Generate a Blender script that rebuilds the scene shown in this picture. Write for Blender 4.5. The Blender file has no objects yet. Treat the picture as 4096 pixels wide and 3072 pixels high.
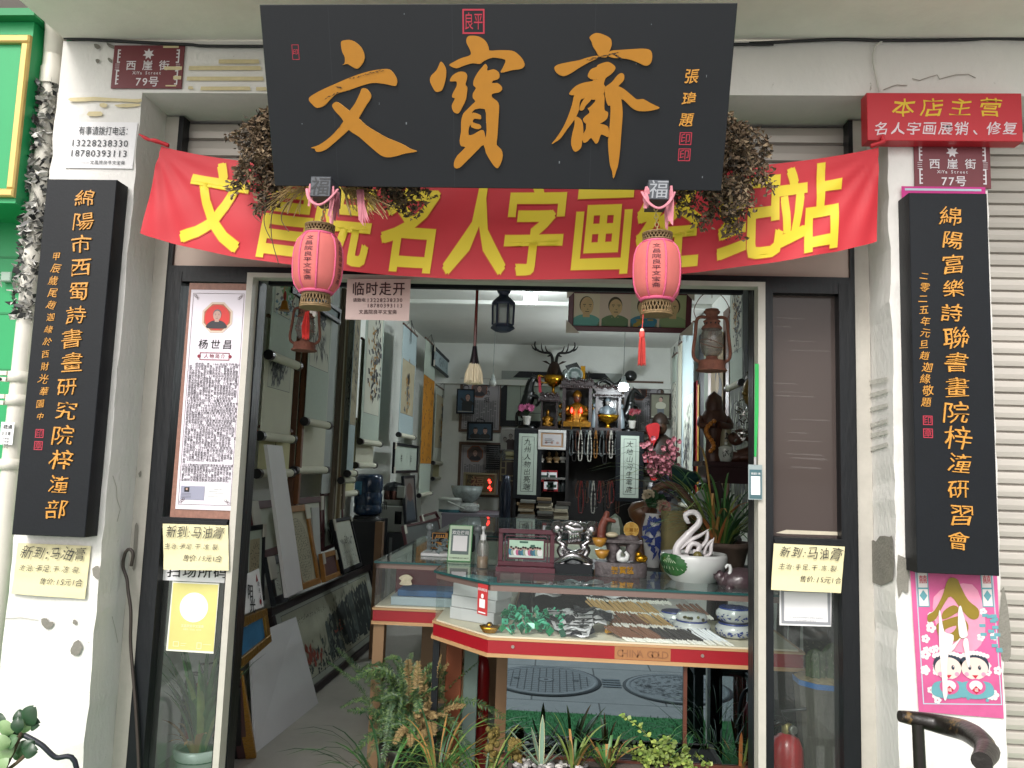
import bpy,math,random
from mathutils import Vector as V,Matrix
from mathutils.geometry import tessellate_polygon
S=bpy.context.scene
C=S.collection
RNG=random.Random(11)
U=RNG.uniform
#------------------------------------------------------------------ camera
CZ=1.55
FPX=3088.7
AX=V((0.99777258,0.02685831,-0.06106146))
AY=V((0.05784136,0.1076492,0.99250493))
AZ=V((0.03323022,-0.99382608,0.1058559))
cd=bpy.data.cameras.new('camera')
cam=bpy.data.objects.new('camera',cd)
C.objects.link(cam)
cd.sensor_width=36.0
cd.lens=FPX/4096*36.0
cd.clip_start,cd.clip_end=0.05,500
right=V((AX[0],AY[0],AZ[0]));down=V((AX[1],AY[1],AZ[1]));fwd=V((AX[2],AY[2],AZ[2]))
m=Matrix((right,-down,-fwd)).transposed().to_4x4()
m.translation=V((0,0,CZ))
cam.matrix_world=m
S.camera=cam
#------------------------------------------------------------------ sky, sun, exposure
W=bpy.data.worlds.new('World');S.world=W;W.use_nodes=True
nt=W.node_tree
sky=nt.nodes.new('ShaderNodeTexSky');sky.sky_type='NISHITA';sky.sun_disc=False
SUN_EL,SUN_AZ=math.radians(43),math.radians(200)
sky.sun_elevation,sky.sun_rotation=SUN_EL,SUN_AZ
sky.air_density,sky.dust_density=1.0,3.0
hs=nt.nodes.new('ShaderNodeHueSaturation');hs.inputs['Saturation'].default_value=0.22
wm=nt.nodes.new('ShaderNodeMix');wm.data_type='RGBA';wm.blend_type='MULTIPLY';wm.inputs['Factor'].default_value=1;wm.inputs[7].default_value=(1,.975,.945,1)
bg=nt.nodes['Background'];bg.inputs['Strength'].default_value=0.15
nt.links.new(sky.outputs[0],hs.inputs['Color']);nt.links.new(hs.outputs[0],wm.inputs[6]);nt.links.new(wm.outputs[2],bg.inputs['Color'])
ld=bpy.data.lights.new('sun','SUN');ld.energy=1.1;ld.angle=math.radians(18);ld.color=(1,.97,.93)
sun=bpy.data.objects.new('sun',ld);C.objects.link(sun)
sd=V((math.sin(SUN_AZ)*math.cos(SUN_EL),math.cos(SUN_AZ)*math.cos(SUN_EL),math.sin(SUN_EL)))
sun.rotation_euler=sd.to_track_quat('Z','Y').to_euler()
sun.location=sd*20
S.view_settings.view_transform='Standard';S.view_settings.look='None'
S.view_settings.gamma=1.0;S.view_settings.exposure=0.86
S.cycles.max_bounces=12;S.cycles.diffuse_bounces=8;S.cycles.transparent_max_bounces=12
S.cycles.caustics_reflective=False;S.cycles.caustics_refractive=False
#------------------------------------------------------------------ from a point of the photograph (4096 x 3072) to a place
def ray(sx,sy):
 d=V((sx-2048,sy-1536,FPX))
 return V((AX.dot(d),AY.dot(d),AZ.dot(d)))
def P(sx,sy,Y):
 d=ray(sx,sy);return d*(Y/d.y)+V((0,0,CZ))
def PX(sx,sy,X):
 d=ray(sx,sy);return d*(X/d.x)+V((0,0,CZ))
def PZ(sx,sy,Z):
 d=ray(sx,sy);return d*((Z-CZ)/d.z)+V((0,0,CZ))
X0=(0,1000,2000,2996);Y0=(0,750,1500,2247)
def Q(c,r,u,v):return X0[c]+.4973*u,Y0[r]+.4973*v
#------------------------------------------------------------------ materials
MATS={}
def lin(h):
 h=h.lstrip('#');o=[]
 for i in(0,2,4):
  c=int(h[i:i+2],16)/255
  o.append(c/12.92 if c<=.04045 else((c+.055)/1.055)**2.4)
 return o
def mat(name,col,rough=.6,metal=0,var=0,vs=8,bump=0,bs=60,emit=0,spec=.5,coat=0,stretch=(1,1,1),spots=None,trans=0,sss=0):
 0
 if name in MATS:return MATS[name]
 mt=bpy.data.materials.new(name);mt.use_nodes=True;MATS[name]=mt
 n=mt.node_tree.nodes;L=mt.node_tree.links.new
 b=n['Principled BSDF']
 c=lin(col)if isinstance(col,str)else list(col)
 b.inputs['Base Color'].default_value=(*c,1)
 b.inputs['Roughness'].default_value=rough;b.inputs['Metallic'].default_value=metal
 b.inputs['Specular IOR Level'].default_value=spec
 b.inputs['Coat Weight'].default_value=coat
 b.inputs['Transmission Weight'].default_value=trans
 if emit:
  b.inputs['Emission Color'].default_value=(*c,1);b.inputs['Emission Strength'].default_value=emit
 if var or bump or spots:
  tc=n.new('ShaderNodeTexCoord');mp=n.new('ShaderNodeMapping');mp.inputs['Scale'].default_value=stretch
  L(tc.outputs['Object'],mp.inputs[0])
 out=None
 if var:
  nz=n.new('ShaderNodeTexNoise');nz.inputs['Scale'].default_value=vs;nz.inputs['Detail'].default_value=6;nz.inputs['Roughness'].default_value=.65
  L(mp.outputs[0],nz.inputs['Vector'])
  rp=n.new('ShaderNodeValToRGB');rp.color_ramp.elements[0].position=.3;rp.color_ramp.elements[1].position=.7
  rp.color_ramp.elements[0].color=(*[max(0,x*(1-var))for x in c],1);rp.color_ramp.elements[1].color=(*[min(1,x*(1+var))for x in c],1)
  L(nz.outputs['Fac'],rp.inputs[0]);out=rp.outputs[0]
 if spots:
  sc,ss,th=spots
  nz2=n.new('ShaderNodeTexNoise');nz2.inputs['Scale'].default_value=ss;nz2.inputs['Detail'].default_value=5;nz2.inputs['Roughness'].default_value=.7
  L(mp.outputs[0],nz2.inputs['Vector'])
  r2=n.new('ShaderNodeValToRGB');r2.color_ramp.elements[0].position=th;r2.color_ramp.elements[1].position=th+.035
  L(nz2.outputs['Fac'],r2.inputs[0])
  mx=n.new('ShaderNodeMix');mx.data_type='RGBA'
  L(r2.outputs[0],mx.inputs['Factor'])
  if out:L(out,mx.inputs[6])
  else:mx.inputs[6].default_value=(*c,1)
  mx.inputs[7].default_value=(*lin(sc),1);out=mx.outputs[2]
 if out:L(out,b.inputs['Base Color'])
 if bump:
  nb=n.new('ShaderNodeTexNoise');nb.inputs['Scale'].default_value=bs;nb.inputs['Detail'].default_value=5
  L(mp.outputs[0],nb.inputs['Vector'])
  bp=n.new('ShaderNodeBump');bp.inputs['Strength'].default_value=bump;bp.inputs['Distance'].default_value=.01
  L(nb.outputs['Fac'],bp.inputs['Height']);L(bp.outputs[0],b.inputs['Normal'])
 return mt
def glass_mat(name,tint=(1,1,1),refl=1.0,rough=.02,haze=0,hazecol=(.6,.6,.6)):
 0
 if name in MATS:return MATS[name]
 mt=bpy.data.materials.new(name);mt.use_nodes=True;MATS[name]=mt
 n=mt.node_tree.nodes;L=mt.node_tree.links.new
 n.remove(n['Principled BSDF']);o=n['Material Output']
 t=n.new('ShaderNodeBsdfTransparent');t.inputs[0].default_value=(*tint,1)
 g=n.new('ShaderNodeBsdfGlossy');g.inputs['Roughness'].default_value=rough
 f=n.new('ShaderNodeLayerWeight');f.inputs[0].default_value=.5
 pw5=n.new('ShaderNodeMath');pw5.operation='POWER';pw5.inputs[1].default_value=4.5;L(f.outputs['Facing'],pw5.inputs[0])
 mu=n.new('ShaderNodeMath');mu.operation='MULTIPLY_ADD';mu.inputs[1].default_value=.92*min(1,refl);mu.inputs[2].default_value=.05*refl
 L(pw5.outputs[0],mu.inputs[0])
 mx=n.new('ShaderNodeMixShader');L(mu.outputs[0],mx.inputs[0]);L(t.outputs[0],mx.inputs[1]);L(g.outputs[0],mx.inputs[2])
 last=mx.outputs[0]
 if haze:
  d=n.new('ShaderNodeBsdfDiffuse');d.inputs[0].default_value=(*hazecol,1)
  m2=n.new('ShaderNodeMixShader');m2.inputs[0].default_value=haze
  L(last,m2.inputs[1]);L(d.outputs[0],m2.inputs[2]);last=m2.outputs[0]
 L(last,o.inputs['Surface'])
 return mt
class Frame:
 0
 def __init__(s,o,u=(1,0,0),v=(0,0,1)):
  s.o=V(o);s.u=V(u).normalized();v=V(v);s.v=(v-s.u*v.dot(s.u)).normalized();s.n=s.u.cross(s.v)
 def __call__(s,a,b,h=0):return s.o+s.u*a+s.v*b+s.n*h
 def hit(s,sx,sy):
  d=ray(sx,sy);c0=V((0,0,CZ));t=(s.o-c0).dot(s.n)/d.dot(s.n);q=c0+d*t-s.o
  return q.dot(s.u),q.dot(s.v)
def facade(Y):return Frame((0,Y,0))
def leftwall(X):return Frame((X,0,0),(0,1,0))
def rightwall(X):return Frame((X,0,0),(0,-1,0))
GL={}
def glyphs(chars,bold):
 bold_=bold*.27
 new=[c for c in dict.fromkeys(chars)if(c,bold)not in GL and c.strip()]
 obs=[]
 for c in new:
  t=bpy.data.curves.new('glyph','FONT');t.body=c;t.resolution_u=2;t.offset=bold_
  o=bpy.data.objects.new('glyph',t);C.objects.link(o);obs.append((c,o,t))
 if obs:
  dg=bpy.context.evaluated_depsgraph_get();dg.update()
  for c,o,t in obs:
   e=o.evaluated_get(dg);me=e.to_mesh()
   GL[(c,bold)]=([(v.co.x,v.co.y)for v in me.vertices],[tuple(p.vertices)for p in me.polygons])
   e.to_mesh_clear()
  for c,o,t in obs:
   bpy.data.objects.remove(o);bpy.data.curves.remove(t)
class MB:
 def __init__(s):s.v=[];s.f=[];s.mi=[];s.mats=[];s.m=0;s.sm=[];s.smooth=False
 def use(s,mt):
  if mt not in s.mats:s.mats.append(mt)
  s.m=s.mats.index(mt);return s
 def add(s,vs,fs,smooth=None):
  k=len(s.v);s.v+=[V(p)for p in vs]
  for f in fs:
   s.f.append(tuple(i+k for i in f));s.mi.append(s.m);s.sm.append(s.smooth if smooth is None else smooth)
 def box(s,x0,x1,y0,y1,z0,z1):
  s.fbox(Frame((0,0,0)),x0,x1,z0,z1,-y1,-y0)
 def fbox(s,F,u0,u1,v0,v1,h0,h1,bev=0):
  if bev<=0:
   p=[F(a,b,h)for h in(h0,h1)for a,b in((u0,v0),(u1,v0),(u1,v1),(u0,v1))]
   s.add(p,[(0,3,2,1),(4,5,6,7),(0,1,5,4),(1,2,6,5),(2,3,7,6),(3,0,4,7)])
  else:
   b=bev
   r=[[F(a,c,h0)for a,c in((u0,v0),(u1,v0),(u1,v1),(u0,v1))],[F(a,c,h1-b)for a,c in((u0,v0),(u1,v0),(u1,v1),(u0,v1))],[F(a,c,h1)for a,c in((u0+b,v0+b),(u1-b,v0+b),(u1-b,v1-b),(u0+b,v1-b))]]
   fs=[(3,2,1,0),(8,9,10,11)]
   for k in(0,4):
    for i in range(4):j=(i+1)%4;fs.append((k+i,k+j,k+4+j,k+4+i))
   s.add(sum(r,[]),fs)
 def quad(s,a,b,c,d):s.add([a,b,c,d],[(0,1,2,3)])
 def rect(s,F,u0,v0,u1,v1,h=0):s.quad(F(u0,v0,h),F(u1,v0,h),F(u1,v1,h),F(u0,v1,h))
 def ring(s,F,u0,v0,u1,v1,w,h=0):
  s.rect(F,u0,v0,u1,v0+w,h);s.rect(F,u0,v1-w,u1,v1,h);s.rect(F,u0,v0+w,u0+w,v1-w,h);s.rect(F,u1-w,v0+w,u1,v1-w,h)
 def frame3(s,F,u0,v0,u1,v1,w,h0,h1,bev=0):
  s.fbox(F,u0,u1,v0,v0+w,h0,h1,bev);s.fbox(F,u0,u1,v1-w,v1,h0,h1,bev)
  s.fbox(F,u0,u0+w,v0+w,v1-w,h0,h1-.0015,bev);s.fbox(F,u1-w,u1,v0+w,v1-w,h0,h1-.0015,bev)
 def poly(s,F,pts,h0,h1=None,holes=(),bev=0):
  0
  loops=[list(pts)]+[list(h)for h in holes]
  flat=[p for l in loops for p in l]
  tri=tessellate_polygon([[V((a,b,0))for a,b in l]for l in loops])
  tri=[t if((flat[t[1]][0]-flat[t[0]][0])*(flat[t[2]][1]-flat[t[0]][1])-(flat[t[1]][1]-flat[t[0]][1])*(flat[t[2]][0]-flat[t[0]][0]))>0 else(t[0],t[2],t[1])for t in tri]
  top=h0 if h1 is None else h1
  vs=[F(a,b,top)for a,b in flat];fs=[tuple(t)for t in tri]
  if h1 is not None:
   n=len(flat);vs+=[F(a,b,h0)for a,b in flat];k=0
   for l in loops:
    for i in range(len(l)):
     j=(i+1)%len(l);fs.append((k+i,k+j,n+k+j,n+k+i))
    k+=len(l)
  s.add(vs,fs)
 def disc(s,F,u,v,r,h=0,seg=20,ry=None,h1=None):
  ry=ry or r
  s.poly(F,[(u+r*math.cos(2*math.pi*i/seg),v+ry*math.sin(2*math.pi*i/seg))for i in range(seg)],h,h1)
 def tube(s,pts,rad,seg=8,caps=True,smooth=True,sq=1.0):
  pts=[V(p)for p in pts];n=len(pts)
  rad=rad if isinstance(rad,(list,tuple))else[rad]*n
  t0=(pts[1]-pts[0]).normalized();a=V((0,0,1))if abs(t0.z)<.9 else V((1,0,0))
  x=t0.cross(a).normalized();vs=[]
  for i,p in enumerate(pts):
   t=(pts[min(i+1,n-1)]-pts[max(i-1,0)]).normalized()
   x=(x-t*x.dot(t)).normalized();y=t.cross(x)
   vs+=[p+(x*math.cos(2*math.pi*k/seg)+y*math.sin(2*math.pi*k/seg)*sq)*rad[i]for k in range(seg)]
  fs=[]
  for i in range(n-1):
   for k in range(seg):
    q=(k+1)%seg;fs.append((i*seg+k,i*seg+q,(i+1)*seg+q,(i+1)*seg+k))
  s.add(vs,fs,smooth)
  if caps:s.add(vs[:seg],[tuple(reversed(range(seg)))],False);s.add(vs[-seg:],[tuple(range(seg))],False)
 def lathe(s,prof,c=(0,0,0),seg=24,sx=1,sy=1,smooth=True,axis=None):
  c=V(c);vs=[];fs=[];n=len(prof)
  ax=(V((1,0,0)),V((0,1,0)),V((0,0,1)))
  if axis is not None:
   z=V(axis).normalized();x=z.orthogonal().normalized();ax=(x,z.cross(x),z)
  for r,z in prof:
   vs+=[c+ax[0]*(r*sx*math.cos(2*math.pi*k/seg))+ax[1]*(r*sy*math.sin(2*math.pi*k/seg))+ax[2]*z for k in range(seg)]
  for i in range(n-1):
   for k in range(seg):
    q=(k+1)%seg;fs.append((i*seg+k,i*seg+q,(i+1)*seg+q,(i+1)*seg+k))
  s.add(vs,fs,smooth)
  for r,idx in((prof[0],range(seg-1,-1,-1)),(prof[-1],range((n-1)*seg,n*seg))):
   if r[0]>1e-5:s.add([vs[i]for i in idx],[tuple(range(seg))],False)
 def ball(s,c,r,sx=1,sy=1,sz=1,seg=12,rings=8):
  s.lathe([(max(1e-6,r*math.sin(math.pi*i/rings)),-r*sz*math.cos(math.pi*i/rings))for i in range(rings+1)],c,seg,sx,sy)
 def blade(s,base,d,up,length,w,droop,n=7,fold=.25):
  0
  base=V(base);d=V(d).normalized();up=V(up).normalized();side=d.cross(up)
  if side.length<1e-4:side=d.orthogonal()
  side.normalize();p=base.copy();t=up.copy();vs=[]
  for i in range(n+1):
   f=i/n;ww=w*(.55+.9*f)*(1-f)**.55 if f<.999 else.0004
   nrm=side.cross(t)
   vs+=[p-side*ww,p+nrm*(-ww*fold),p+side*ww]
   t=(t+d*droop*(.4+f)/n-V((0,0,1))*droop*.95*f*f*2.2/n).normalized();p=p+t*(length/n)
  fs=[]
  for i in range(n):
   k=i*3;fs+=[(k,k+1,k+4,k+3),(k+1,k+2,k+5,k+4)]
  s.add(vs,fs,True)
  return p
 def leaf(s,p,d,nrm,l,w):
  p=V(p);d=V(d).normalized();nrm=V(nrm);sd=d.cross(nrm)
  if sd.length<1e-4:sd=d.orthogonal()
  sd.normalize()
  s.add([p,p+d*l*.35+sd*w,p+d*l*.75+sd*w*.7,p+d*l,p+d*l*.75-sd*w*.7,p+d*l*.35-sd*w],[(0,1,2,3,4,5)])
 def text(s,F,txt,u,v,cell,bold=0.0,vert=False,sx=1.0,sy=1.0,pitch=None,h=.002,h1=None,align='l',shear=0,jit=0,fn=None,rot=0,warp=0):
  0
  glyphs(txt,bold)
  wd=lambda c:1.0 if ord(c)>0x2000 else(.36 if c in 'il1.:' and not c.isdigit()else.62)
  pitch=pitch or cell*sx
  if not vert:
   tot=sum(wd(c)for c in txt)*pitch
   cur={'l':u,'c':u-tot/2,'r':u-tot}[align]
  for i,c in enumerate(txt):
   if vert:cu,cv=u,v-i*pitch
   else:cu,cv=cur+wd(c)*pitch/2,v;cur+=wd(c)*pitch
   if not c.strip():continue
   vs,fs=GL[(c,bold)]
   if not vs:continue
   cx=.5 if ord(c)>0x2000 else(min(p[0]for p in vs)+max(p[0]for p in vs))/2
   r=RNG.uniform(-jit,jit)*1.5+rot;k=1+RNG.uniform(-jit,jit);cr,sr=math.cos(r),math.sin(r)
   out=[];w1,w2=(U(0,6),U(0,6))if warp else(0,0)
   for a,b in vs:
    if warp:a,b=a+warp*math.sin(8*b+w1)+warp*.5*math.sin(15*a+w2),b+warp*math.sin(7*a+w2)+warp*.5*math.sin(17*b+w1)
    a=(a-cx)*cell*sx*k;b=(b-.36)*cell*sy*k;a+=b*shear
    out.append((cu+a*cr-b*sr,cv+a*sr+b*cr))
   if fn:fn(s,out,fs)
   elif h1 is None:s.add([F(a,b,h)for a,b in out],fs)
   else:
    s.add([F(a,b,h1)for a,b in out],fs)
    cnt={}
    for f in fs:
     for q in range(len(f)):
      e=(f[q],f[(q+1)%len(f)]);cnt[e]=1
    ed=[e for e in cnt if(e[1],e[0])not in cnt]
    n=len(out);s.add([F(a,b,h1)for a,b in out]+[F(a,b,h)for a,b in out],[(e[1],e[0],e[0]+n,e[1]+n)for e in ed])
 def build(s,name,parent=None,loc=None):
  me=bpy.data.meshes.new(name)
  if loc is None:
   if s.v:
    lo=[min(p[i]for p in s.v)for i in range(3)];hi=[max(p[i]for p in s.v)for i in range(3)]
    loc=V(((lo[0]+hi[0])/2,(lo[1]+hi[1])/2,lo[2]))
   else:loc=V((0,0,0))
  loc=V(loc)
  me.from_pydata([p-loc for p in s.v],[],s.f)
  for mt in s.mats:me.materials.append(mt)
  me.polygons.foreach_set('material_index',s.mi);me.polygons.foreach_set('use_smooth',s.sm)
  me.update()
  o=bpy.data.objects.new(name,me);C.objects.link(o)
  if parent is not None:
   o.parent=parent;o.location=loc-WORLD[parent.name]
  else:o.location=loc
  WORLD[o.name]=loc
  return o
WORLD={}
def tag(o,label,cat,group=None,kind=None):
 if label:o['label']=label
 if cat:o['category']=cat
 if group:o['group']=group
 if kind:o['kind']=kind
 return o
def thing(name,label,cat,loc,group=None):
 o=bpy.data.objects.new(name,None);C.objects.link(o);o.location=V(loc);WORLD[o.name]=V(loc);o.empty_display_size=.05
 return tag(o,label,cat,group)
def structure(name,mb):o=mb.build(name);o['kind']='structure';return o
def copy_tree(o,delta,label,parent=None):
 c=o.copy();C.objects.link(c);WORLD[c.name]=WORLD[o.name]+V(delta)
 if parent is None:c.location=o.location+V(delta);c['label']=label
 else:c.parent=parent
 for ch in list(o.children):copy_tree(ch,delta,None,c)
 return c
def one(mt,fn,*a,**k):
 b=MB();b.use(mt);getattr(b,fn)(*a,**k);return b
def smoothpoly(pts,n=3):
 out=[];N=len(pts)
 for i in range(N):
  p0,p1,p2,p3=(V((*pts[(i+j)%N],0))for j in(-1,0,1,2))
  for k in range(n):
   t=k/n
   q=.5*((2*p1)+(p2-p0)*t+(2*p0-5*p1+4*p2-p3)*t*t+(3*p1-p0-3*p2+p3)*t**3)
   out.append((q.x,q.y))
 return out
def curve(pts,n=6):
 pts=[V(p)for p in pts];out=[]
 for i in range(len(pts)-1):
  p0,p1,p2,p3=pts[max(i-1,0)],pts[i],pts[i+1],pts[min(i+2,len(pts)-1)]
  for k in range(n):
   t=k/n
   out.append(.5*((2*p1)+(p2-p0)*t+(2*p0-5*p1+4*p2-p3)*t*t+(3*p1-p0-3*p2+p3)*t**3))
 out.append(pts[-1]);return out
white_wall=mat('white_plaster','#dcdad6',.85,var=.06,vs=2.2,bump=.32,bs=55,spots=('#a19e96',23,.705),stretch=(1,1,.6))
white_in=mat('interior_plaster','#e3e5df',.8,var=.05,vs=3,bump=.1,bs=30)
soffit_m=mat('soffit_plaster','#e4dfd6',.85,var=.05,vs=6,bump=.15,bs=40,spots=('#6e6a63',30,.76))
black_wood=mat('black_lacquer_wood','#0a0f15',.5,spec=.3,var=.12,vs=12,bump=.05,bs=120)
gold=mat('gold_lettering','#c78c38',.38,var=.12,vs=30,bump=.15,bs=200)
gold_flat=mat('gold_paint','#a56e10',.5,var=.05,vs=30)
red_seal=mat('red_seal_paint','#a8283c',.5)
dark_frame=mat('black_painted_metal','#0f1216',.42,spec=.35,var=.3,vs=14,bump=.2,bs=60,spots=('#4c5058',38,.73),stretch=(1,1,.25))
white_frame=mat('white_painted_metal','#b5b1a8',.5,var=.06,vs=20,bump=.08,bs=50,spots=('#8d877d',40,.74))
paper_white=mat('white_paper','#e3e2e4',.7,var=.02,vs=12)
scroll_paper=mat('scroll_paper','#c9c8b6',.85,var=.03,vs=6)
ink=mat('black_ink','#1a1a1c',.7)
ink_grey=mat('grey_ink','#55585a',.8,var=.3,vs=60)
#================================================================== the setting
ym=3.44
def mir(sx,sy):
 p=PZ(sx,sy,0);return V((p.x,2*ym-p.y,0))
grd=mat('grey_ground','#a09f9c',.9,var=.1,vs=2)
structure('ground',one(grd,'box',-150,150,-150,150,-.30,-.05))
def paving_mat():
 mt=mat('paving_slabs','#a3a4a2',.8,var=.1,vs=9,bump=.3,bs=70)
 n=mt.node_tree.nodes;L=mt.node_tree.links.new;b=n['Principled BSDF']
 old=b.inputs['Base Color'].links[0].from_socket
 tc=n.new('ShaderNodeTexCoord');br=n.new('ShaderNodeTexBrick')
 br.inputs['Scale'].default_value=1.0;br.inputs['Mortar Size'].default_value=.006;br.inputs['Brick Width'].default_value=.9;br.inputs['Row Height'].default_value=.45
 br.inputs['Color1'].default_value=(1,1,1,1);br.inputs['Color2'].default_value=(.9,.9,.9,1);br.inputs['Mortar'].default_value=(.3,.3,.3,1)
 mp=n.new('ShaderNodeMapping');mp.inputs['Location'].default_value=(.13,.2,0)
 L(tc.outputs['Object'],mp.inputs[0]);L(mp.outputs[0],br.inputs['Vector'])
 mx=n.new('ShaderNodeMix');mx.data_type='RGBA';mx.blend_type='MULTIPLY';mx.inputs['Factor'].default_value=1
 L(old,mx.inputs[6]);L(br.outputs[0],mx.inputs[7]);L(mx.outputs[2],b.inputs['Base Color'])
 return mt
structure('pavement',one(paving_mat(),'box',-30,30,-12,2.82,-.05,0))
tl,tr=mir(2000,2850),mir(2930,2890)
turf_y=(tl.y+tr.y)/2
turf_m=mat('artificial_turf','#479556',.95,var=.35,vs=60,bump=1.0,bs=160)
b=one(turf_m,'box',-6,6,turf_y,2.80,.001,.012)
b.use(mat('turf_pile','#479556',.9,var=.3,vs=20))
for k in range(9000):
 x,y=U(-1.3,1.9),U(turf_y-.01,2.6);a=U(0,6.28);l=U(.008,.016);w=.0022
 dx,dy=math.cos(a)*w,math.sin(a)*w;tx,ty=U(-.012,.012),U(-.012,.012)
 b.add([(x-dx,y-dy,.011),(x+dx,y+dy,.011),(x+tx,y+ty,.012+l)],[(0,1,2)])
o=b.build('turf');o['kind']='stuff';tag(o,'strip of short green artificial turf in front of the shop','turf')
iron=mat('cast_iron','#84888a',.7,var=.15,vs=30,bump=.3,bs=90)
iron_d=mat('cast_iron_groove','#3c4043',.8)
def manhole(cx,cy,r,grid,label):
 t=thing('manhole_cover',label,'manhole cover',(cx,cy,0),'manhole covers in the pavement')
 F=Frame((cx,cy,0),(1,0,0),(0,1,0))
 b=MB();b.use(iron_d);b.lathe([(r+.02,.0005),(r+.02,.004),(r-.005,.004)],(cx,cy,0),48)
 b.use(iron);b.lathe([(r-.004,.002),(r-.006,.008),(r-.035,.008),(r-.037,.003)],(cx,cy,0),48);b.build('rim',t)
 b=MB();b.use(iron);b.disc(F,0,0,r-.036,.0035,48,h1=.006);b.use(iron_d)
 if grid:
  for k in range(-6,7):
   q=k*.05;ext=math.sqrt(max(0,(r-.06)**2-q*q))
   if ext>.02:
    b.rect(F,-ext,q-.0035,ext,q+.0035,.0068);b.rect(F,q-.0035,-ext,q+.0035,ext,.0072)
  b.disc(F,0,0,.06,.008,20);b.use(iron);b.disc(F,0,0,.05,.0085,20);b.use(iron_d);b.disc(F,0,0,.018,.009,12)
 else:
  for k in range(420):
   a,q=U(0,6.28),(r-.06)*math.sqrt(U(0,1));b.rect(F,q*math.cos(a)-.012,q*math.sin(a)-.004,q*math.cos(a)+U(.004,.014),q*math.sin(a)+.003,.0068+k*2e-6)
 b.rect(F,-r*.62,-.012,-r*.5,.012,.0095);b.rect(F,r*.5,-.012,r*.62,.012,.0095);b.build('lid',t)
m1,m2=mir(2184,2722),mir(2709,2756)
manhole(m1.x,m1.y,.385,True,'round iron manhole cover with a square grid, in the pavement left of the rough one')
manhole(m2.x,m2.y,.37,False,'round manhole cover with a rough stippled lid, in the pavement')
b=MB();b.use(mat('channel_grating','#5f6a70',.6))
for k in range(4):b.box(m1.x+.41,m2.x-.40,m1.y-.11+k*.06,m1.y-.08+k*.06,.0005,.005)
tag(b.build('drain_grating'),'narrow slotted drain grating between the two manhole covers','grating')
floor_m=mat('concrete_floor','#b3b0a8',.75,var=.12,vs=2.5,bump=.25,bs=40,spots=('#5d5d57',11,.72))
structure('floor',one(floor_m,'box',-1.95,1.60,2.82,11.2,-.06,.004))
#------------------------------------------------------------------ shop building
FY=3.0
pLx1,pRx0=-1.664,1.181
pLx0=P(20,2500,2.8).x;pRx1=P(3975,1500,2.8).x
beam_z0,beam_z1=2.958,3.172
shop=thing('shop_building','white plastered ground floor shop with two pillars, beam and open front','building',(0,2.8,0))
WW=2.3
b=MB();b.use(white_wall)
def rough_pillar(x0,x1,y0,y1,z0,z1):
 0
 n=46;vs=[];fs=[]
 for i in range(n+1):
  z=z0+(z1-z0)*i/n;e=lambda:RNG.uniform(-.003,.003)
  vs+=[(x0+e()*1.6,y0+e(),z),((x0+x1)/2,y0,z),(x1+e(),y0+e(),z),(x1,y1,z),(x0,y1,z)]
 for i in range(n):
  for k in range(5):q=(k+1)%5;fs.append((i*5+k,i*5+q,i*5+5+q,i*5+5+k))
 return vs,fs
b.add(*rough_pillar(pLx0,pLx1,2.8,3.3,0,beam_z0));b.build('pillar',shop)
b=MB();b.use(white_wall);b.add(*rough_pillar(pRx0,pRx1,2.8,3.3,0,beam_z0));b.build('pillar',shop)
b=MB();b.use(white_wall);b.box(pLx0,5,2.8,3.3,beam_z0,beam_z1);b.build('beam',shop)
b=MB();b.use(soffit_m);b.box(-1.995,6,2.25,2.795,beam_z1+.003,beam_z1+.12);b.box(-1.995,6,2.15,2.25,beam_z1-.0,beam_z1+.30);b.build('canopy',shop)
b=MB();b.use(white_in)
b.box(-2.1,-1.95,3.3,11.2,0,3.33);b.build('interior_wall',shop)
b=MB();b.use(white_in);b.box(1.60,1.76,3.3,11.2,0,3.33);b.build('interior_wall',shop)
b=MB();b.use(white_in);b.box(-2.1,1.76,11.2,11.36,0,3.33);b.box(-1.95,1.6,11.12,11.2,2.72,2.80);b.build('interior_wall',shop)
b=MB();b.use(mat('ceiling_plaster','#d3d4ce',.85,var=.05,vs=2));b.box(-2.1,1.76,3.3,11.36,3.33,3.5)
b.use(white_in);b.box(-1.95,1.6,8.2,8.27,3.29,3.33);b.build('ceiling',shop)
b=MB();b.use(white_in);b.box(-1.95,pLx1+.03,3.02,3.3,0,3.2);b.box(pRx0-.03,1.6,3.02,3.3,0,3.2);b.box(-1.7,1.2,3.1,3.3,2.5,3.2);b.build('return_wall',shop)
b=MB();b.use(white_wall);b.box(-1.995,6,2.8,11.4,3.5,6.5);b.build('upper_wall',shop)
steel=mat('shutter_steel','#a9a39c',.45,metal=.35,var=.06,vs=3,stretch=(.2,1,4))
def slats(b,x0,x1,y,z0,z1,pitch,depth):
 prof=[];z=z1
 while z>z0+pitch*.5:
  for f,d in((0,0),(.06,depth*.9),(.14,depth),(.5,depth*1.15),(.86,depth*.85),(.9,depth*.2),(.94,depth*.5),(.98,0)):
   prof.append((z-f*pitch,d))
  z-=pitch
 vs=[]
 for zz,d in prof:vs+=[(x0,y-d,zz),(x1,y-d,zz)]
 b.add(vs,[(2*i,2*i+1,2*i+3,2*i+2)for i in range(len(prof)-1)])
b=MB();b.use(steel);slats(b,-1.60,1.13,3.05,2.60,2.945,.075,.012);b.build('roller_shutter',shop)
for x0,x1,x2,x3 in((-1.664,-1.605,-1.605,-1.585),(1.125,1.181,1.108,1.125)):b=MB();b.use(white_frame);b.box(x0,x1,2.99,3.05,0,2.95);b.use(dark_frame);b.box(x2,x3,2.985,3.04,0,2.95);b.build('shutter_guide',shop)
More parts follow.
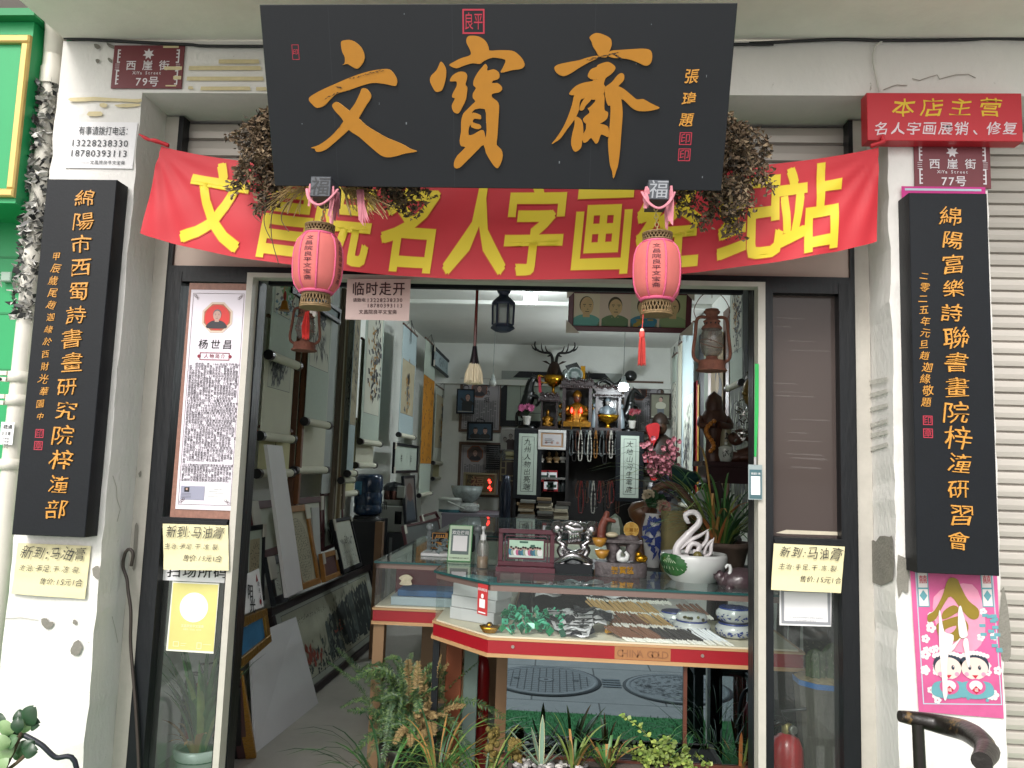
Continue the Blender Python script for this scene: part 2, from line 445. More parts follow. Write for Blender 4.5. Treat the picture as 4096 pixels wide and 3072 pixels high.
b=MB();b.use(mat('beige_lintel','#cbb9ad',.7,var=.04,vs=5));b.box(-1.585,1.108,3.0,3.09,2.312,2.62);b.build('lintel_panel',shop)
def zat(sx,sy):return P(sx,sy,FY).z
def xat(sx,sy):return P(sx,sy,FY).x
lx0,lx1=-1.585,-1.2525
lg0,lg1=xat(*Q(0,3,1300,300)),xat(*Q(0,3,1835,300))
rx0,rx1=.776,1.108
rg0,rg1=xat(*Q(3,2,168,400)),xat(*Q(3,2,700,400))
zr_l=zat(900,2095);zr_r=zat(3230,2172)
b=MB();b.use(dark_frame)
b.box(-1.585,1.108,2.965,3.06,2.2835,2.311);b.build('door_header',shop)
def side_window(x0,x1,g0,g1,zr,name_lab):
 b=MB();b.use(dark_frame)
 b.box(x0,g0,2.955,3.05,0,2.283);b.box(g1,x1,2.955,3.05,0,2.283)
 for q in(.012,.03,.05):
  if g0-x0>.07:b.box(g0-q,g0-q+.008,2.948,2.9545,0,2.27)
  if x1-g1>.07:b.box(g1+q-.008,g1+q,2.948,2.9545,0,2.27)
 b.box(g0,g1,2.958,3.045,2.245,2.282);b.box(g0,g1,2.945,3.05,zr-.022,zr+.022);b.box(g0,g1,2.935,2.9445,zr+.0,zr+.012);b.box(g0,g1,2.958,3.045,0,.07)
 w=b.build('window_frame',shop)
 return w
wl=side_window(lx0,lx1,lg0,lg1,zr_l,'l');wr=side_window(rx0,rx1,rg0,rg1,zr_r,'r')
tape_r=mat('cream_tape','#bdb6a2',.6,var=.1,vs=30);smear=glass_mat('glue_smear',(.9,.88,.86),.2,.3,haze=.13,hazecol=(.45,.42,.41))
pane=glass_mat('window_glass',(.88,.92,.91),1.0,.02,haze=.025,hazecol=(.5,.52,.5))
film=glass_mat('window_film_glass',(.36,.31,.29),1.0,.03,haze=.55,hazecol=(.12,.095,.088))
b=MB();b.use(pane);b.box(lg0,lg1,3.000,3.004,.07,zr_l-.022);b.build('glass_pane',wl)
b=MB();b.use(pane);b.box(rg0,rg1,3.000,3.004,.07,zr_r-.022);b.build('glass_pane',wr)
b=MB();b.use(film);b.box(rg0,rg1,3.000,3.004,zr_r+.022,2.245);b.build('glass_pane',wr)
b=MB();b.use(tape_r);F=facade(2.9985);q_=[F.hit(*Q(3,2,u,v))for u,v in((215,1270),(300,1245),(712,1262),(712,1290),(300,1278))];b.poly(F,q_,0);q_=[F.hit(*Q(3,1,u,v))for u,v in((178,845),(690,858),(690,832),(178,820))];b.poly(F,q_,.0002);b.build('tape_strip',wr)
b=MB();b.use(smear)
for k in range(16):
 z=U(zr_r+.05,2.2);x=U(rg0+.005,rg1-.17);l=U(.06,.16);b.add([F(x,z,.0004+k*1e-6),F(x+l,z+U(-.006,.006),.0004+k*1e-6),F(x+l*.9,z+U(.001,.004),.0004+k*1e-6),F(x+l*.1,z+U(.001,.005),.0004+k*1e-6)],[(0,1,2,3)])
b.build('glue_smear',wr)
b=MB();b.use(white_frame)
dl0,dl1=-1.252,-1.228;dr0,dr1=.749,.776
b.box(dl0,dl1,2.945,3.005,0,2.2825);b.box(dr0,dr1,2.945,3.005,0,2.2825);b.box(dl1,dr0,2.945,3.005,2.264,2.2825);b.use(dark_frame);b.box(dl1-.02,dl1+.006,3.006,3.08,0,2.264);b.box(dr0-.004,dr0+.02,3.006,3.08,0,2.264);b.build('door_frame',shop)
b=MB();b.use(dark_frame);b.box(-1.21,.72,3.062,3.09,2.262,2.30);b.build('door_track',shop)
cement=mat('bare_cement','#7d7a72',.9,var=.15,vs=25,bump=.4,bs=90)
tape=mat('old_tape','#c9bb92',.6,var=.1,vs=30)
tape_w=mat('dry_glue','#c4c2ba',.7,var=.15,vs=40,bump=.3,bs=150)
BN=[0]
def blot(F,pts,mt,h=.0035,n=2):
 BN[0]+=1;h+=BN[0]*8e-5;b=MB();b.use(mt);q=smoothpoly(pts,n);q=[(a+U(-.002,.002),c+U(-.002,.002))for a,c in q];b.poly(F,q,h);return b
Fp=facade(2.797)
def fp(pts,c,r,F=Fp):return[F.hit(*Q(c,r,u,v))for u,v in pts]
for pts,c,r in(([(340,460),(380,455),(400,480),(438,485),(430,515),(380,540),(345,500)],0,3),([(590,470),(610,460),(625,500),(600,505)],0,3),([(580,690),(600,650),(632,628),(662,665),(660,710),(625,752),(575,738)],0,3),([(750,1560),(800,1530),(808,1600),(790,1640),(755,1610)],0,2),([(760,360),(800,365),(812,390),(785,402)],0,0),([(860,345),(920,375),(925,400),(885,385)],0,0),([(870,465),(905,490),(910,510),(880,500)],0,0),([(780,480),(805,485),(800,512),(778,505)],0,0),([(1190,1460),(1215,1450),(1285,1500),(1282,1600),(1280,1659),(1195,1659)],3,2),([(1190,0),(1275,0),(1275,245),(1235,225),(1195,290)],3,3),([(2030,220),(2055,250),(2090,500),(2100,760),(2040,790),(2000,560)],3,3)):
 blot(Fp,fp(pts,c,r),cement,.004).build('peeled_patch',shop)
Fr=Frame((pRx0-.002,0,0),(0,-1,0))
def fr(pts,c,r):return[Fr.hit(*Q(c,r,u,v))for u,v in pts]
blot(Fr,fr([(985,1350),(1030,1340),(1060,1300),(1140,1300),(1165,1330),(1165,1659),(985,1659)],3,2),cement,.003).build('peeled_patch',shop)
for y0,y1 in((45,15),(150,110),(265,225),(395,350),(475,440),(585,540)):
 b=MB();b.use(tape_w);p=fr([(968,y0),(1120,y1),(1120,y1+32),(968,y0+36)],3,2);b.poly(Fr,p,.003);b.build('tape_residue',shop)
for x0,x1,y0,y1 in((1760,2090,482,515),(1520,2105,535,568),(1505,2125,620,652),(1515,1560,698,722),(1615,2020,700,730),(2060,2150,704,732)):
 p=fp([(x0,y1),(x1,y1),(x1-8,y0),(x0+4,y0)],0,0);b=MB();b.use(tape);b.poly(Fp,p,.004);b.build('tape_strip',shop)
for pts in([(570,790),(700,785),(860,790),(1080,800),(1140,800),(1120,830),(860,815),(690,820),(575,818)],[(810,840),(870,840),(860,870),(815,868)],[(720,905),(815,905),(820,935),(715,938)],[(930,845),(1120,838),(1120,858),(960,866)]):
 blot(Fp,fp(pts,0,0),tape,.004).build('tape_residue',shop)
for pts,c,r in(([(1085,1210),(1105,1190),(1112,1260),(1100,1420),(1085,1560),(1072,1560),(1078,1380)],0,2),([(1120,790),(1140,765),(1135,815),(1122,820)],0,2)):blot(facade(2.988),[facade(2.988).hit(*Q(c,r,u,v))for u,v in pts],cement,.002).build('peeled_patch',shop)
for pts,c,r in(([(905,810),(935,900),(940,1000),(965,1080),(940,1180)],0,2),([(900,440),(925,540),(945,650)],0,3),([(40,455),(170,450),(310,470)],0,3)):
 b=MB();b.use(mat('crack_line','#a09c94',.9));G=Frame((pLx1+.002,0,0),(0,1,0))if c==0 and pts[0][0]>850 else Fp;b.tube([G(*G.hit(*Q(c,r,u+U(-4,4),v)),.001)for u,v in curve([(u,v,0)for u,v in pts],3)for u,v in[(u,v)]]if False else[G(*G.hit(*Q(c,r,u,v)),.001)for u,v in pts],.0011,4);b.build('crack',shop)
for pts in([(1080,725),(1140,700),(1190,685),(1230,690),(1270,690)],[(1310,635),(1370,650),(1440,625),(1510,605),(1530,640),(1600,620),(1660,605),(1760,600),(1820,630)]):
 b=MB();b.use(mat('crack_line','#a09c94',.9));b.tube([Fp(*Fp.hit(*Q(3,0,u,v)),.003)for u,v in pts],.0016,4);b.build('crack',shop)
cable_m=mat('black_cable','#16171b',.5)
wcable=mat('white_cable','#c9c7c0',.55)
def cable(name,pts,r,mt,label,cat='cable'):
 b=MB();b.use(mt);b.tube(curve(pts,6),r,6);return tag(b.build(name),label,cat)
Fc=facade(2.79)
def onF(F,c,r,pts,h=.004):return[F(*F.hit(*Q(c,r,u,v)),h)for u,v in pts]
cable('power_cable',onF(Fc,0,0,[(520,310),(600,315),(1000,338),(1500,362),(2100,378)])+onF(Fc,3,0,[(-120,362),(0,354),(400,335),(740,322),(1100,330),(1700,325),(1950,315),(2300,322)]),.006,cable_m,'thin black cable stapled along the top of the white beam','cable')
cable('lamp_cable',onF(Fc,3,0,[(1085,325),(1020,370),(995,440),(1000,530),(1020,620),(1045,740)]),.0035,wcable,'thin white cable looping down the beam to the red sign','cable')
cable('hanging_cable',[P(*Q(0,2,1055,1535),2.93),P(*Q(0,2,1070,1440),2.92),P(*Q(0,2,1040,1400),2.92),P(*Q(0,2,1005,1440),2.92),P(*Q(0,2,990,1540),2.93),P(*Q(0,2,1020,1640),2.93),P(*Q(0,3,1030,230),2.93),P(*Q(0,3,1052,400),2.93),P(*Q(0,3,1050,640),2.94),P(*Q(0,3,1065,850),2.94),P(*Q(0,3,1090,1150),2.94),P(*Q(0,3,1110,1500),2.94),P(*Q(0,3,1125,1900),2.94)],.006,mat('brown_cable','#38302c',.5),'brown cable with hooked end hanging down beside the left window','cable')
cable('ground_cable',[P(*Q(0,3,195,1395),2.66),P(*Q(0,3,330,1470),2.66),P(*Q(0,3,440,1570),2.66),P(*Q(0,3,620,1680),2.68),(-1.6,2.7,.02)],.0085,mat('navy_cable','#1f2430',.45),'dark blue cable slanting down the white pillar behind the jade plant','cable')
#------------------------------------------------------------------ neighbours
green=mat('green_panel','#1f9a5c',.45,var=.05,vs=4)
green_d=mat('green_panel_edge','#16804b',.5)
brass=mat('gold_trim','#cdb06a',.35,metal=.4,var=.05,vs=20)
gsh=thing('green_shop_front','bright green shop front with gold edged sign box, left of the white pillar','shop front',(-3,2.9,0))
b=MB();b.use(green);b.box(-5,-2.03,3.0,3.2,0,3.05)
b.use(green_d)
for sy in(1030,1254,1480):z=P(40,sy,3.0).z;b.box(-5,-2.03,2.997,2.9995,z-.004,z+.004)
b.build('clad_wall',gsh)
bx=P(*Q(0,0,255,300),2.74).x;bz1=P(60,108,2.78).z;bz0=P(*Q(0,0,150,1590),2.74).z
b=MB();b.use(green);b.box(-5,bx,2.745,3.0,bz0-.02,bz1);b.build('sign_box',gsh)
b=MB();b.use(green_d);b.box(-5,bx+.03,2.70,3.0,bz1+.001,bz1+.03);b.use(mat('dark_gutter','#4a443e',.7));b.box(-5,-2.0,2.75,3.0,bz1+.031,bz1+.10);b.build('gutter',gsh)
b=MB();b.use(brass);F=facade(2.745);b.frame3(F,bx-2.2,bz0,bx,P(*Q(0,0,100,290),2.74).z,.032,0,.02,.006);b.build('gold_frame',gsh)
b=MB();b.use(mat('stained_concrete','#b0a48f',.85,var=.2,vs=3,stretch=(1,1,.2)));b.box(-5,-1.998,2.86,3.2,bz1+.101,6);b.build('upper_wall',gsh)
q0,q1=P(*Q(0,1,20,680),2.98),P(*Q(0,1,95,760),2.98)
t=thing('junction_box','small grey plastic junction box with wires on the green wall','junction box',(q0.x,2.98,q1.z))
b=MB();b.use(mat('grey_plastic','#9fb3a6',.5));b.fbox(facade(3.0),q0.x,q1.x,q1.z,q0.z,0,.03,.004);b.build('box_body',t)
b=MB();b.use(wcable)
for k in range(3):b.tube(curve([P(*Q(0,1,18,690+25*k),2.98),P(*Q(0,1,-10,700+30*k),2.97),P(*Q(0,1,15,790+6*k),2.98)]),.0015,4)
b.tube(curve([P(*Q(0,1,55,825),2.985),P(*Q(0,1,130,835),2.985),P(*Q(0,1,210,850),2.985)]),.003,5);b.build('wire',t)
pvc=mat('white_pvc','#d3cfc4',.45,var=.06,vs=8,spots=('#a48a6c',9,.70))
pw=[P(sx,sy,2.83)for sx,sy in((218,200),(205,420),(172,760),(120,1250),(75,1640),(45,1950),(12,2260),(-40,3000))]
px_=pw[0].x
dp=thing('drain_pipe','white plastic drain pipe running down between the green wall and the white pillar','pipe',(px_-.01,2.83,0))
b=MB();b.use(pvc);b.tube([(px_-.012,2.83,0),(px_-.004,2.83,1.2),(px_,2.83,3.08)],.034,14);b.build('pipe_run',dp)
b=MB();b.use(pvc);b.lathe([(.042,0),(.042,.07),(.038,.075),(.038,.14)],(px_,2.83,3.0),16);b.tube([(px_,2.83,3.13),(px_+.02,2.80,3.21),(px_+.05,2.74,3.28)],.038,14);b.build('elbow',dp)
for sx,sy in Q(0,2,90,720),Q(0,2,150,200),Q(0,1,170,1520):
 z=P(sx,sy,2.80).z;b=MB();b.use(pvc);b.lathe([(.037,-.02),(.041,-.02),(.041,.02),(.037,.02)],(px_-.006,2.83,z),14);b.box(px_-.075,px_-.04,2.80,2.83,z-.02,z-.004);b.box(px_-.075,px_-.04,2.80,2.83,z+.004,z+.02)
 b.use(iron_d);b.ball((px_-.06,2.797,z-.012),.006);b.build('clamp',dp)
b=MB()
wrapm=[mat('black_plastic_wrap','#2a2b2c',.4),mat('pale_plastic_wrap','#b7b5b0',.35),mat('grey_plastic_wrap','#74746f',.5)]
z0w,z1w=P(150,1280,2.8).z,P(195,330,2.8).z
for k in range(620):
 b.use(RNG.choice(wrapm));z=U(z0w,z1w);a=U(2.6,6.8);r=U(.036,.056);c=V((px_-.005+r*math.cos(a),2.83+r*math.sin(a),z))
 d=V((U(-1,1),U(-.5,.5),U(-.5,.5))).normalized()*U(.01,.026);e=V((U(-.4,.4),U(-.6,.2),U(-1,1))).normalized()*U(.006,.02)
 b.add([c-d,c+e,c+d,c-e*.7+V((0,U(-.01,.01),0))],[(0,1,2),(0,2,3)])
b.build('plastic_wrap',dp)
F=facade(2.79);p0=F.hit(*Q(0,2,105,380));p1=F.hit(*Q(0,2,172,565))
st=thing('pipe_sticker','small white advert sticker with black writing wrapped on the drain pipe','sticker',F(p0[0],p1[1]))
b=MB();b.use(paper_white);b.rect(F,px_-.03,p1[1],px_+.022,p0[1],.002);b.build('sticker_sheet',st)
b=MB();b.use(ink);b.text(F,'疏通',px_-.02,p0[1]-.018,.018,.02,h=.0035);b.text(F,'118',px_-.025,p0[1]-.042,.02,.03,h=.0035)
for k in range(4):b.text(F,'下水道',px_-.02,p0[1]-.062-k*.011,.009,h=.0035)
b.build('sticker_text',st)
nsh=thing('roller_shutter','closed grey steel roller shutter of the shop on the right','shutter',(2.4,3.0,0))
b=MB();b.use(mat('shutter_steel_light','#b9b3ab',.45,metal=.25,var=.14,vs=3,spots=('#8a8177',9,.68),stretch=(.2,1,4)));slats(b,pRx1-.02,4.5,2.98,-.3,2.90,.0485,.011);b.build('slat_curtain',nsh)
b=MB();b.use(white_frame);b.box(4.4,4.5,2.9,3.0,0,2.95);b.build('guide_rail',nsh)
#================================================================== signs and writing
#---- big plaque, leaning forward
A,B_,Cc,D_=P(553*1.8517,10*1.8517,2.2),P(1597*1.8517,6*1.8517,2.2),P(1555*1.8517,412*1.8517,2.42),P(600*1.8517,402*1.8517,2.42)
bl=(D_+Cc)/2;tp=(A+B_)/2
up=V((0,tp.y-bl.y,tp.z-bl.z));hh=up.length
FS=Frame((0,bl.y,bl.z),(1,0,0),up)
sx0,sx1=(A.x+D_.x)/2,(B_.x+Cc.x)/2
plq=thing('name_plaque','large black plaque leaning over the door with three big gold brush characters','plaque',(0,bl.y,bl.z))
pl_black=mat('plaque_black','#12161b',.42,spec=.4,var=.06,vs=4,bump=.03,bs=300)
b=MB();b.use(pl_black);b.fbox(FS,sx0,sx1,0,hh,-.045,0,.002);b.build('board',plq)
def plpts(pts,c):return[FS.hit(*Q(c,0,u,v))for u,v in pts]
wen=[[(735,345),(760,326),(820,325),(870,355),(905,395),(925,450),(915,500),(880,545),(855,552),(820,535),(785,515),(748,523),(765,508),(765,460),(745,415)],[(478,790),(560,735),(680,680),(820,620),(960,575),(1100,555),(1150,580),(1185,640),(1180,685),(1160,692),(1080,675),(990,668),(900,690),(800,725),(700,755),(650,800),(600,850),(545,868),(505,840)],[(905,712),(940,715),(970,750),(975,790),(930,860),(880,945),(830,1010),(760,1080),(680,1150),(610,1205),(550,1222),(530,1210),(525,1195),(495,1188),(560,1165),(640,1110),(700,1050),(750,985),(800,900),(850,830),(890,745)],[(665,850),(690,822),(720,828),(800,890),(870,945),(940,1010),(1020,1060),(1110,1110),(1220,1155),(1290,1195),(1345,1218),(1250,1235),(1180,1255),(1110,1265),(1050,1245),(960,1170),(880,1100),(800,1045),(740,950),(690,895)]]
bao=[[(1745,310),(1770,290),(1840,295),(1895,330),(1920,380),(1930,408),(2010,405),(2110,410),(2160,440),(2195,480),(2210,525),(2180,555),(2110,565),(2020,585),(2035,545),(2055,500),(2050,480),(2010,470),(1950,465),(1885,490),(1850,515),(1790,510),(1720,530),(1660,550),(1605,525),(1640,500),(1700,470),(1775,443),(1770,400),(1745,350)],[(1540,497),(1575,545),(1580,600),(1570,660),(1550,720),(1530,735),(1495,737),(1465,690),(1450,650),(1460,610),(1500,570),(1520,530)],[(1610,655),(1630,610),(1680,580),(1725,580),(1748,605),(1745,640),(1735,680),(1750,705),(1745,760),(1735,810),(1700,880),(1675,913),(1640,900),(1625,850),(1650,795),(1630,785),(1630,760),(1650,720),(1665,690),(1660,655)]]
bao_main=[(1895,515),(1912,540),(1910,570),(1960,558),(2000,580),(2008,620),(1990,640),(1955,650),(1950,670),(1990,668),(2020,690),(2030,720),(2000,745),(1950,755),(1950,785),(1985,810),(2005,850),(2000,950),(1995,1040),(1990,1110),(1985,1165),(2020,1200),(2035,1250),(2020,1310),(1995,1352),(1970,1340),(1940,1300),(1900,1230),(1880,1165),(1840,1200),(1790,1250),(1730,1310),(1685,1350),(1650,1350),(1642,1310),(1670,1250),(1735,1185),(1700,1175),(1688,1130),(1700,1060),(1700,980),(1715,920),(1740,890),(1790,840),(1815,815),(1795,790),(1795,750),(1820,710),(1800,690),(1800,650),(1830,590),(1870,540)]
bao_hole=[(1785,915),(1800,905),(1850,922),(1860,940),(1855,960),(1805,955),(1795,985),(1845,1000),(1862,1025),(1835,1040),(1780,1022),(1778,1000),(1762,1030),(1760,1085),(1800,1080),(1860,1045),(1885,1060),(1895,1110),(1905,1050),(1900,960),(1890,878),(1810,880)]
zhai=[[(720,300),(770,268),(830,280),(885,310),(898,350),(890,390),(870,430),(855,462),(800,455),(770,410),(745,370),(735,335)],[(437,545),(470,520),(560,500),(640,485),(700,465),(780,450),(800,462),(720,500),(640,545),(570,590),(520,612),(480,605),(450,580)],[(860,440),(890,412),(950,405),(1050,398),(1150,393),(1205,405),(1222,440),(1218,490),(1200,520),(1165,530),(1110,505),(1040,480),(970,470),(900,465)]]
zhai+=[[(785,525),(820,510),(870,500),(920,530),(925,560),(890,600),(850,630),(835,680),(860,720),(760,740),(740,655),(790,635),(765,642),(730,635),(705,610),(730,560),(775,540)],[(840,710),(900,660),(940,610),(970,590),(995,600),(997,640),(975,670),(950,695),(930,740),(860,760)],[(900,690),(950,695),(1000,720),(1060,770),(1100,800),(1150,798),(1200,825),(1250,850),(1282,868),(1240,885),(1170,895),(1100,890),(1050,860),(1000,810),(960,790),(900,760)],[(850,720),(960,720),(975,800),(985,900),(980,1000),(972,1100),(965,1200),(950,1320),(935,1370),(912,1435),(900,1375),(885,1330),(875,1250),(868,1150),(872,1100),(880,1025),(885,960),(888,855),(870,850),(850,800)],[(558,750),(600,700),(660,670),(740,655),(800,660),(840,700),(830,760),(770,800),(735,800),(700,780),(650,800),(605,770),(570,765)],[(600,765),(655,775),(640,830),(635,885),(600,960),(540,1040),(490,1110),(450,1140),(415,1158),(460,1100),(510,1020),(550,930),(580,840)],[(735,800),(690,850),(670,885),(640,885),(650,840),(680,790),(720,770)],[(770,790),(835,760),(838,850),(842,888),(868,905),(862,950),(830,980),(795,998),(760,1000),(700,1000),(668,970),(680,940),(720,905),(705,872),(722,862),(765,815)],[(700,990),(800,995),(850,1008),(872,1030),(872,1100),(840,1090),(810,1085),(790,1140),(770,1155),(750,1130),(730,1110),(700,1140),(670,1145),(665,1090),(690,1040)],[(600,940),(640,950),(665,990),(670,1080),(660,1140),(650,1190),(610,1220),(585,1200),(572,1150),(580,1080),(600,1000)]]
gold_edge=mat('gold_edge','#d9a55a',.45)
k=0
for name,strokes,c,main,holes in(('w',wen,1,None,()),('b',bao,1,bao_main,[bao_hole]),('z',zhai,2,None,())):
 b=MB()
 for s_ in strokes:
  q=smoothpoly(plpts(s_,c),3);b.use(gold_edge);b.poly(FS,q,.0005,.0055+k*.0002);b.use(gold_flat);b.poly(FS,q,.0060+k*.0002);k+=1
 if main:
  q=smoothpoly(plpts(main,c),2);hs_=[smoothpoly(plpts(h,c),2)for h in holes]
  b.use(gold_edge);b.poly(FS,q,.0005,.0055+k*.0002,hs_);b.use(gold_flat);b.poly(FS,q,.0060+k*.0002,None,hs_);k+=1
 b.build('gold_character',plq)
b=MB();b.use(pl_black)
for u,v,du,dv,n,c in((600,800,120,-55,7,1),(800,640,260,-70,16,1),(690,690,40,20,5,1),(900,970,200,130,14,1),(640,1090,90,-80,8,1),(690,490,240,-60,22,2),(900,430,60,40,14,2),(500,1080,80,-140,8,2)):
 for i in range(n):
  f=(i+U(0,.6))/n;p=FS.hit(*Q(c,0,u+du*f+U(-6,6),v+dv*f+U(-6,6)));l=U(.006,.016);an=math.atan2(-dv,du)
  b.add([FS(p[0],p[1],.0085),FS(p[0]+l*math.cos(an),p[1]+l*math.sin(an),.0085),FS(p[0]+l*.6*math.cos(an)-.002*math.sin(an),p[1]+l*.6*math.sin(an)+.002,.0085)],[(0,1,2)])
b.build('brush_texture',plq)
b=MB();b.use(gold)
for ch,u,v in(('張',1540,615),('瑋',1520,800),('題',1500,965)):
 p=FS.hit(*Q(2,0,u,v));b.text(FS,ch,p[0]-.021,p[1],.044,.03,h=.001,h1=.003,shear=.12,align='l',pitch=.042,warp=.018)
b.build('signature',plq)
b=MB();b.use(red_seal)
def sealbox(F,u,v,w,h_,chars='印',h=.001):
 b.ring(F,u-w/2,v-h_/2,u+w/2,v+h_/2,w*.07,h)
 n=len(chars)
 for i,ch in enumerate(chars):
  b.text(F,ch,u-w*.43*(1 if n>1 else 0)+(i*w*.43 if n>1 else-w*.42),v,w*(.85 if n==1 else.5),.01,h=h,sx=1 if n==1 else.86,sy=1 if n==1 else 1.5,pitch=w*(.84 if n==1 else.43))
p=FS.hit(*Q(1,0,1798,173));sealbox(FS,p[0],p[1],.068,.07,'良平')
for u,v in((1492,1115),(1482,1245)):
 p=FS.hit(*Q(2,0,u,v));sealbox(FS,p[0],p[1],.038,.038,'印')
p=FS.hit(*Q(1,0,367,420));sealbox(FS,p[0],p[1],.022,.044,'印')
b.build('red_seal',plq)
b=MB();b.use(mat('board_seam','#23272d',.6));[b.rect(FS,u-.0006,.004,u+.0006,hh-.004,.0006)for u in(sx0+.215,sx0+.60,sx1-.42)];b.use(mat('pale_nick','#6d7278',.6));[b.rect(FS,u,v,u+U(.001,.004),v+U(.002,.008),.0009)for u,v in[(U(sx0+.05,sx1-.05),U(.03,hh-.03))for k in range(14)]];b.build('seam',plq)
#---- wooden beam ends that carry the plaque
blk=mat('slate_painted_wood','#3b4047',.55,var=.15,vs=30,bump=.2,bs=120)
ebony=mat('carved_line','#1a1c20',.6)
silver_line=mat('carved_line_pale','#8b8f94',.6)
pink_cloth=mat('pink_cloth','#c07a86',.8,var=.15,vs=30)
LX=[]
for i,(c,pts,lab,lm)in enumerate(((1,(490,1418,642,1580),'dark wooden beam end under the plaque with black carved character, above the red tasselled lantern',ebony),(2,(1195,1445,1358,1605),'dark wooden beam end under the plaque with pale carved character, tied with pink rag',silver_line))):
 Yb=2.33;F=facade(Yb)
 a0=F.hit(*Q(c,0,pts[0],pts[1]));a1=F.hit(*Q(c,0,pts[2],pts[3]))
 t=thing('beam_end',lab,'beam',F((a0[0]+a1[0])/2,a1[1]),'beam ends that carry the plaque')
 b=MB();b.use(blk);b.fbox(F,a0[0],a1[0],a1[1],a0[1],-.12,0,.002);b.build('block',t)
 b=MB();b.use(lm);b.text(F,'福',(a0[0]+a1[0])/2,(a0[1]+a1[1])/2,.062,.012,h=.0012,align='c',shear=.1);b.build('carved_character',t)
 mid=(a0[0]+a1[0])/2;LX.append((mid,a1[1]))
 b=MB();b.use(pink_cloth)
 for s_ in(-1,1):
  x=mid+s_*(a1[0]-a0[0])*.56
  for q in range(9):
   x0=x+U(-.008,.004);y=Yb+U(.0,.06);z=a1[1]+U(.02,.05);l=U(.05,.13)if s_>0 else U(.02,.06)
   x2=x0+U(-.008,.008);b.add([(x0,y,z),(x0+.007,y-.003,z),(x0+.012,y-.008,z-l*.5),(x2+.007,y-.004,z-l),(x2,y,z-l*.93),(x0-.003,y+.003,z-l*.5)],[(0,1,2,5),(5,2,3,4)])
 b.tube(curve([(mid-.048,Yb+.02,a1[1]+.03),(mid-.03,Yb-.004,a1[1]-.012),(mid,Yb-.006,a1[1]-.03),(mid+.03,Yb-.004,a1[1]-.012),(mid+.05,Yb+.02,a1[1]+.03)],5),.007,6,sq=.5)
 b.build('pink_rag',t)
FBn=facade(2.745)
D=lambda a,c:(a*1.8517,c*1.8517)
TLb,TRb,BLb,BRb,BMb=[FBn.hit(*D(*p))for p in((352,318),(1895,320),(305,505),(1893,522),(1075,606))]
TMb=FBn.hit(*D(1075,385))
def banner_pt(s,t):
 0
 w=4*s*(1-s)
 top=(TLb[0]+(TRb[0]-TLb[0])*s,TLb[1]+(TRb[1]-TLb[1])*s-(TLb[1]*.5+TRb[1]*.5-TMb[1])*w**.8)
 bot=(BLb[0]+(BRb[0]-BLb[0])*s,BLb[1]+(BRb[1]-BLb[1])*s-(BLb[1]*.5+BRb[1]*.5-BMb[1])*w**.85)
 u=top[0]+(bot[0]-top[0])*t;v=top[1]+(bot[1]-top[1])*t
 e=min(s,1-s);a=math.atan2(t*.30,e*2.6+.02)
 h=.006*math.sin(a*16)*math.exp(-e*7)*min(1,(e+t*.5)*8)+.006*math.sin(s*21+t*2.2)*t+.005*math.sin(s*9+1.3-t*3)*t+.0025*math.sin(s*60+t*9)*(.3+.7*t)
 return u,v,h+.012
ban=thing('red_banner','long red cloth banner with yellow characters tied across the shop front','banner',FBn(0,BMb[1]))
red_cloth=mat('red_banner_cloth','#bb2430',.6,var=.04,vs=6)
yel_cloth=mat('yellow_banner_print','#dcc42c',.6,var=.03,vs=6)
orange_line=mat('orange_print_outline','#c9562a',.6)
b=MB();b.use(red_cloth);NX,NY=190,24;vs=[FBn(*banner_pt(i/NX,j/NY))for j in range(NY+1)for i in range(NX+1)]
b.add(vs,[(j*(NX+1)+i,(j+1)*(NX+1)+i,(j+1)*(NX+1)+i+1,j*(NX+1)+i+1)for j in range(NY)for i in range(NX)],True);b.build('cloth',ban)
def subdivide(vs,fs,L):
 tris=[]
 for f in fs:
  for k in range(1,len(f)-1):tris.append((f[0],f[k],f[k+1]))
 vs=list(vs)
 for it in range(5):
  mids={};out=[]
  def mid(a,c):
   key=(min(a,c),max(a,c))
   if key not in mids:
    if(vs[a][0]-vs[c][0])**2+(vs[a][1]-vs[c][1])**2>L*L:vs.append(((vs[a][0]+vs[c][0])/2,(vs[a][1]+vs[c][1])/2));mids[key]=len(vs)-1
    else:mids[key]=None
   return mids[key]
  for a,c,e in tris:
   ms=(mid(a,c),mid(c,e),mid(e,a));n=sum(x is not None for x in ms)
   if n==0:out.append((a,c,e))
   elif n==3:out+=[(a,ms[0],ms[2]),(ms[0],c,ms[1]),(ms[2],ms[1],e),(ms[0],ms[1],ms[2])]
   else:
    r=[a]
    if ms[0]is not None:r.append(ms[0])
    r.append(c)
    if ms[1]is not None:r.append(ms[1])
    r.append(e)
    if ms[2]is not None:r.append(ms[2])
    st=next(i for i,x in enumerate(r)if x>=0 and x in[q for q in ms if q is not None]);r=r[st:]+r[:st]
    out+=[(r[0],r[i],r[i+1])for i in range(1,len(r)-1)]
  if len(out)==len(tris):break
  tris=out
 return vs,tris
btxt='文昌院名人字画经纪站'
cen=[(485,440),(640,470),(755,475),(905,490),(1045,490),(1165,490),(1310,490),(1450,470),(1625,470),(1748,440)]
b=MB()
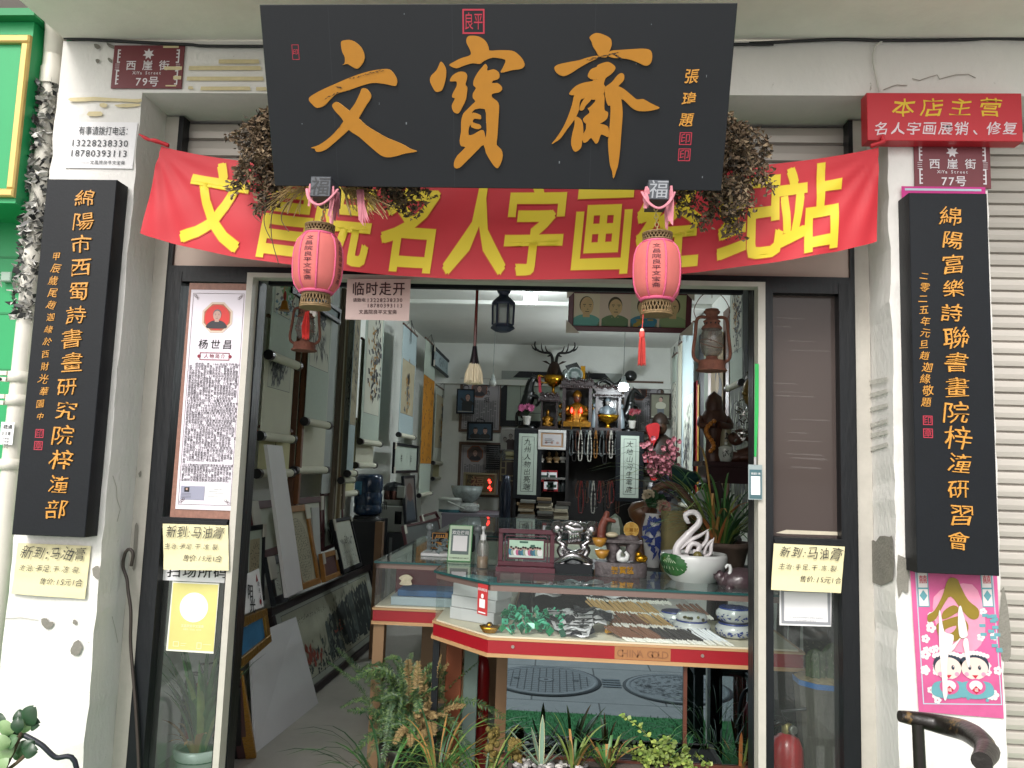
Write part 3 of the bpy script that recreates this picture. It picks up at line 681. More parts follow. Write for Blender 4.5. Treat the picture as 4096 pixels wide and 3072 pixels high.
for ch,(a,c)in zip(btxt,cen):
 u,v=FBn.hit(*D(a,c));s0=(u-TLb[0])/(TRb[0]-TLb[0])
 s0=min(.97,max(.03,s0));Wb,Hb=TRb[0]-TLb[0],.30
 for mt,bold,hh_,dx,dy in[(orange_line,.02,.0022,x*.026,y*.026)for x in(-1,1)for y in(-1,1)]+[(yel_cloth,.02,.0036,x*.017,y*.017)for x in(-1,1)for y in(-1,1)]:
  hh_+=.0001*(dx>0)+.0002*(dy>0);glyphs(ch,bold);gv,gf=GL[(ch,bold)]
  gv2,gf2=subdivide([((p[0]-.5),(p[1]-.36))for p in gv],gf,.12)
  out=[]
  for p in gv2:
   uu,vv,h=banner_pt(s0+(p[0]+dx)*.232/Wb,.53-(p[1]+dy)*.94);out.append(FBn(uu,vv,h+hh_))
  b.use(mt);b.add(out,gf2,True)
b.build('banner_lettering',ban)
b=MB();b.use(red_cloth)
for P0,s_ in((TLb,-1),(TRb,1)):
 q=[FBn(P0[0]+.03*-s_,P0[1]+.0,.015),FBn(P0[0]+.01*s_,P0[1]+.012,.025),FBn(P0[0]+.05*s_*(1 if s_<0 else.2),P0[1]+.022,.02),FBn(P0[0]+.09*s_*(1 if s_<0 else.15),P0[1]+.045,.012)]
 b.tube(curve(q,4),[.012,.013,.012,.012,.013,.014,.01,.008,.011,.012,.009,.006,.004],7,sq=.6)
b.build('tie_knot',ban)
#---- vertical boards
def vboard(c0,pts,main,side,cu,su,v0,v1,sv0,sv1,cell,scell,label,Yf):
 F=facade(Yf);(xa,za),(xb,zb)=F.hit(*pts[0]),F.hit(*pts[1])
 t=thing('vertical_sign_board',label,'sign board',F((xa+xb)/2,zb),'pair of black vertical boards')
 b=MB();b.use(black_wood);b.fbox(F,xa,xb,zb,za,-(2.797-Yf),0,.002);b.build('board',t)
 L_=za-zb;Wd=xb-xa
 b=MB();b.use(gold)
 n=len(main)
 for i,ch in enumerate(main):
  b.text(F,ch,xa+Wd*cu-cell/2+U(-.006,.006),za-v0-(L_-v0-v1)*i/(n-1),cell*U(.84,1.0),-.008,h=.0005,h1=.0045,sx=1.06,sy=.92,shear=.09,jit=.07,warp=.03)
 b.build('main_inscription',t)
 b=MB();b.use(gold);n=len(side)
 for i,ch in enumerate(side):
  b.text(F,ch,xa+Wd*su-scell/2+U(-.004,.004),za-sv0-(sv1-sv0)*i/(n-1),scell*U(.8,1),.0,h=.0005,h1=.0022,shear=.18,jit=.12,warp=.018)
 b.build('side_inscription',t)
 b=MB();b.use(red_seal)
 for k,ch in enumerate('印章'):
  x,z,w=xa+Wd*su,za-sv1-.062-k*.044,.032
  b.ring(F,x-w/2,z-w/2,x+w/2,z+w/2,.003,.0012);b.text(F,ch,x-w*.42,z,w*.84,.01,h=.0014)
 b.build('red_seal',t)
 return t,F,xa,xb,za,zb
vboard(0,(Q(0,0,380,1440),Q(0,2,680,1308)),'綿陽市西蜀詩書畫研究院梓潼部','甲辰歲尾趙迦緣於西財光華園中',.60,.25,.075,.095,.30,.90,.086,.038,'black vertical board on the left pillar with one column of large gold characters',2.72)
vboard(3,(Q(3,1,1287,42),Q(3,2,2016,1618)),'綿陽富樂詩聯書畫院梓潼研習會','二零二五年元旦趙迦緣敬題',.54,.17,.085,.11,.30,.74,.086,.036,'black vertical board on the right pillar with gold characters, pink paper behind it',2.71)
#---- street number plates
mar=mat('maroon_enamel','#6d2f36',.45,var=.05,vs=10)
pale=mat('pale_enamel','#d3ced2',.5)
def plate(F,tlp,brp,num,label,worn):
 (xa,za),(xb,zb)=F.hit(*tlp),F.hit(*brp);w,h_=xb-xa,za-zb;cx=(xa+xb)/2
 t=thing('street_number_plate',label,'number plate',F(cx,zb),'maroon street number plates')
 b=MB();b.use(mar);b.fbox(F,xa,xb,zb,za,0,.004,.001);b.build('plate',t)
 b=MB();b.use(pale);H=.0052
 st_=[(cx+w*.085*(1 if k%2==0 else.52)*math.sin(k*math.pi/7),za-h_*.21+w*.085*(1 if k%2==0 else.52)*math.cos(k*math.pi/7))for k in range(14)]
 b.poly(F,st_,H);b.build('star',t)
 b=MB();b.use(pale)
 for k,ch in enumerate('西崖街'):b.text(F,ch,cx+(k-1)*w*.235-w*.075,za-h_*.475,w*.15,.035,h=H)
 b.text(F,'XiYa Street',cx,za-h_*.645,w*.062,.03,h=H,align='c',sx=1,pitch=w*.062)
 b.text(F,num+'号',cx+w*.01,za-h_*.85,w*.155,.035,h=H,align='c',pitch=w*.15);b.build('plate_lettering',t)
 b=MB();b.use(pale)
 for s_ in(-1,1):
  x=cx+s_*w*.43;lw=w*.009
  for z0,z1 in((.10,.40),(.60,.92)):b.rect(F,x-lw,za-h_*z1,x+lw,za-h_*z0,H)
  for z in(.12,.2,.28,.40,.60,.72,.8,.9):b.rect(F,x-lw if s_<0 else x-w*.035,za-h_*z-lw,x+w*.035 if s_<0 else x+lw,za-h_*z+lw,H+.0002)
  for k in range(4):b.rect(F,x-w*.03,za-h_*(.44+k*.045),x+w*.03,za-h_*(.45+k*.045),H+.0003)
 b.build('border_ornament',t)
 if worn:
  b=MB();b.use(tape)
  for u0,v0,u1,v1 in((.70,.07,.92,.02),(.74,.58,.99,.50),(.88,.80,.99,.72),(.78,.96,.93,.93)):b.rect(F,xa+w*u0,za-h_*v0,xa+w*u1,za-h_*v1,H+.001)
  b.build('tape_strip',t)
Fpl=facade(2.795)
plate(Fpl,Q(0,0,925,368),Q(0,0,1462,715),'79','maroon number plate reading 79, on the left of the beam, stuck with old tape',True)
plate(Fpl,Q(3,0,1322,1148),Q(3,0,1945,1520),'77','clean maroon number plate reading 77, above the right board',False)
#---- red shop sign on the right
F=facade(2.74);(xa,za),(xb,zb)=F.hit(*Q(3,0,947,745)),F.hit(*Q(3,0,2207,1138))
t=thing('red_sign_box','red sign box with yellow and white brush characters at the top of the right pillar','sign',F((xa+xb)/2,zb))
b=MB();b.use(mat('red_acrylic','#b8202c',.4));b.fbox(F,xa,xb,zb,za,-.055,0,.002);b.build('box',t)
yel=mat('yellow_vinyl','#d9b52c',.5)
b=MB();b.use(yel)
for ch,u,v in(('本',1232,865),('店',1462,865),('主',1692,865),('营',1930,865)):
 p=F.hit(*Q(3,0,u,v));b.text(F,ch,p[0]-.037,p[1],.075,.03,h=.001,shear=.12,sx=1.1,warp=.03)
b.build('yellow_lettering',t)
b=MB();b.use(mat('white_vinyl','#d9c9cf',.5))
for i,ch in enumerate('名人字画展销、修复'):
 p=F.hit(*Q(3,0,1065+i*129+(22 if ch=='、' else 0),1035));b.text(F,ch,p[0]-.026,p[1],.052,.025,h=.001,shear=.12,warp=.03)
b.build('white_lettering',t)
#---- paper notices
def sheet(name,label,cat,F,corners,mt,hthick=.0002,group=None,curl=0):
 0
 q=[F.hit(*c)for c in corners]
 t=thing(name,label,cat,F((q[2][0]+q[3][0])/2,(q[2][1]+q[3][1])/2),group)
 NXs,NYs=8,14;b=MB();b.use(mt);vs=[]
 for j in range(NYs+1):
  for i in range(NXs+1):
   s_,r_=i/NXs,j/NYs
   u=(q[0][0]*(1-s_)+q[1][0]*s_)*(1-r_)+(q[3][0]*(1-s_)+q[2][0]*s_)*r_
   v=(q[0][1]*(1-s_)+q[1][1]*s_)*(1-r_)+(q[3][1]*(1-s_)+q[2][1]*s_)*r_
   vs.append(F(u,v,hthick+curl*(.4*abs(math.sin(r_*9))+r_**4*(1.5+math.sin(s_*5)))))
 b.add(vs,[(j*(NXs+1)+i,(j+1)*(NXs+1)+i,(j+1)*(NXs+1)+i+1,j*(NXs+1)+i+1)for j in range(NYs)for i in range(NXs)],True)
 b.build('sheet',t)
 o=F(q[0][0],q[0][1]);uu=F(q[1][0],q[1][1])-o;vv=o-F(q[3][0],q[3][1])
 G=Frame(o,uu,vv);return t,G,uu.length,vv.length
t,G,w,h_=sheet('phone_notice','white paper notice with two telephone numbers on the left pillar','notice',Fpl,[Q(0,0,548,978),Q(0,0,1108,985),Q(0,0,1065,1357),Q(0,0,520,1350)],paper_white)
grey_txt=mat('grey_print','#3e4146',.7)
b=MB();b.use(grey_txt);b.text(G,'有事请拨打电话：',w*.17,-h_*.20,w*.098,.008,h=.003,sy=1.35,pitch=w*.096);b.text(G,'13228238330',w*.07,-h_*.46,w*.135,.006,h=.003,pitch=w*.122);b.text(G,'18780393113',w*.07,-h_*.68,w*.135,.006,h=.003,pitch=w*.122);b.text(G,'——文昌院良平文宝斋',w*.25,-h_*.88,w*.06,.01,h=.003,pitch=w*.063);b.build('notice_text',t)
ypap=mat('yellow_note_paper','#d6cda4',.75,var=.03,vs=8,bump=.15,bs=30)
pen=mat('pen_ink','#2a2a2c',.6)
def note(label,F,cs):
 t,G,w,h_=sheet('handwritten_note',label,'note',F,cs,ypap,.003,'yellow handwritten notes',curl=.004)
 b=MB();b.use(pen);k=dict(h=.011,shear=.22,jit=.12,warp=.018)
 b.text(G,'新到:马油膏',w*.07,-h_*.17,w*.155,-.008,pitch=w*.165,sy=1.15,**k)
 b.text(G,'主治:手足.干.冻.裂.',w*.06,-h_*.48,w*.09,-.01,pitch=w*.097,**k)
 b.text(G,'售价:15元1合',w*.36,-h_*.73,w*.10,-.008,pitch=w*.094,**k);b.build('handwriting',t)
note('yellow handwritten note pasted on the left pillar under the black board',Fpl,[Q(0,2,150,1350),Q(0,2,738,1375),Q(0,3,690,298),Q(0,3,105,252)])
Fg=facade(2.94)
note('yellow handwritten note on the left window under the biography poster',Fg,[Q(0,2,1312,1195),Q(0,2,1838,1208),Q(0,2,1845,1572),Q(0,2,1325,1562)])
note('yellow handwritten note on the right window above the white code sheet',Fg,[Q(3,2,198,1353),Q(3,2,768,1380),Q(3,3,735,250),Q(3,3,172,222)])
Fg2=facade(2.997)
t,G,w,h_=sheet('code_notice','white plastic notice with bold black writing half hidden under the left yellow note','notice',Fg2,[Q(0,2,1310,1540),Q(0,2,1840,1550),Q(0,3,1828,172),Q(0,3,1302,148)],paper_white)
b=MB();b.use(ink);b.text(G,'扫场所码',w*.06,-h_*.36,w*.22,.035,h=.002,sy=.8,pitch=w*.235);b.build('notice_text',t)
t,G,w,h_=sheet('yellow_code_sheet','yellow laminated sheet with a white disc on the left window glass','notice',Fg2,[Q(0,3,1388,158),Q(0,3,1765,175),Q(0,3,1718,740),Q(0,3,1335,715)],mat('white_laminate','#dcdccf',.25))
b=MB();b.use(mat('yellow_print','#cfc67c',.3,var=.12,vs=3));b.rect(G,w*.02,-h_*.975,w*.98,-h_*.02,.001);b.use(paper_white);b.disc(G,w*.5,-h_*.36,w*.30,.0018,32)
b.build('print',t)
pale_y=mat('pale_yellow_print','#e6e3c4',.4)
b=MB();b.use(pale_y);b.text(G,'文昌院良平文宝斋',w*.5,-h_*.63,w*.06,.02,h=.002,align='c');b.text(G,'有意见、可扫码、我们的',w*.5,-h_*.68,w*.035,h=.002,align='c')
b.ring(G,w*.12,-h_*.93,w*.24,-h_*.86,w*.01,.002);b.ring(G,w*.62,-h_*.95,w*.72,-h_*.86,w*.01,.002);b.rect(G,w*.28,-h_*.885,w*.40,-h_*.88,.002);b.rect(G,w*.28,-h_*.915,w*.38,-h_*.91,.002);b.rect(G,w*.75,-h_*.885,w*.92,-h_*.88,.002);b.build('pale_text',t)
t,G,w,h_=sheet('white_code_sheet','white laminated sheet with grey border on the right window glass under the yellow note','notice',Fg2,[Q(3,3,245,215),Q(3,3,665,230),Q(3,3,660,522),Q(3,3,245,510)],paper_white)
b=MB();b.use(mat('grey_border_print','#8b8d92',.5));b.ring(G,w*.03,-h_*.95,w*.97,-.0,w*.055,.001);b.text(G,'四川省新型冠状病毒肺炎疫情应急指挥部',w*.5,-h_*.77,w*.036,h=.001,align='c');b.text(G,'四川省大数据中心提供支持',w*.5,-h_*.85,w*.033,h=.001,align='c');b.build('print',t)
#---- pink 'away for a moment' sign hanging in the doorway
Fa=facade(2.935)
t,G,w,h_=sheet('away_sign','pale pink card saying away for a moment, hanging from the door frame','sign',Fa,[Q(1,1,785,738),Q(1,1,1295,738),Q(1,1,1280,1075),Q(1,1,768,1062)],mat('pink_card','#d5b9b4',.4),hthick=.004)
dkr=mat('dark_maroon_print','#3a1417',.5)
b=MB();b.use(dkr);b.text(G,'临时走开',w*.5,-h_*.25,w*.20,.04,h=.006,align='c',sy=1.12,pitch=w*.213);b.text(G,'请致电',w*.10,-h_*.525,w*.068,.03,h=.006);b.text(G,'13228238330',w*.315,-h_*.525,w*.085,.02,h=.006,pitch=w*.0835);b.text(G,'18780393113',w*.32,-h_*.66,w*.085,.02,h=.006,pitch=w*.0835);b.text(G,'文昌院良平文宝斋',w*.20,-h_*.82,w*.075,.02,h=.006);b.build('sign_text',t)
#---- new year poster under the right board
pinkp=mat('pink_poster_print','#c4588a',.7,var=.28,vs=2.5)
t,G,w,h_=sheet('pink_poster','torn pink new year poster with gold character and two smiling children, right pillar','poster',facade(2.794),[Q(3,2,1285,1400),Q(3,2,1985,1400),Q(3,3,2050,1262),Q(3,3,1365,1205)],pinkp)
whp=mat('white_print','#d8d0cf',.7,var=.06,vs=10);tealp=mat('teal_print','#5f97a0',.7,var=.1,vs=10);bluep=mat('pale_blue_print','#a9bcc9',.7);oliveg=mat('olive_gold_print','#85701f',.5,var=.1,vs=12);skin=mat('pale_skin_print','#dcc4ba',.7);navy=mat('navy_print','#26303f',.6);rosep=mat('rose_print','#d88ea8',.7,var=.15,vs=6)
b=MB();b.use(bluep);b.ring(G,w*.055,-h_*.955,w*.945,-h_*.05,w*.012,.0008)
for x in(.07,.80):
 b.use(whp);b.rect(G,w*x,-h_*.36,w*(x+.13),-h_*.06,.001);b.use(tealp);b.ring(G,w*x,-h_*.36,w*(x+.13),-h_*.06,w*.012,.0013);b.rect(G,w*x,-h_*.25,w*(x+.13),-h_*.24,.0015);b.poly(G,[(w*(x+.065),-h_*.255),(w*(x+.11),-h_*.29),(w*(x+.065),-h_*.325),(w*(x+.02),-h_*.29)],.0015)
 b.use(mat('red_print','#b3203a',.7));b.text(G,'囍',w*(x+.02),-h_*.19,w*.10,.02,h=.0016)
b.build('border_print',t)
b=MB();b.use(rosep);b.poly(G,smoothpoly([(w*.25,-h_*.30),(w*.7,-h_*.22),(w*.82,-h_*.45),(w*.7,-h_*.62),(w*.35,-h_*.6)],4),.0012)
b.use(whp)
for k in range(26):
 x,y,r=U(.10,.24)if k<17 else U(.75,.93),U(.36,.93),U(.028,.05)
 for a in range(5):b.disc(G,w*x+w*r*.7*math.cos(a*1.2566),-h_*y+w*r*.7*math.sin(a*1.2566),w*r*.52,.0014+k*2e-5+a*3e-6,10)
b.use(tealp)
for k in range(14):
 x,y=U(.74,.92),U(.42,.68);b.rect(G,w*x,-h_*y,w*(x+.07),-h_*(y-.02),.0022+k*2e-5)
for k in range(8):b.disc(G,w*U(.12,.9),-h_*U(.88,.93),w*U(.012,.03),.0022+k*2e-5,12)
b.build('flower_print',t)
b=MB()
for i,(x,y)in enumerate(((.36,.735),(.66,.735))):
 b.use(navy);b.disc(G,w*x,-h_*(y-.02),w*.165,.0026,28,ry=w*.15)
 b.use(skin);b.disc(G,w*x,-h_*y,w*.15,.0030,28,ry=w*.125)
 b.use(whp)
 for k in range(9):b.disc(G,w*(x-.15+.0375*k),-h_*(y-.075-.02*math.sin(k/8*3.14)),w*.026,.0034+k*1e-5,12)
 b.use(navy)
 for s_ in(-1,1):
  b.disc(G,w*(x+s_*.055),-h_*(y-.005),w*.018,.0034,14,ry=w*.026)
 b.use(whp)
 for s_ in(-1,1):b.disc(G,w*(x+s_*.055+.005),-h_*(y-.01),w*.006,.0036,8)
 b.use(rosep)
 for s_ in(-1,1):b.disc(G,w*(x+s_*.095),-h_*(y+.035),w*.025,.0034,14)
 b.use(mat('red_print','#b3203a',.7));b.poly(G,[(w*(x-.035),-h_*(y+.04)),(w*x,-h_*(y+.062)),(w*(x+.035),-h_*(y+.04))],.0036)
 b.use(tealp);b.poly(G,smoothpoly([(w*(x-.17),-h_*(y+.09)),(w*x,-h_*(y+.075)),(w*(x+.17),-h_*(y+.09)),(w*(x+.19),-h_*(y+.16)),(w*x,-h_*(y+.185)),(w*(x-.19),-h_*(y+.16))],4),.0028+.0003*i)
 b.use(pinkp);b.disc(G,w*x,-h_*(y+.11),w*.11,.0034,24,ry=w*.09);b.use(whp);b.disc(G,w*x,-h_*(y+.105),w*.075,.0036,20,ry=w*.06);b.use(mat('red_print','#b3203a',.7));b.poly(G,[(w*(x-.05),-h_*(y+.13)),(w*x,-h_*(y+.105)),(w*(x+.05),-h_*(y+.13)),(w*x,-h_*(y+.155))],.0039);b.use(whp);b.text(G,'福',w*(x-.022),-h_*(y+.13),w*.045,.01,h=.0042)
b.build('children_print',t)
b=MB();b.use(oliveg)
he=[[(1600,1640),(1670,1640),(1700,1700),(1760,1810),(1840,1880),(1840,1950),(1780,1960),(1700,1880),(1620,1780),(1560,1850),(1500,1960),(1440,1985),(1435,1930),(1490,1890),(1550,1780)],[(1560,1900),(1640,1850),(1690,1890),(1600,1950),(1550,1960)],[(1510,2000),(1600,1960),(1700,1940),(1760,2010),(1740,2090),(1680,2130),(1590,2150),(1540,2130),(1510,2060)]]
for i,s_ in enumerate(he):b.poly(G,[(lambda p:(p[0],p[1]))(G.hit(*Q(3,2,u,v)))for u,v in smoothpoly(s_,3)],.0030+i*.0003)
b.use(rosep);b.poly(G,smoothpoly([G.hit(*Q(3,2,u,v))for u,v in((1575,2045),(1660,2015),(1640,2060),(1590,2080))],3),.0042);b.build('gold_character',t)
b=MB();b.use(whp)
for i,pts in enumerate(([(1525,385),(1545,450),(1565,560),(1640,590),(1620,690),(1590,780),(1590,1000),(1585,1090),(1560,1100),(1545,900),(1525,700),(1520,520)],[(1680,370),(1705,370),(1750,560),(1735,605),(1690,600),(1675,500)],[(1735,610),(1760,640),(1770,820),(1755,840),(1730,740),(1715,640)],[(1600,700),(1690,610),(1680,640),(1620,720)])):
 b.poly(G,[(a+U(-.001,.001),c)for a,c in smoothpoly([G.hit(*Q(3,3,u,v))for u,v in pts],3)],.0052+i*.0004)
b.build('torn_patch',t)
t,G,w,h_=sheet('pink_backing_paper','pink paper with white printed border, edges showing around the right black board','poster',facade(2.790),[Q(3,0,1222,1500),Q(3,0,1897,1508),Q(3,2,1995,1395),Q(3,2,1282,1395)],mat('magenta_paper','#b9307e',.7),hthick=.0035)
b=MB();b.use(bluep);b.rect(G,w*.04,-.016,w*.95,-.008,.0045);b.build('border_print',t)
b=MB();b.use(mat('crimson_paper','#a31c38',.6));b.rect(G,.0,-h_*1.0,.012,-h_*.05,.004);b.build('red_edge',t)
#---- biography poster in the left window
t,G,w,h_=sheet('biography_poster','tall framed biography poster with an octagonal portrait filling the left window','poster',facade(2.952),[Q(0,1,1525,768),Q(0,1,2018,775),Q(0,2,1872,1165),Q(0,2,1366,1143)],mat('brown_pattern_paper','#8a6355',.5,var=.2,vs=60))
b=MB();b.use(mat('lilac_paper','#d9d2dc',.4));b.rect(G,w*.045,-h_*.965,w*.955,-h_*.03,.004);b.build('text_panel',t)
brn=mat('brown_line_print','#4a2d2b',.6)
b=MB();b.use(brn);b.ring(G,w*.085,-h_*.945,w*.915,-h_*.045,w*.005,.0055)
for cu,cv in((.085,.045),(.915,.045),(.085,.945),(.915,.945)):
 for k in range(3):
  d=w*(.02+.022*k);s1=1 if cu<.5 else-1;s2=-1 if cv<.5 else 1
  x,y=w*cu+s1*d,-h_*cv+s2*d*(1)
  b.ring(G,min(x,x+s1*w*.035),min(y,y+s2*w*.035),max(x,x+s1*w*.035),max(y,y+s2*w*.035),w*.005,.0057+k*.0001)
b.build('border_print',t)
def octagon(r,rx=1):return[(r*rx*math.cos(math.pi/8+k*math.pi/4),r*math.sin(math.pi/8+k*math.pi/4))for k in range(8)]
def bust(b,G,u,v,s,H,face,hair,coat,bgc=None,collar=None,tilt=0,bald=0):
 0
 b.use(coat);b.poly(G,smoothpoly([(u-s*.55,v-s*.62),(u-s*.5,v-s*.35),(u-s*.2,v-s*.18),(u+s*.2,v-s*.18),(u+s*.5,v-s*.35),(u+s*.55,v-s*.62)],3),H)
 b.use(face);b.rect(G,u-s*.12,v-s*.26,u+s*.12,v-s*.05,H+.0002)
 b.use(hair);b.disc(G,u,v+s*.17,s*.245,H+.0004,22,ry=s*.30)
 b.use(face);b.disc(G,u+tilt*s*.03,v+s*(.10+.03*bald),s*.225,H+.0006,22,ry=s*(.285+.03*bald))
 b.use(hair)
 for q in(-1,1):
  b.rect(G,u+q*s*.10-s*.05+tilt*s*.05,v+s*.17,u+q*s*.10+s*.05+tilt*s*.05,v+s*.195,H+.0008);b.disc(G,u+q*s*.10+tilt*s*.05,v+s*.125,s*.018,H+.0008,8)
 b.rect(G,u-s*.07+tilt*s*.05,v-s*.075,u+s*.07+tilt*s*.05,v-s*.05,H+.0008);b.rect(G,u-s*.02+tilt*s*.06,v+s*.01,u+s*.035+tilt*s*.06,v+s*.03,H+.0008)
 if collar:b.use(collar);b.poly(G,[(u-s*.15,v-s*.18),(u,v-s*.36),(u+s*.15,v-s*.18),(u+s*.10,v-s*.16),(u,v-s*.27),(u-s*.10,v-s*.16)],H+.0008)
red_print=mat('red_photo_print','#c0241f',.45);greyhair=mat('grey_hair_print','#5c5a60',.6);tan=mat('tan_face_print','#b08f83',.6);dkcoat=mat('dark_coat_print','#2c2a30',.6)
b=MB();pc=(w*.5,-h_*.150);R_=w*.265
b.use(mat('beige_print','#c7b4a4',.5));b.poly(G,[(pc[0]+a,pc[1]+c)for a,c in octagon(R_)],.0056);b.use(mat('copper_print','#9a5a3c',.5));b.poly(G,[(pc[0]+a,pc[1]+c)for a,c in octagon(R_*.87)],.0059);b.use(red_print);b.disc(G,pc[0],pc[1],R_*.76,.0062,30)
bust(b,G,pc[0],pc[1],R_*1.05,.0066,tan,greyhair,dkcoat);b.build('portrait_print',t)
b=MB();b.use(ink);b.text(G,'杨世昌',w*.5,-h_*.267,w*.16,.025,h=.0056,align='c',pitch=w*.195,shear=.08)
b.use(mat('maroon_print','#7e2434',.6));b.text(G,'人物简介',w*.5,-h_*.318,w*.075,.01,h=.0056,align='c',pitch=w*.09);b.ring(G,w*.26,-h_*.335,w*.74,-h_*.302,w*.012,.0056)
for s_ in(.25,.75):b.disc(G,w*s_,-h_*.3185,w*.028,.0058,12)
b.build('heading_text',t)
bio=['　　杨世昌，男，1941年出生于梓潼山','区，自幼家境贫寒，幼承家教，心地善','良，对人诚恳，朴实无华，勤奋好学，','公正无私。自幼酷爱艺术，曾受梓潼籍','刊称东方色彩大师的李有行教授现场指','教水粉画写生。61年初中毕业回乡后被','聘为小学代课教师，文化大革命后因具','美术特长被调县委宣传部“三忠于”展','览馆作临时美术宣传工作。71年展览馆','结束被保送四川美院进修重描色彩，曾','受魏传义、谢梓文、等名家教授多次亲','手指教。修满回县被正式安排到县川剧','团搞舞台美术工作，直到政策性剧团解','体才选择了下海经商。个人办起了工美','广告部创业，并选入了县政协任委员，','82年被评为四川省一级舞台美术师。','86年正式退休。1996年被选为县美术书','法协会理事。99年9月被加入绵阳市美','术家协会。99年10月加入四川省美术家','协会。2014年曾为第四届中国诗歌节全','权设制开幕式的舞台美术受到文化部领','导的高度赞扬。2015年11月加入四川省','老年诗词创作研究会。2015年9月书画','作品参加抗战70周年展览被中国报道网','评为书画名家，连续在海内外宣传报','导。2015年加入绵阳市老年书画研究','会。2015年8月加入四川省儒林书画院','并任理事。世昌先生从事艺术创作50余','年里，对各类中西绘画，雕塑，书法和','灯扎工艺等和民间艺术有深厚研究。其','作品手法新颖，构思严谨，设色明快，造','型准确，形象生动。深得广大民众赞','扬，凡参加的各级展览均获各类大奖。','先生爱好广泛、隙猎多样、功底扎实，','人才难得。1998年开始界入影视写作，','先后创编了四十一集古装电视剧《文昌','传奇》大型电影剧本一人民公仆一习仲','勋，大型电影新闻记录片《抗美援老》','二十四集《妙善公主》和二十集现代题','材《天边的挂念》等五部影视大','作……','2015年被四川绵阳旅游学校文昌文化研','究院选为常务副院长，日前正紧锣密鼓','的收集整理资料准备出版近百万字的','《中华文昌大传》时下，世昌君正值耄','耋之秋，仍笔耕不缀、接地气、上山下','乡……风雨载途的为党的文化事业和社','会精神文明建设默默无闻的添砖添瓦。']
b=MB();b.use(mat('print_ink','#2e2a32',.7))
for i,ln in enumerate(bio):b.text(G,ln,w*.105,-h_*(.352+i*.01045),w*.0455,.02,h=.0054,pitch=w*.0465)
b.build('body_text',t)
b=MB();b.use(mat('grey_blue_print','#8f90a3',.5));b.rect(G,w*.115,-h_*.925,w*.49,-h_*.868,.0056);b.use(paper_white);b.rect(G,w*.50,-h_*.925,w*.89,-h_*.868,.0056);b.use(ink);b.rect(G,w*.17,-h_*.893,w*.25,-h_*.873,.0060);b.use(tan);b.disc(G,w*.21,-h_*.881,w*.018,.0064,10)
b.use(greyhair);b.text(G,'作品登记证书',w*.70,-h_*.879,w*.025,h=.006,align='c')
for k in range(4):b.rect(G,w*.13,-h_*(.90+k*.006),w*.28,-h_*(.8985+k*.006),.006);b.rect(G,w*.55,-h_*(.889+k*.007),w*U(.7,.85),-h_*(.8875+k*.007),.006)
b.build('certificate_print',t)
#---- dried mugwort behind the plaque
dry1,dry2,dry3=mat('dry_leaf','#6b5946',.9,var=.25,vs=30),mat('dry_leaf_pale','#8d7b62',.9,var=.2,vs=30),mat('dry_leaf_dark','#3e372f',.9)
straw=mat('straw','#b39a6b',.8,var=.2,vs=30);stemm=mat('dry_stem','#5a4a3a',.85)
def mugwort(label,c0,spread_poly,strands,ns,Yr):
 0
 t=thing('dried_herb_bunch',label,'dried herbs',c0,'dried mugwort bunches behind the plaque')
 bs_,bl_=MB(),MB();bs_.use(stemm)
 for k in range(ns):
  f,e=RNG.choice(strands);st=V(f)+V((U(-.03,.03),U(-.05,.03),U(-.02,.03)));en=V(e)+V((U(-.05,.05),U(-.05,.05),U(-.06,.05)))
  mid_=(st+en)/2+V((U(-.04,.04),U(-.03,.03),U(0,.06)));pts=curve([st,mid_,en],7);bs_.tube(pts,.0018,4,False)
  for p in pts:
   for q in range(6):
    bl_.use(RNG.choice((dry1,dry1,dry2,dry3)));a=V((U(-1,1),U(-1,.6),U(-1.2,.5))).normalized();pp=p+V((U(-.012,.012),U(-.012,.012),U(-.012,.012)));l=U(.010,.030);nn=V((U(-1,1),U(-1,1),U(-1,1))).normalized();s_=a.cross(nn);s_=s_.normalized()*l*.26
    m_=pp+a*l*.5+nn*l*.18
    bl_.add([pp,m_+s_,pp+a*l-nn*l*.1,m_-s_],[(0,1,2),(0,2,3)])
 bs_.build('stems',t);bl_.build('leaves',t);return t
Pm=lambda a,c,Y:P(a*1.8517,c*1.8517,Y)
mugwort('brown dried mugwort bunch hanging out behind the left edge of the plaque',Pm(560,330,2.6),None,[(Pm(590,265,2.56),Pm(530,330,2.60)),(Pm(590,270,2.56),Pm(560,400,2.60)),(Pm(600,300,2.58),Pm(590,420,2.6)),(Pm(575,258,2.56),Pm(512,290,2.6)),(Pm(585,330,2.56),Pm(520,400,2.60)),(Pm(610,380,2.58),Pm(580,440,2.6)),(Pm(565,280,2.58),Pm(500,345,2.62)),(Pm(600,330,2.58),Pm(545,430,2.62)),(Pm(580,290,2.56),Pm(580,380,2.58))],34,.1)
mugwort('brown dried mugwort bunch spilling out behind the right edge of the plaque',Pm(1600,330,2.6),None,[(Pm(1568,262,2.56),Pm(1640,340,2.60)),(Pm(1565,270,2.56),Pm(1600,420,2.62)),(Pm(1570,300,2.56),Pm(1580,410,2.60)),(Pm(1560,300,2.56),Pm(1620,370,2.60)),(Pm(1585,280,2.57),Pm(1660,360,2.60)),(Pm(1560,400,2.58),Pm(1600,470,2.60)),(Pm(1600,320,2.57),Pm(1650,400,2.62)),(Pm(1575,330,2.57),Pm(1610,440,2.62))],30,.1)
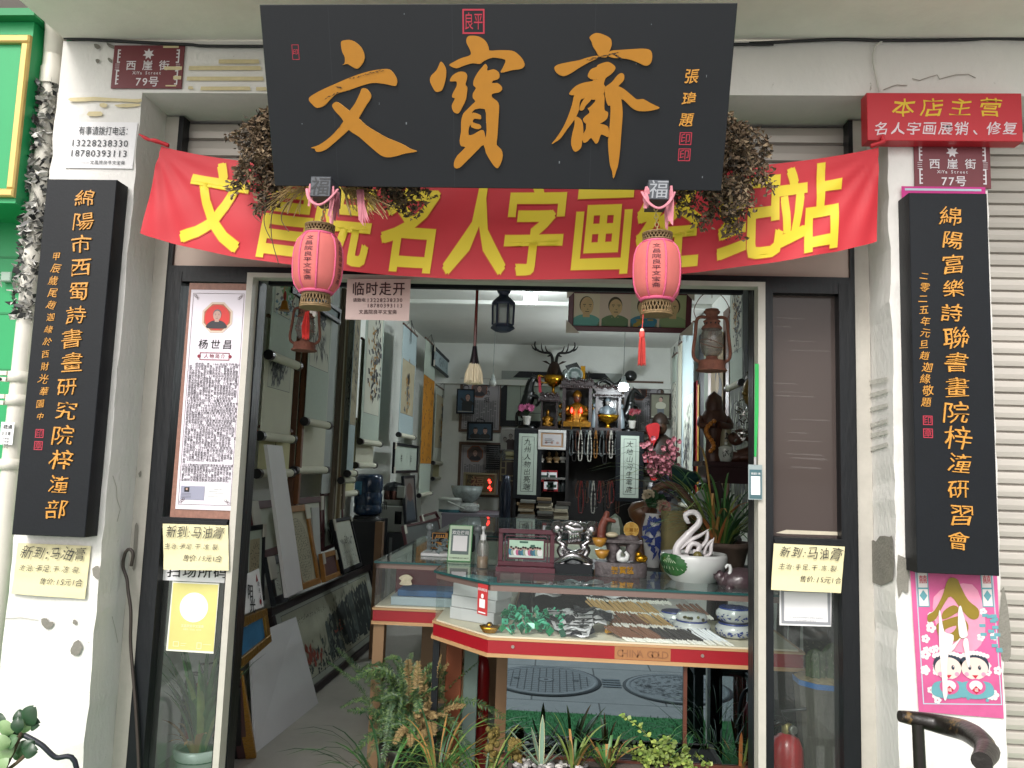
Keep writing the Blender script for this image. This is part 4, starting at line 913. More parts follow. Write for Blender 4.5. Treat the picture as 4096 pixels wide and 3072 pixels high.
mugwort('thin wisps of dried mugwort under the plaque, right of the right pink rag',Pm(1500,420,2.6),None,[(Pm(1440,395,2.55),Pm(1490,440,2.60)),(Pm(1500,395,2.55),Pm(1545,460,2.60)),(Pm(1480,400,2.55),Pm(1500,450,2.6)),(Pm(1560,410,2.56),Pm(1600,500,2.62)),(Pm(1530,395,2.56),Pm(1560,430,2.6))],12,.1)
mugwort('small clumps of dried mugwort hanging under the middle left of the plaque',Pm(850,420,2.6),None,[(Pm(800,400,2.52),Pm(850,440,2.58)),(Pm(830,405,2.52),Pm(900,415,2.58)),(Pm(760,400,2.52),Pm(830,425,2.58)),(Pm(880,402,2.54),Pm(860,430,2.58))],11,.1)
t=thing('straw_bundle','loose bundle of pale straw tied with pink ribbon under the plaque','straw',Pm(790,450,2.5))
b=MB();b.use(straw)
for k in range(70):
 a=Pm(U(735,765),U(398,412),U(2.5,2.55));e=Pm(U(755,850),U(430,475),U(2.46,2.56));b.tube(curve([a,(a+e)/2+V((U(-.02,.02),U(-.02,.02),U(.0,.03))),e],3),U(.0012,.0028),4,False,sq=.5)
b.build('straw',t)
b=MB();b.use(pink_cloth);a=Pm(775,410,2.47)
for k in range(7):b.add([a+V((U(-.01,.01),0,0)),a+V((U(.0,.02),-.004,0)),Pm(U(775,800),U(450,490),2.46),Pm(U(770,790),U(450,488),2.465)],[(0,1,2,3)])
b.build('ribbon',t)
t=thing('straw_bundle','sparse pale straw strands drooping under the plaque, left of the left beam end','straw',Pm(640,470,2.5))
b=MB();b.use(straw)
for k in range(34):
 a=Pm(U(650,675),U(400,415),2.5);e=Pm(U(570,650),U(415,470),U(2.5,2.56));b.tube(curve([a,(a+e)/2+V((0,0,U(0,.03))),e],3),U(.0012,.0026),4,False,sq=.5)
b.use(stemm)
for x0,x1,y1 in((590,552,480),(598,575,520),(610,590,570),(622,612,500)):b.tube(curve([Pm(x0+15,420,2.53),Pm(x1,455,2.54),Pm(x1-3,(455+y1)/2,2.54),Pm(x1+12,y1,2.54)],5),.003,5,False,sq=.4)
b.build('straw',t)
#---- pink cloth lanterns
lan_p=mat('pink_lantern_silk','#c2645f',.75,var=.05,vs=10,sss=0);lan_r=mat('pink_ribbon_trim','#c75478',.7,var=.15,vs=120);lan_net=mat('gilt_net_band','#7a6444',.6,metal=.2,var=.3,vs=80)
chain_m=mat('pale_chain','#c2b27c',.4,metal=.5);tas=mat('red_tassel','#d24a44',.7,var=.15,vs=50)
def link_chain(b,top,bot,n,r):
 for i in range(n):
  c=V(top)+(V(bot)-V(top))*((i+.5)/n);hl=(V(top)-V(bot)).length/n*.62
  pts=[]
  for k in range(13):
   a=2*math.pi*k/12;x=math.cos(a)*r;z=math.sin(a)*hl
   pts.append(c+(V((x,0,z))if i%2==0 else V((0,x,z))))
  b.tube(pts,.0016,5,False)
def lantern(lab,top_px,bot_px,mid_px,rad_px,beam,Yl,rot,tassel):
 c=P(mid_px[0],mid_px[1],Yl);k=Yl/FPX;R=rad_px*k;zt=P(*top_px,Yl).z;zb=P(*bot_px,Yl).z;x=c.x
 t=thing('pink_lantern',lab,'lantern',(x,Yl,zb),'pink cloth lanterns on chains')
 H=zt-zb;N=8;b=MB();b.use(lan_p)
 prof=[(.62,0),(.72,.03),(.88,.12),(.97,.25),(1.0,.42),(1.0,.6),(.96,.76),(.86,.89),(.68,.98),(.60,1.0)]
 seg=40;vs=[];fs=[]
 for rr,zz in prof:
  for q in range(seg):
   a=2*math.pi*q/seg+rot;sc=1-.035*(1-abs(math.cos(a*N/2-rot*N/2)))
   vs.append((x+R*rr*sc*math.cos(a),Yl+R*rr*sc*math.sin(a),zb+H*zz))
 for i in range(len(prof)-1):
  for q in range(seg):q2=(q+1)%seg;fs.append((i*seg+q,i*seg+q2,(i+1)*seg+q2,(i+1)*seg+q))
 b.add(vs,fs,True);body=b.build('shade',t)
 b=MB();b.use(lan_r)
 for q in range(N):
  a=2*math.pi*q/N+rot;b.tube([(x+R*rr*1.005*math.cos(a),Yl+R*rr*1.005*math.sin(a),zb+H*zz)for rr,zz in prof],.0032,6,False)
 for rr,zz in((.66,.0),(.64,.99)):b.lathe([(R*rr,-.005),(R*rr+.005,0),(R*rr,.005)],(x,Yl,zb+H*zz),30)
 b.build('ribbon_trim',body)
 for z0,z1,rr,rr2 in((-.26*H,-.005,.62,.56),(H+.004,H*1.16,.58,.60)):
  b=MB();b.use(lan_net);n=26;z0+=zb;z1+=zb
  for q in range(n):
   for s_ in(-1,1):
    pts=[(x+R*(rr+(rr2-rr)*f)*math.cos(2*math.pi*(q+s_*f*1.5)/n),Yl+R*(rr+(rr2-rr)*f)*math.sin(2*math.pi*(q+s_*f*1.5)/n),z0+(z1-z0)*f)for f in(0,.33,.66,1)]
    b.tube(pts,.0017,4,False)
  for zz,r_ in((z0,rr),(z1,rr2),(z0+(z1-z0)*.12,rr),(z0+(z1-z0)*.9,rr2)):b.lathe([(R*r_-.002,-.0025),(R*r_+.002,-.0025),(R*r_+.002,.0025),(R*r_-.002,.0025)],(x,Yl,zz),30)
  b.build('net_band',t)
 b=MB();b.use(mat('lantern_ink','#4a1f2b',.7));txt='文昌院良平文宝斋'
 glyphs(txt,.012)
 for side in range(4):
  a0=rot+2*math.pi/N*(2*side+.5)
  for i,ch in enumerate(txt):
   gv,gf=GL[(ch,.012)];zc=.86-i*.098;out=[]
   for p in gv:
    zz=zc+(p[1]-.36)*.085
    rr=next((prof[j][0]+(prof[j+1][0]-prof[j][0])*(zz-prof[j][1])/(prof[j+1][1]-prof[j][1])for j in range(len(prof)-1)if prof[j][1]<=zz<=prof[j+1][1]),1)
    a=a0+(p[0]-.5)*.030/R*1.0;out.append((x+R*(rr*.99+.012)*math.cos(a),Yl+R*(rr*.99+.012)*math.sin(a),zb+H*zz))
   b.add(out,gf)
 b.build('lantern_writing',body)
 b=MB();b.use(chain_m);link_chain(b,(beam[0],Yl,beam[1]),(x,Yl,zb+H*1.16),7,.0055);b.tube([(x-R*.58,Yl,zb+H*1.14),(x,Yl,zb+H*1.18),(x+R*.58,Yl,zb+H*1.14)],.0016,4);b.build('chain',t)
 if tassel:
  b=MB();b.use(tas);tx,ty,tz=tassel
  p=P(tx,ty,Yl-.02);e=P(tx,tz,Yl-.02);b.tube([(p.x+.004,Yl-.02,zb-.2*H),(p.x,Yl-.02,p.z)],.0014,4)
  b.use(mat('cream_bead','#d9c9bd',.4));b.ball(p,.007);b.use(tas)
  for q in range(46):a=U(0,6.28);r=U(.002,.011);b.tube([p+V((r*.5*math.cos(a),r*.5*math.sin(a),-.004)),p+V((r*math.cos(a),r*math.sin(a),-.04)),V((p.x+r*1.2*math.cos(a),p.y+r*1.2*math.sin(a),e.z+U(0,.008)))],.0013,3,False)
  b.lathe([(.004,0),(.009,-.006),(.009,-.02),(.006,-.024)],p,10);b.build('tassel',t)
 return t
Yl=2.40
lantern('pink cloth lantern hanging on the left, above the rusty lantern with a red tassel',Q(1,1,565,385),Q(1,1,540,845),Q(1,1,545,620),100,LX[0],Yl,math.radians(-119),None)
lantern('pink cloth lantern hanging on the right with a long coral tassel below',Q(2,1,1262,450),Q(2,1,1265,905),Q(2,1,1262,690),99,LX[1],Yl,math.radians(-121),(Q(2,1,1142,0)[0],Q(2,1,0,1150)[1],Q(2,1,0,1435)[1]))
#---- rusty storm lanterns, bell, blue lantern, brush
rust=mat('rusty_iron','#6b4032',.85,var=.35,vs=22,bump=.5,bs=120,spots=('#9a8a7c',30,.68));rust2=mat('rusty_iron_pale','#74493a',.85,var=.35,vs=26,bump=.5,bs=120,spots=('#a99c90',34,.66))
old_glass=glass_mat('sooty_glass',(.60,.57,.53),1.2,.08,haze=.30,hazecol=(.30,.28,.26))
def storm_lantern(lab,cx,top,bot,half,Yr,mt,tass):
 c=P(cx,(top+bot)/2,Yr);zt,zb=P(cx,top,Yr).z,P(cx,bot,Yr).z;H=zt-zb;x=c.x;Rr=half*Yr/FPX
 t=thing('storm_lantern',lab,'lantern',(x,Yr,zb),'old rusty storm lanterns')
 L_=lambda pr,sc=1:[(r*Rr*sc,z*H)for r,z in pr]
 b=MB();b.use(mt);b.lathe(L_([(.78,0),(.80,.015),(.74,.035),(.68,.05),(.68,.15),(.62,.17),(.35,.185),(.30,.21),(.28,.235)]),(x,Yr,zb),26);b.build('fuel_tank',t)
 b=MB();b.use(old_glass);b.lathe(L_([(.34,.24),(.50,.30),(.58,.40),(.60,.48),(.54,.60),(.46,.67)]),(x,Yr,zb),24);b.build('glass_globe',t)
 b=MB();b.use(mt);b.lathe(L_([(.50,.665),(.54,.68),(.48,.71),(.38,.74),(.36,.77),(.44,.785),(.44,.80),(.30,.83),(.30,.90),(.40,.93),(.42,.955),(.36,.965),(.34,.99)]),(x,Yr,zb),24)
 for k in range(10):
  a=k*.628;b.use(ink);b.ball((x+Rr*.365*math.cos(a),Yr+Rr*.365*math.sin(a),zb+.755*H),Rr*.05,seg=6,rings=4)
 b.build('chimney_cap',t)
 for s_ in(-1,1):
  b=MB();b.use(mt);b.tube(curve([(x+s_*Rr*.55,Yr,zb+.13*H),(x+s_*Rr*.86,Yr,zb+.19*H),(x+s_*Rr*.95,Yr,zb+.30*H),(x+s_*Rr*.86,Yr,zb+.55*H),(x+s_*Rr*.78,Yr,zb+.80*H),(x+s_*Rr*.60,Yr,zb+.86*H),(x+s_*Rr*.32,Yr,zb+.86*H)],5),Rr*.115,8,sq=.75);b.build('air_tube',t)
 b=MB();b.use(mt)
 for ph in(.5,2.1):b.tube([(x+Rr*.62*math.cos(a+ph),Yr+Rr*.62*math.sin(a+ph),zb+H*(.42+.07*math.sin(a)))for a in[q*.4 for q in range(17)]],Rr*.014,4)
 b.tube(curve([(x-Rr*.8,Yr,zb+.84*H),(x-Rr*.92,Yr,zb+.98*H),(x-Rr*.6,Yr,zb+1.18*H),(x,Yr,zb+1.30*H),(x+Rr*.6,Yr,zb+1.18*H),(x+Rr*.92,Yr,zb+.98*H),(x+Rr*.8,Yr,zb+.84*H)],5),Rr*.022,5)
 b.tube([(x,Yr,zb+1.30*H),(x,Yr,2.262)],.0012,4);b.build('bail_wire',t)
 if tass:
  b=MB();b.use(mat('bright_red_tassel','#d8322c',.65,var=.15,vs=50));p0=P(*Q(1,1,460,1000),Yr-.10);p1=P(*Q(1,1,445,1225),Yr-.10)
  for q in range(60):f=U(-1,1);b.tube([p0+V((f*.006,U(-.004,.004),0)),V((p0.x+f*.016-.003,p0.y+U(-.008,.008),(p0.z+p1.z)/2)),V((p1.x+f*.014,p1.y,p1.z+U(0,.02)))],.0013,3,False)
  e=P(*Q(1,1,555,905),Yr-.06);b.tube([p0,p0+V((.025,.01,.002)),e],.003,5);b.use(mat('white_rag','#cfc8c4',.7));b.ball(p0+V((.018,0,.001)),.008);b.ball(p0+V((.03,.005,-.006)),.010,sz=1.4);b.build('tassel',t)
 return t
storm_lantern('rusty storm lantern with a bright red tassel, below the left pink lantern',1000+.4973*447,750+.4973*915,750+.4973*1315,66,3.13,rust,True)
storm_lantern('rusty storm lantern with clear sooty globe, right of the coral tassel',2000+.4973*1703,750+.4973*975,750+.4973*1478,77,3.15,rust2,False)
brassm=mat('bell_brass','#a9762f',.3,metal=.85,var=.15,vs=20)
p=P(*Q(1,1,275,990),3.30);pt=p
t=thing('brass_bell','small brass bell on a red cord inside the top left of the doorway','bell',p)
hB=P(*Q(1,1,275,905),3.30).z-p.z;rB=47*.4973*3.30/FPX
b=MB();b.use(brassm);b.lathe([(rB,0),(rB*.95,hB*.08),(rB*.72,hB*.25),(rB*.58,hB*.6),(rB*.5,hB*.85),(rB*.25,hB),(.001,hB*1.02)],p,22);b.build('bell_body',t)
b=MB();b.use(mat('red_cord','#8e2a22',.7));b.lathe([(.004,0),(.007,.01),(.006,.03),(.002,.04)],p+V((0,0,hB)),8);b.tube([p+V((0,0,hB)),V((p.x+.002,p.y,2.245))],.0016,4);b.build('cord',t)
navy_m=mat('navy_painted_tin','#232c42',.4,var=.15,vs=20)
cx=1000+2047*.4973;Yb=3.35;k=Yb/FPX;zc=lambda v:P(cx,750+v*.4973,Yb).z;x=P(cx,1100,Yb).x
t=thing('blue_lantern','dark blue tin lantern with glass sides hanging under the header, left of the lit bulb','lantern',(x,Yb,zc(1165)))
r=98*.4973*k
b=MB();b.use(navy_m);b.lathe([(.02,zc(1165)),(r*.62,zc(1160)),(r*1.02,zc(1135)),(r*.98,zc(1125)),(r*.86,zc(1110)),(r*.86,zc(1100))],(x,Yb,0),6,smooth=False);b.build('base',t)
b=MB();b.use(navy_m);b.lathe([(r*.93,zc(950)),(r,zc(940)),(r*.97,zc(925)),(r*.62,zc(890)),(r*.42,zc(878)),(r*.40,zc(862)),(r*.54,zc(845)),(r*.5,zc(830)),(r*.2,zc(808)),(.002,zc(805))],(x,Yb,0),12);b.build('roof',t)
b=MB();b.use(navy_m)
for q in range(6):a=q*math.pi/3;b.tube([(x+r*.86*math.cos(a),Yb+r*.86*math.sin(a),zc(1105)),(x+r*.9*math.cos(a),Yb+r*.9*math.sin(a),zc(945))],.005,5)
b.build('corner_bars',t)
b=MB();b.use(glass_mat('lantern_glass',(.75,.78,.78),1.5,.05,haze=.35,hazecol=(.55,.57,.57)));b.lathe([(r*.83,zc(1103)),(r*.87,zc(947))],(x,Yb,0),6,smooth=False);b.build('glass_sides',t)
b=MB();b.use(navy_m);b.tube(curve([(x-r*.5,Yb,zc(840)),(x-r*.6,Yb,zc(800)),(x-r*.35,Yb,zc(770)),(x+r*.35,Yb,zc(770)),(x+r*.6,Yb,zc(800)),(x+r*.5,Yb,zc(840))],5),.0025,5);b.tube([(x,Yb,zc(772)),(x,Yb,2.5)],.0012,4);b.build('bail_handle',t)
Yk=3.2;pk=lambda u,v:P(*Q(1,1,u,v),Yk)
t=thing('giant_brush','giant writing brush with red handle and cream bristles hanging in the doorway','brush',pk(1797,1600))
a,c=pk(1828,815),pk(1808,1285)
b=MB();b.use(mat('red_brown_lacquer','#5e2420',.25,var=.2,vs=14,coat=.4));b.tube([a,(a+c)/2,c],[.0062,.0068,.0072],12);b.build('handle',t)
b=MB();b.use(ink);b.tube([pk(1830,770),a],.0016,4);b.ball(a,.007);b.build('loop',t)
b=MB();b.use(mat('black_horn','#17151c',.18,coat=.6));e=pk(1804,1425);b.tube([c+V((0,0,.004)),c+(e-c)*.5,e],[.009,.015,.0225],16);b.build('ferrule',t)
b=MB();b.use(mat('cream_bristle','#e4d8bd',.8,var=.12,vs=60,stretch=(1,1,.1)));e2=pk(1797,1580)
for q in range(420):
 an=U(0,6.283);f=math.sqrt(U(0,1));x0=V((.021*f*math.cos(an),.021*f*math.sin(an),0));x1=V((.039*f*math.cos(an)+U(-.004,.004),.038*f*math.sin(an),-(e.z-e2.z)*U(.88,1.06)*(1-.05*f)))
 b.tube([e+x0+V((0,0,.004)),e+x0+(x1-x0)*.5+V((.006*math.cos(an)*f,.006*math.sin(an)*f,0)),e+x1],.0018,3,False)
b.build('bristles',t)
Yg=2.935;pg=lambda u,v:P(*Q(2,2,u,v),Yg)
t=thing('lanyard_card','plastic card holder on a bright green lanyard on the white right door jamb','card',pg(2055,1005))
b=MB();b.use(mat('green_ribbon','#1f9e4c',.6,var=.08,vs=20));q=[P(*Q(2,1,2050,1415),Yg),P(*Q(2,1,2082,1420),Yg)]
b.add([q[0],q[1],pg(2080,300),pg(2062,660),pg(2045,655),pg(2048,300)],[(0,5,2,1),(5,4,3,2)]);b.build('ribbon',t)
F=facade(Yg-.002);p0,p1=F.hit(*Q(2,2,1998,720)),F.hit(*Q(2,2,2110,1005));w,h_=p1[0]-p0[0],p0[1]-p1[1]
b=MB();b.use(mat('clear_card_plastic','#8d9a9c',.3));b.fbox(F,p0[0],p1[0],p1[1],p0[1],-.003,0);b.use(mat('steel_clip','#b5b5b5',.3,metal=.8));b.fbox(F,p0[0]+w*.40,p0[0]+w*.55,p0[1],p0[1]+.028,-.003,.002);b.build('holder',t)
b=MB();b.use(mat('teal_card','#3e5f66',.4));b.rect(F,p0[0]+w*.07,p1[1]+h_*.03,p1[0]-w*.05,p0[1]-h_*.14,.001);b.use(paper_white);b.rect(F,p0[0]+w*.18,p1[1]+h_*.14,p1[0]-w*.16,p0[1]-h_*.33,.0015);b.text(F,'欢迎使用',p0[0]+w*.52,p0[1]-h_*.255,w*.17,.03,h=.002,align='c');b.build('card',t)
#---- light bulbs
def bulb(lab,px,top,wide,Yw,lit,cordtop):
 glow=mat('lamp_glow'+('' if cordtop else '_high'),(.9,.97,1.0),.4,emit=LAMP*(1 if cordtop else.45))
 c=P(px[0],px[1],Yw);r=wide/2*Yw/FPX
 t=thing('light_bulb',lab,'light bulb',c-V((0,0,r)),'bulbs hanging from the shop ceiling')
 b=MB();b.use(glow if lit else mat('unlit_bulb','#9a9d98',.3))
 b.lathe([(.001,-r*.82),(r*.55,-r*.78),(r*.92,-r*.5),(r,0),(r*.96,r*.45),(r*.8,r*.62)],c,20);b.build('globe',t)
 b=MB();b.use(mat('bulb_collar','#8c9290',.5));b.lathe([(r*.8,r*.62),(r*.78,r*1.0),(r*.45,r*1.5),(r*.42,r*2.1),(r*.2,r*2.3)],c,16);b.build('socket',t)
 b=MB();b.use(mat('grey_cord','#7a7f7c',.6));b.tube([c+V((0,0,r*2.2)),V((c.x+.01,c.y,3.33))],.004,5);b.build('cord',t)
LAMP=270
bulb('bright lit bulb just under the ceiling, right of the blue lantern',Q(2,1,245,890),0,55,7.5,True,0)
bulb('bright lit bulb on a long cord above the right end of the black cabinet',(1800+1705*.4069,1380+415*.4069),0,40,9.0,True,1)
bulb('unlit bulb on a thin cord left of the framed black picture, behind the brush',(1800+420*.4069,1380+375*.4069),0,30,9.3,False,0)
Yp=4.1;F=Frame((0,Yp,2.4),(1,0,0),(0,-.24,1));(xa,za),(xb,zb)=F.hit(*Q(2,1,540,790)),F.hit(*Q(2,1,1548,1190));w,h_=xb-xa,za-zb
t=thing('framed_portraits','long dark red frame with four bust portraits hanging across the shop','picture frame',F((xa+xb)/2,zb))
b=MB();b.use(mat('dark_red_wood','#5a1c28',.35,var=.15,vs=15,coat=.3));b.frame3(F,xa+.01,zb+.01,xb-.01,za-.01,h_*.115,-.03,0,.004);b.build('frame',t)
b=MB();b.use(mat('cream_card','#c9b8ae',.6))
for q in range(4):b.box(xa,xb,Yp+.04,Yp+.041,zb,zb+.001)if q==5 else None
cw=h_*.28
for sx_,sy_ in((1,1),(-1,1),(1,-1),(-1,-1)):
 x,z=(xa if sx_>0 else xb),(zb if sy_>0 else za);b.poly(F,[(x,z),(x+sx_*cw*1.05,z),(x,z+sy_*cw)],.0015,.010)
b.build('corner_guard',t)
b=MB();ix0,ix1,iz0,iz1=xa+h_*.12,xb-h_*.12,zb+h_*.12,za-h_*.12
bgs=[mat('print_bg_cream','#e6d2bb',.5),mat('print_bg_rose','#e2c8ba',.5),mat('print_bg_pale','#dccbb6',.5),mat('print_bg_olive','#b3b588',.5)]
fc=mat('painted_face','#d8b184',.5,var=.08,vs=20);hr=mat('painted_hair','#4a3a24',.5);coats=[mat('teal_coat','#6aa8a2',.5),mat('green_coat','#66805a',.5),mat('blue_coat','#3f83a0',.5),mat('moss_coat','#8f9f74',.5)]
for q in range(4):
 pw_=(ix1-ix0)/4;x0=ix0+q*pw_;b.use(bgs[q]);b.rect(F,x0+.004,iz0+(.035 if q==0 else 0),x0+pw_-.004,iz1,-.012)
 cx_,cy_=x0+pw_/2,iz0+(iz1-iz0)*.55
 F2=Frame(F(0,0,-.011),F.u,F.v);bust(b,F2,cx_,cy_-.01,pw_*1.0,0,fc,hr,coats[q],None,coats[q]if q==1 else None,tilt=(-1 if q==3 else.6),bald=1 if q in(0,3)else 0)
 if q==2:
  b.use(mat('painted_gold','#b99a45',.5))
  for s_ in(-1,1):b.rect(F2,cx_+s_*pw_*.2-.01,iz0+h_*.17,cx_+s_*pw_*.2+.02,iz0+h_*.20,.003)
  for j in range(3):b.disc(F2,cx_-pw_*.28+j*pw_*.1,iz0+h_*.06+.012*j,.014,.003,10)
 b.use(bgs[1]);b.rect(F2,x0+pw_-.006,iz0,x0+pw_+.006,iz1,.004)
b.build('portrait_prints',t)
b=MB();b.use(mat('print_bg_rose','#e2c8ba',.5));b.rect(F,ix0-.002,iz0-.002,ix1+.002,iz1+.002,-.0135);b.build('mount',t)
b=MB();b.use(cable_m);b.tube([F(xa+.15,za,-.02),V((xa+.2,Yp+.2,3.33))],.0015,4);b.tube([F(xb-.15,za,-.02),V((xb-.2,Yp+.2,3.33))],.0015,4);b.build('hanging_wire',t)
#================================================================== inside the shop
knob=mat('black_roller_knob','#17171a',.3);wood_b=mat('brown_frame_wood','#5a3a28',.5,var=.2,vs=14);wood_g=mat('golden_frame_wood','#96682f',.4,var=.2,vs=18);wood_r=mat('red_brown_frame','#4a2226',.4,var=.15,vs=14,coat=.2);silk=mat('pale_green_silk','#a9b5a9',.8,var=.05,vs=40);silk_b=mat('pale_blue_silk','#9fb0b3',.8,var=.08,vs=60);tea_p=mat('tea_paper','#a39a80',.85,var=.08,vs=8);yel_p=mat('amber_paper','#b5791c',.8,var=.08,vs=10);mount_p=mat('mount_paper','#b9bdb0',.8,var=.03,vs=8);ochre=mat('ochre_ink','#9a7434',.8,var=.2,vs=40);redink=mat('red_ink','#8f2233',.8);greenink=mat('green_wash','#5b8a55',.8,var=.25,vs=30);blueink=mat('blue_wash','#5d7d8c',.8,var=.25,vs=30);guard=mat('white_corner_guard','#b9b6aa',.7)
def strokes(b,F,u0,v0,u1,v1,n,l,w,mts,dirn=None,dens=None,h=.003):
 for k in range(n):
  b.use(RNG.choice(mts));f,g=(dens()if dens else(U(0,1),U(0,1)));x,y=u0+(u1-u0)*f,v0+(v1-v0)*g
  a=(dirn if dirn is not None else U(0,6.28))+U(-.5,.5);ll=l*U(.5,1.3);ww=w*U(.5,1.3);cx,cy=math.cos(a),math.sin(a);bend=U(-.4,.4)*ll*.4
  hh_=h+(k%40)*2e-5
  b.add([F(x,y,hh_),F(x+cx*ll*.5-cy*(ww+bend),y+cy*ll*.5+cx*(ww+bend),hh_),F(x+cx*ll,y+cy*ll,hh_),F(x+cx*ll*.5-cy*(bend-ww),y+cy*ll*.5+cx*(bend-ww),hh_)],[(0,1,2,3)])
def scribble(b,F,u0,v0,u1,v1,cols,rows,mt,h=.003,sz=.42):
 0
 cu,cv=(u1-u0)/cols,(v1-v0)/rows
 for i in range(cols):
  for j in range(rows):
   x,y=u0+(i+.5)*cu,v0+(j+.5)*cv;b.use(mt)
   strokes(b,F,x-cu*sz,y-cv*sz,x+cu*sz*.6,y+cv*sz,6,min(cu,cv)*.6,min(cu,cv)*.07,[mt],None,None,h)
gauss=lambda cu,cv,su,sv:(lambda:(min(.98,max(.02,RNG.gauss(cu,su))),min(.98,max(.02,RNG.gauss(cv,sv)))))
def art(b,F,u0,v0,u1,v1,kind):
 W_,H_=u1-u0,v1-v0;a=(u0,v0,u1,v1);g3=[ink,ink_grey,ink_grey]
 if kind=='land':
  strokes(b,F,*a,150,W_*.16,W_*.018,g3,1.3,gauss(.35,.35,.2,.18));strokes(b,F,*a,70,W_*.12,W_*.015,g3,1.8,gauss(.65,.6,.15,.2));strokes(b,F,*a,25,W_*.08,W_*.03,[ink],None,gauss(.4,.3,.2,.1))
 elif kind=='lotus':
  strokes(b,F,*a,26,W_*.22,W_*.10,[greenink],None,gauss(.55,.35,.1,.07));strokes(b,F,*a,60,W_*.16,W_*.03,[blueink,silk_b,ink_grey],.2,gauss(.5,.16,.25,.07));strokes(b,F,*a,16,W_*.14,W_*.04,[ochre],1.4,gauss(.4,.45,.08,.12));strokes(b,F,*a,14,W_*.2,W_*.025,[ink,redink],1.5,gauss(.5,.75,.1,.1))
 elif kind=='crane':
  strokes(b,F,*a,40,H_*.12,W_*.015,g3,1.9,gauss(.5,.14,.22,.08));strokes(b,F,*a,24,H_*.09,W_*.09,[ink_grey,ink],1.4,gauss(.55,.5,.08,.07));strokes(b,F,*a,8,H_*.1,W_*.05,[paper_white],1.5,gauss(.5,.6,.06,.05))
 elif kind=='flower':
  strokes(b,F,*a,70,H_*.05,W_*.09,[ink,ink,ink_grey],None,gauss(.6,.45,.16,.2));strokes(b,F,*a,40,H_*.035,W_*.08,[ochre],None,gauss(.45,.55,.13,.16));strokes(b,F,*a,12,H_*.1,W_*.03,[ink],1.2,gauss(.6,.8,.15,.1))
 elif kind=='plum':
  strokes(b,F,*a,18,H_*.14,W_*.05,[ink],1.8,gauss(.6,.35,.15,.25));strokes(b,F,*a,110,W_*.09,W_*.045,[redink],None,gauss(.45,.5,.2,.27));strokes(b,F,*a,12,H_*.05,W_*.10,[ink,ink_grey],1.5,gauss(.35,.5,.1,.05))
 elif kind=='bamboo':
  strokes(b,F,*a,8,H_*.3,W_*.012,[ink_grey],1.57,gauss(.5,.4,.2,.2));strokes(b,F,*a,80,W_*.28,W_*.03,[ink,ink_grey],-1.3,gauss(.5,.6,.18,.2))
 elif kind=='figure':
  strokes(b,F,*a,40,H_*.1,W_*.05,[ink_grey,ochre],1.5,gauss(.5,.4,.1,.2));b.use(ink);b.disc(F,u0+W_*.52,v0+H_*.68,W_*.07,.004,10,ry=W_*.10)
 elif kind=='callig':scribble(b,F,*a,2,9,ink)
 elif kind=='callig4':scribble(b,F,*a,4,1,ink)
def scroll(label,F,bl,br,ztop,body,kind,pic=(.14,.30,.86,.80),picm=None,roll=None,rodr=.026,cord=None,knobs=True):
 (u0,v0),(u1,v1)=F.hit(*bl),F.hit(*br)
 if u1<u0:u0,u1=u1,u0
 vb=(v0+v1)/2;W_,H_=u1-u0,ztop-vb
 t=thing('hanging_scroll',label,'scroll',F((u0+u1)/2,vb),'hanging scrolls along the shop walls')
 b=MB();b.use(body);b.fbox(F,u0+W_*.05,u1-W_*.05,vb,ztop,-.002,0);b.build('paper_body',t)
 if kind:
  p=(u0+W_*pic[0],vb+H_*pic[1],u0+W_*pic[2],vb+H_*pic[3])
  b=MB();b.use(picm or mat('rice_paper','#c2c3b4',.85,var=.04,vs=6));b.rect(F,*p,.0012);b.use(ink_grey);b.ring(F,p[0],p[1],p[2],p[3],.003,.0018);art(b,F,*p,kind);b.build('painting',t)
 b=MB();b.use(roll or scroll_paper);c=F(u0+W_*.04,vb,.012);c2=F(u1-W_*.04,vb,.012);b.tube([c,c2],rodr,12);rl=b.build('roller',t)
 for s_,q in((u0,u0+W_*.05),(u1,u1-W_*.05)):
  b=MB();b.use(knob);b.tube([F(s_-(.012 if s_==u0 else-.012),vb,.012),F(q,vb,.012)],rodr*1.12,12);b.build('roller_knob',rl)
 b=MB();b.use(wood_b);b.fbox(F,u0+W_*.03,u1-W_*.03,ztop,ztop+.018,-.008,.008);b.build('top_rod',t)
 b=MB();b.use(cable_m);um=(u0+u1)/2;zc_=min(3.31,ztop+.12);b.tube([F(u0+W_*.2,ztop+.018,.004),F(um,zc_,.0),F(u1-W_*.2,ztop+.018,.004)],.003,4)
 for q in range(4):b.tube([F(um+U(-.02,.02),zc_,.004),F(um+U(-.06,.06),zc_-U(.10,.28),.008+.004*q)],.005,4,sq=.3)
 b.build('hanging_cord',t);return t
q6=lambda u,v:(960+u*.2712,1550+v*.2712);q7=lambda u,v:(960+u*.2712,2000+v*.2712);q4=lambda u,v:(1000+u*.2712,1100+v*.2712);q5=lambda u,v:(1500+u*.226,1200+v*.226)
qb=lambda u,v:(1800+u*.4069,1380+v*.4069)
L_=lambda d:leftwall(-1.77+d)
yscr=mat('cream_yellow_paper','#c2bd93',.85,var=.03,vs=6)
scroll('scroll with lotus and phoenix painting, nearest the door on the left wall',L_(.16),q4(250,1185),q4(680,1335),2.86,silk,'lotus',(.12,.34,.86,.97))
scroll('scroll with an ink mountain landscape, hanging under the lotus scroll',L_(.10),q6(265,700),q6(750,775),2.35,scroll_paper,'land',(.16,.42,.84,.93))
scroll('plain cream yellow scroll hanging lowest, behind the long white board',L_(.06),q6(225,1265),q6(735,1265),1.72,yscr,None)
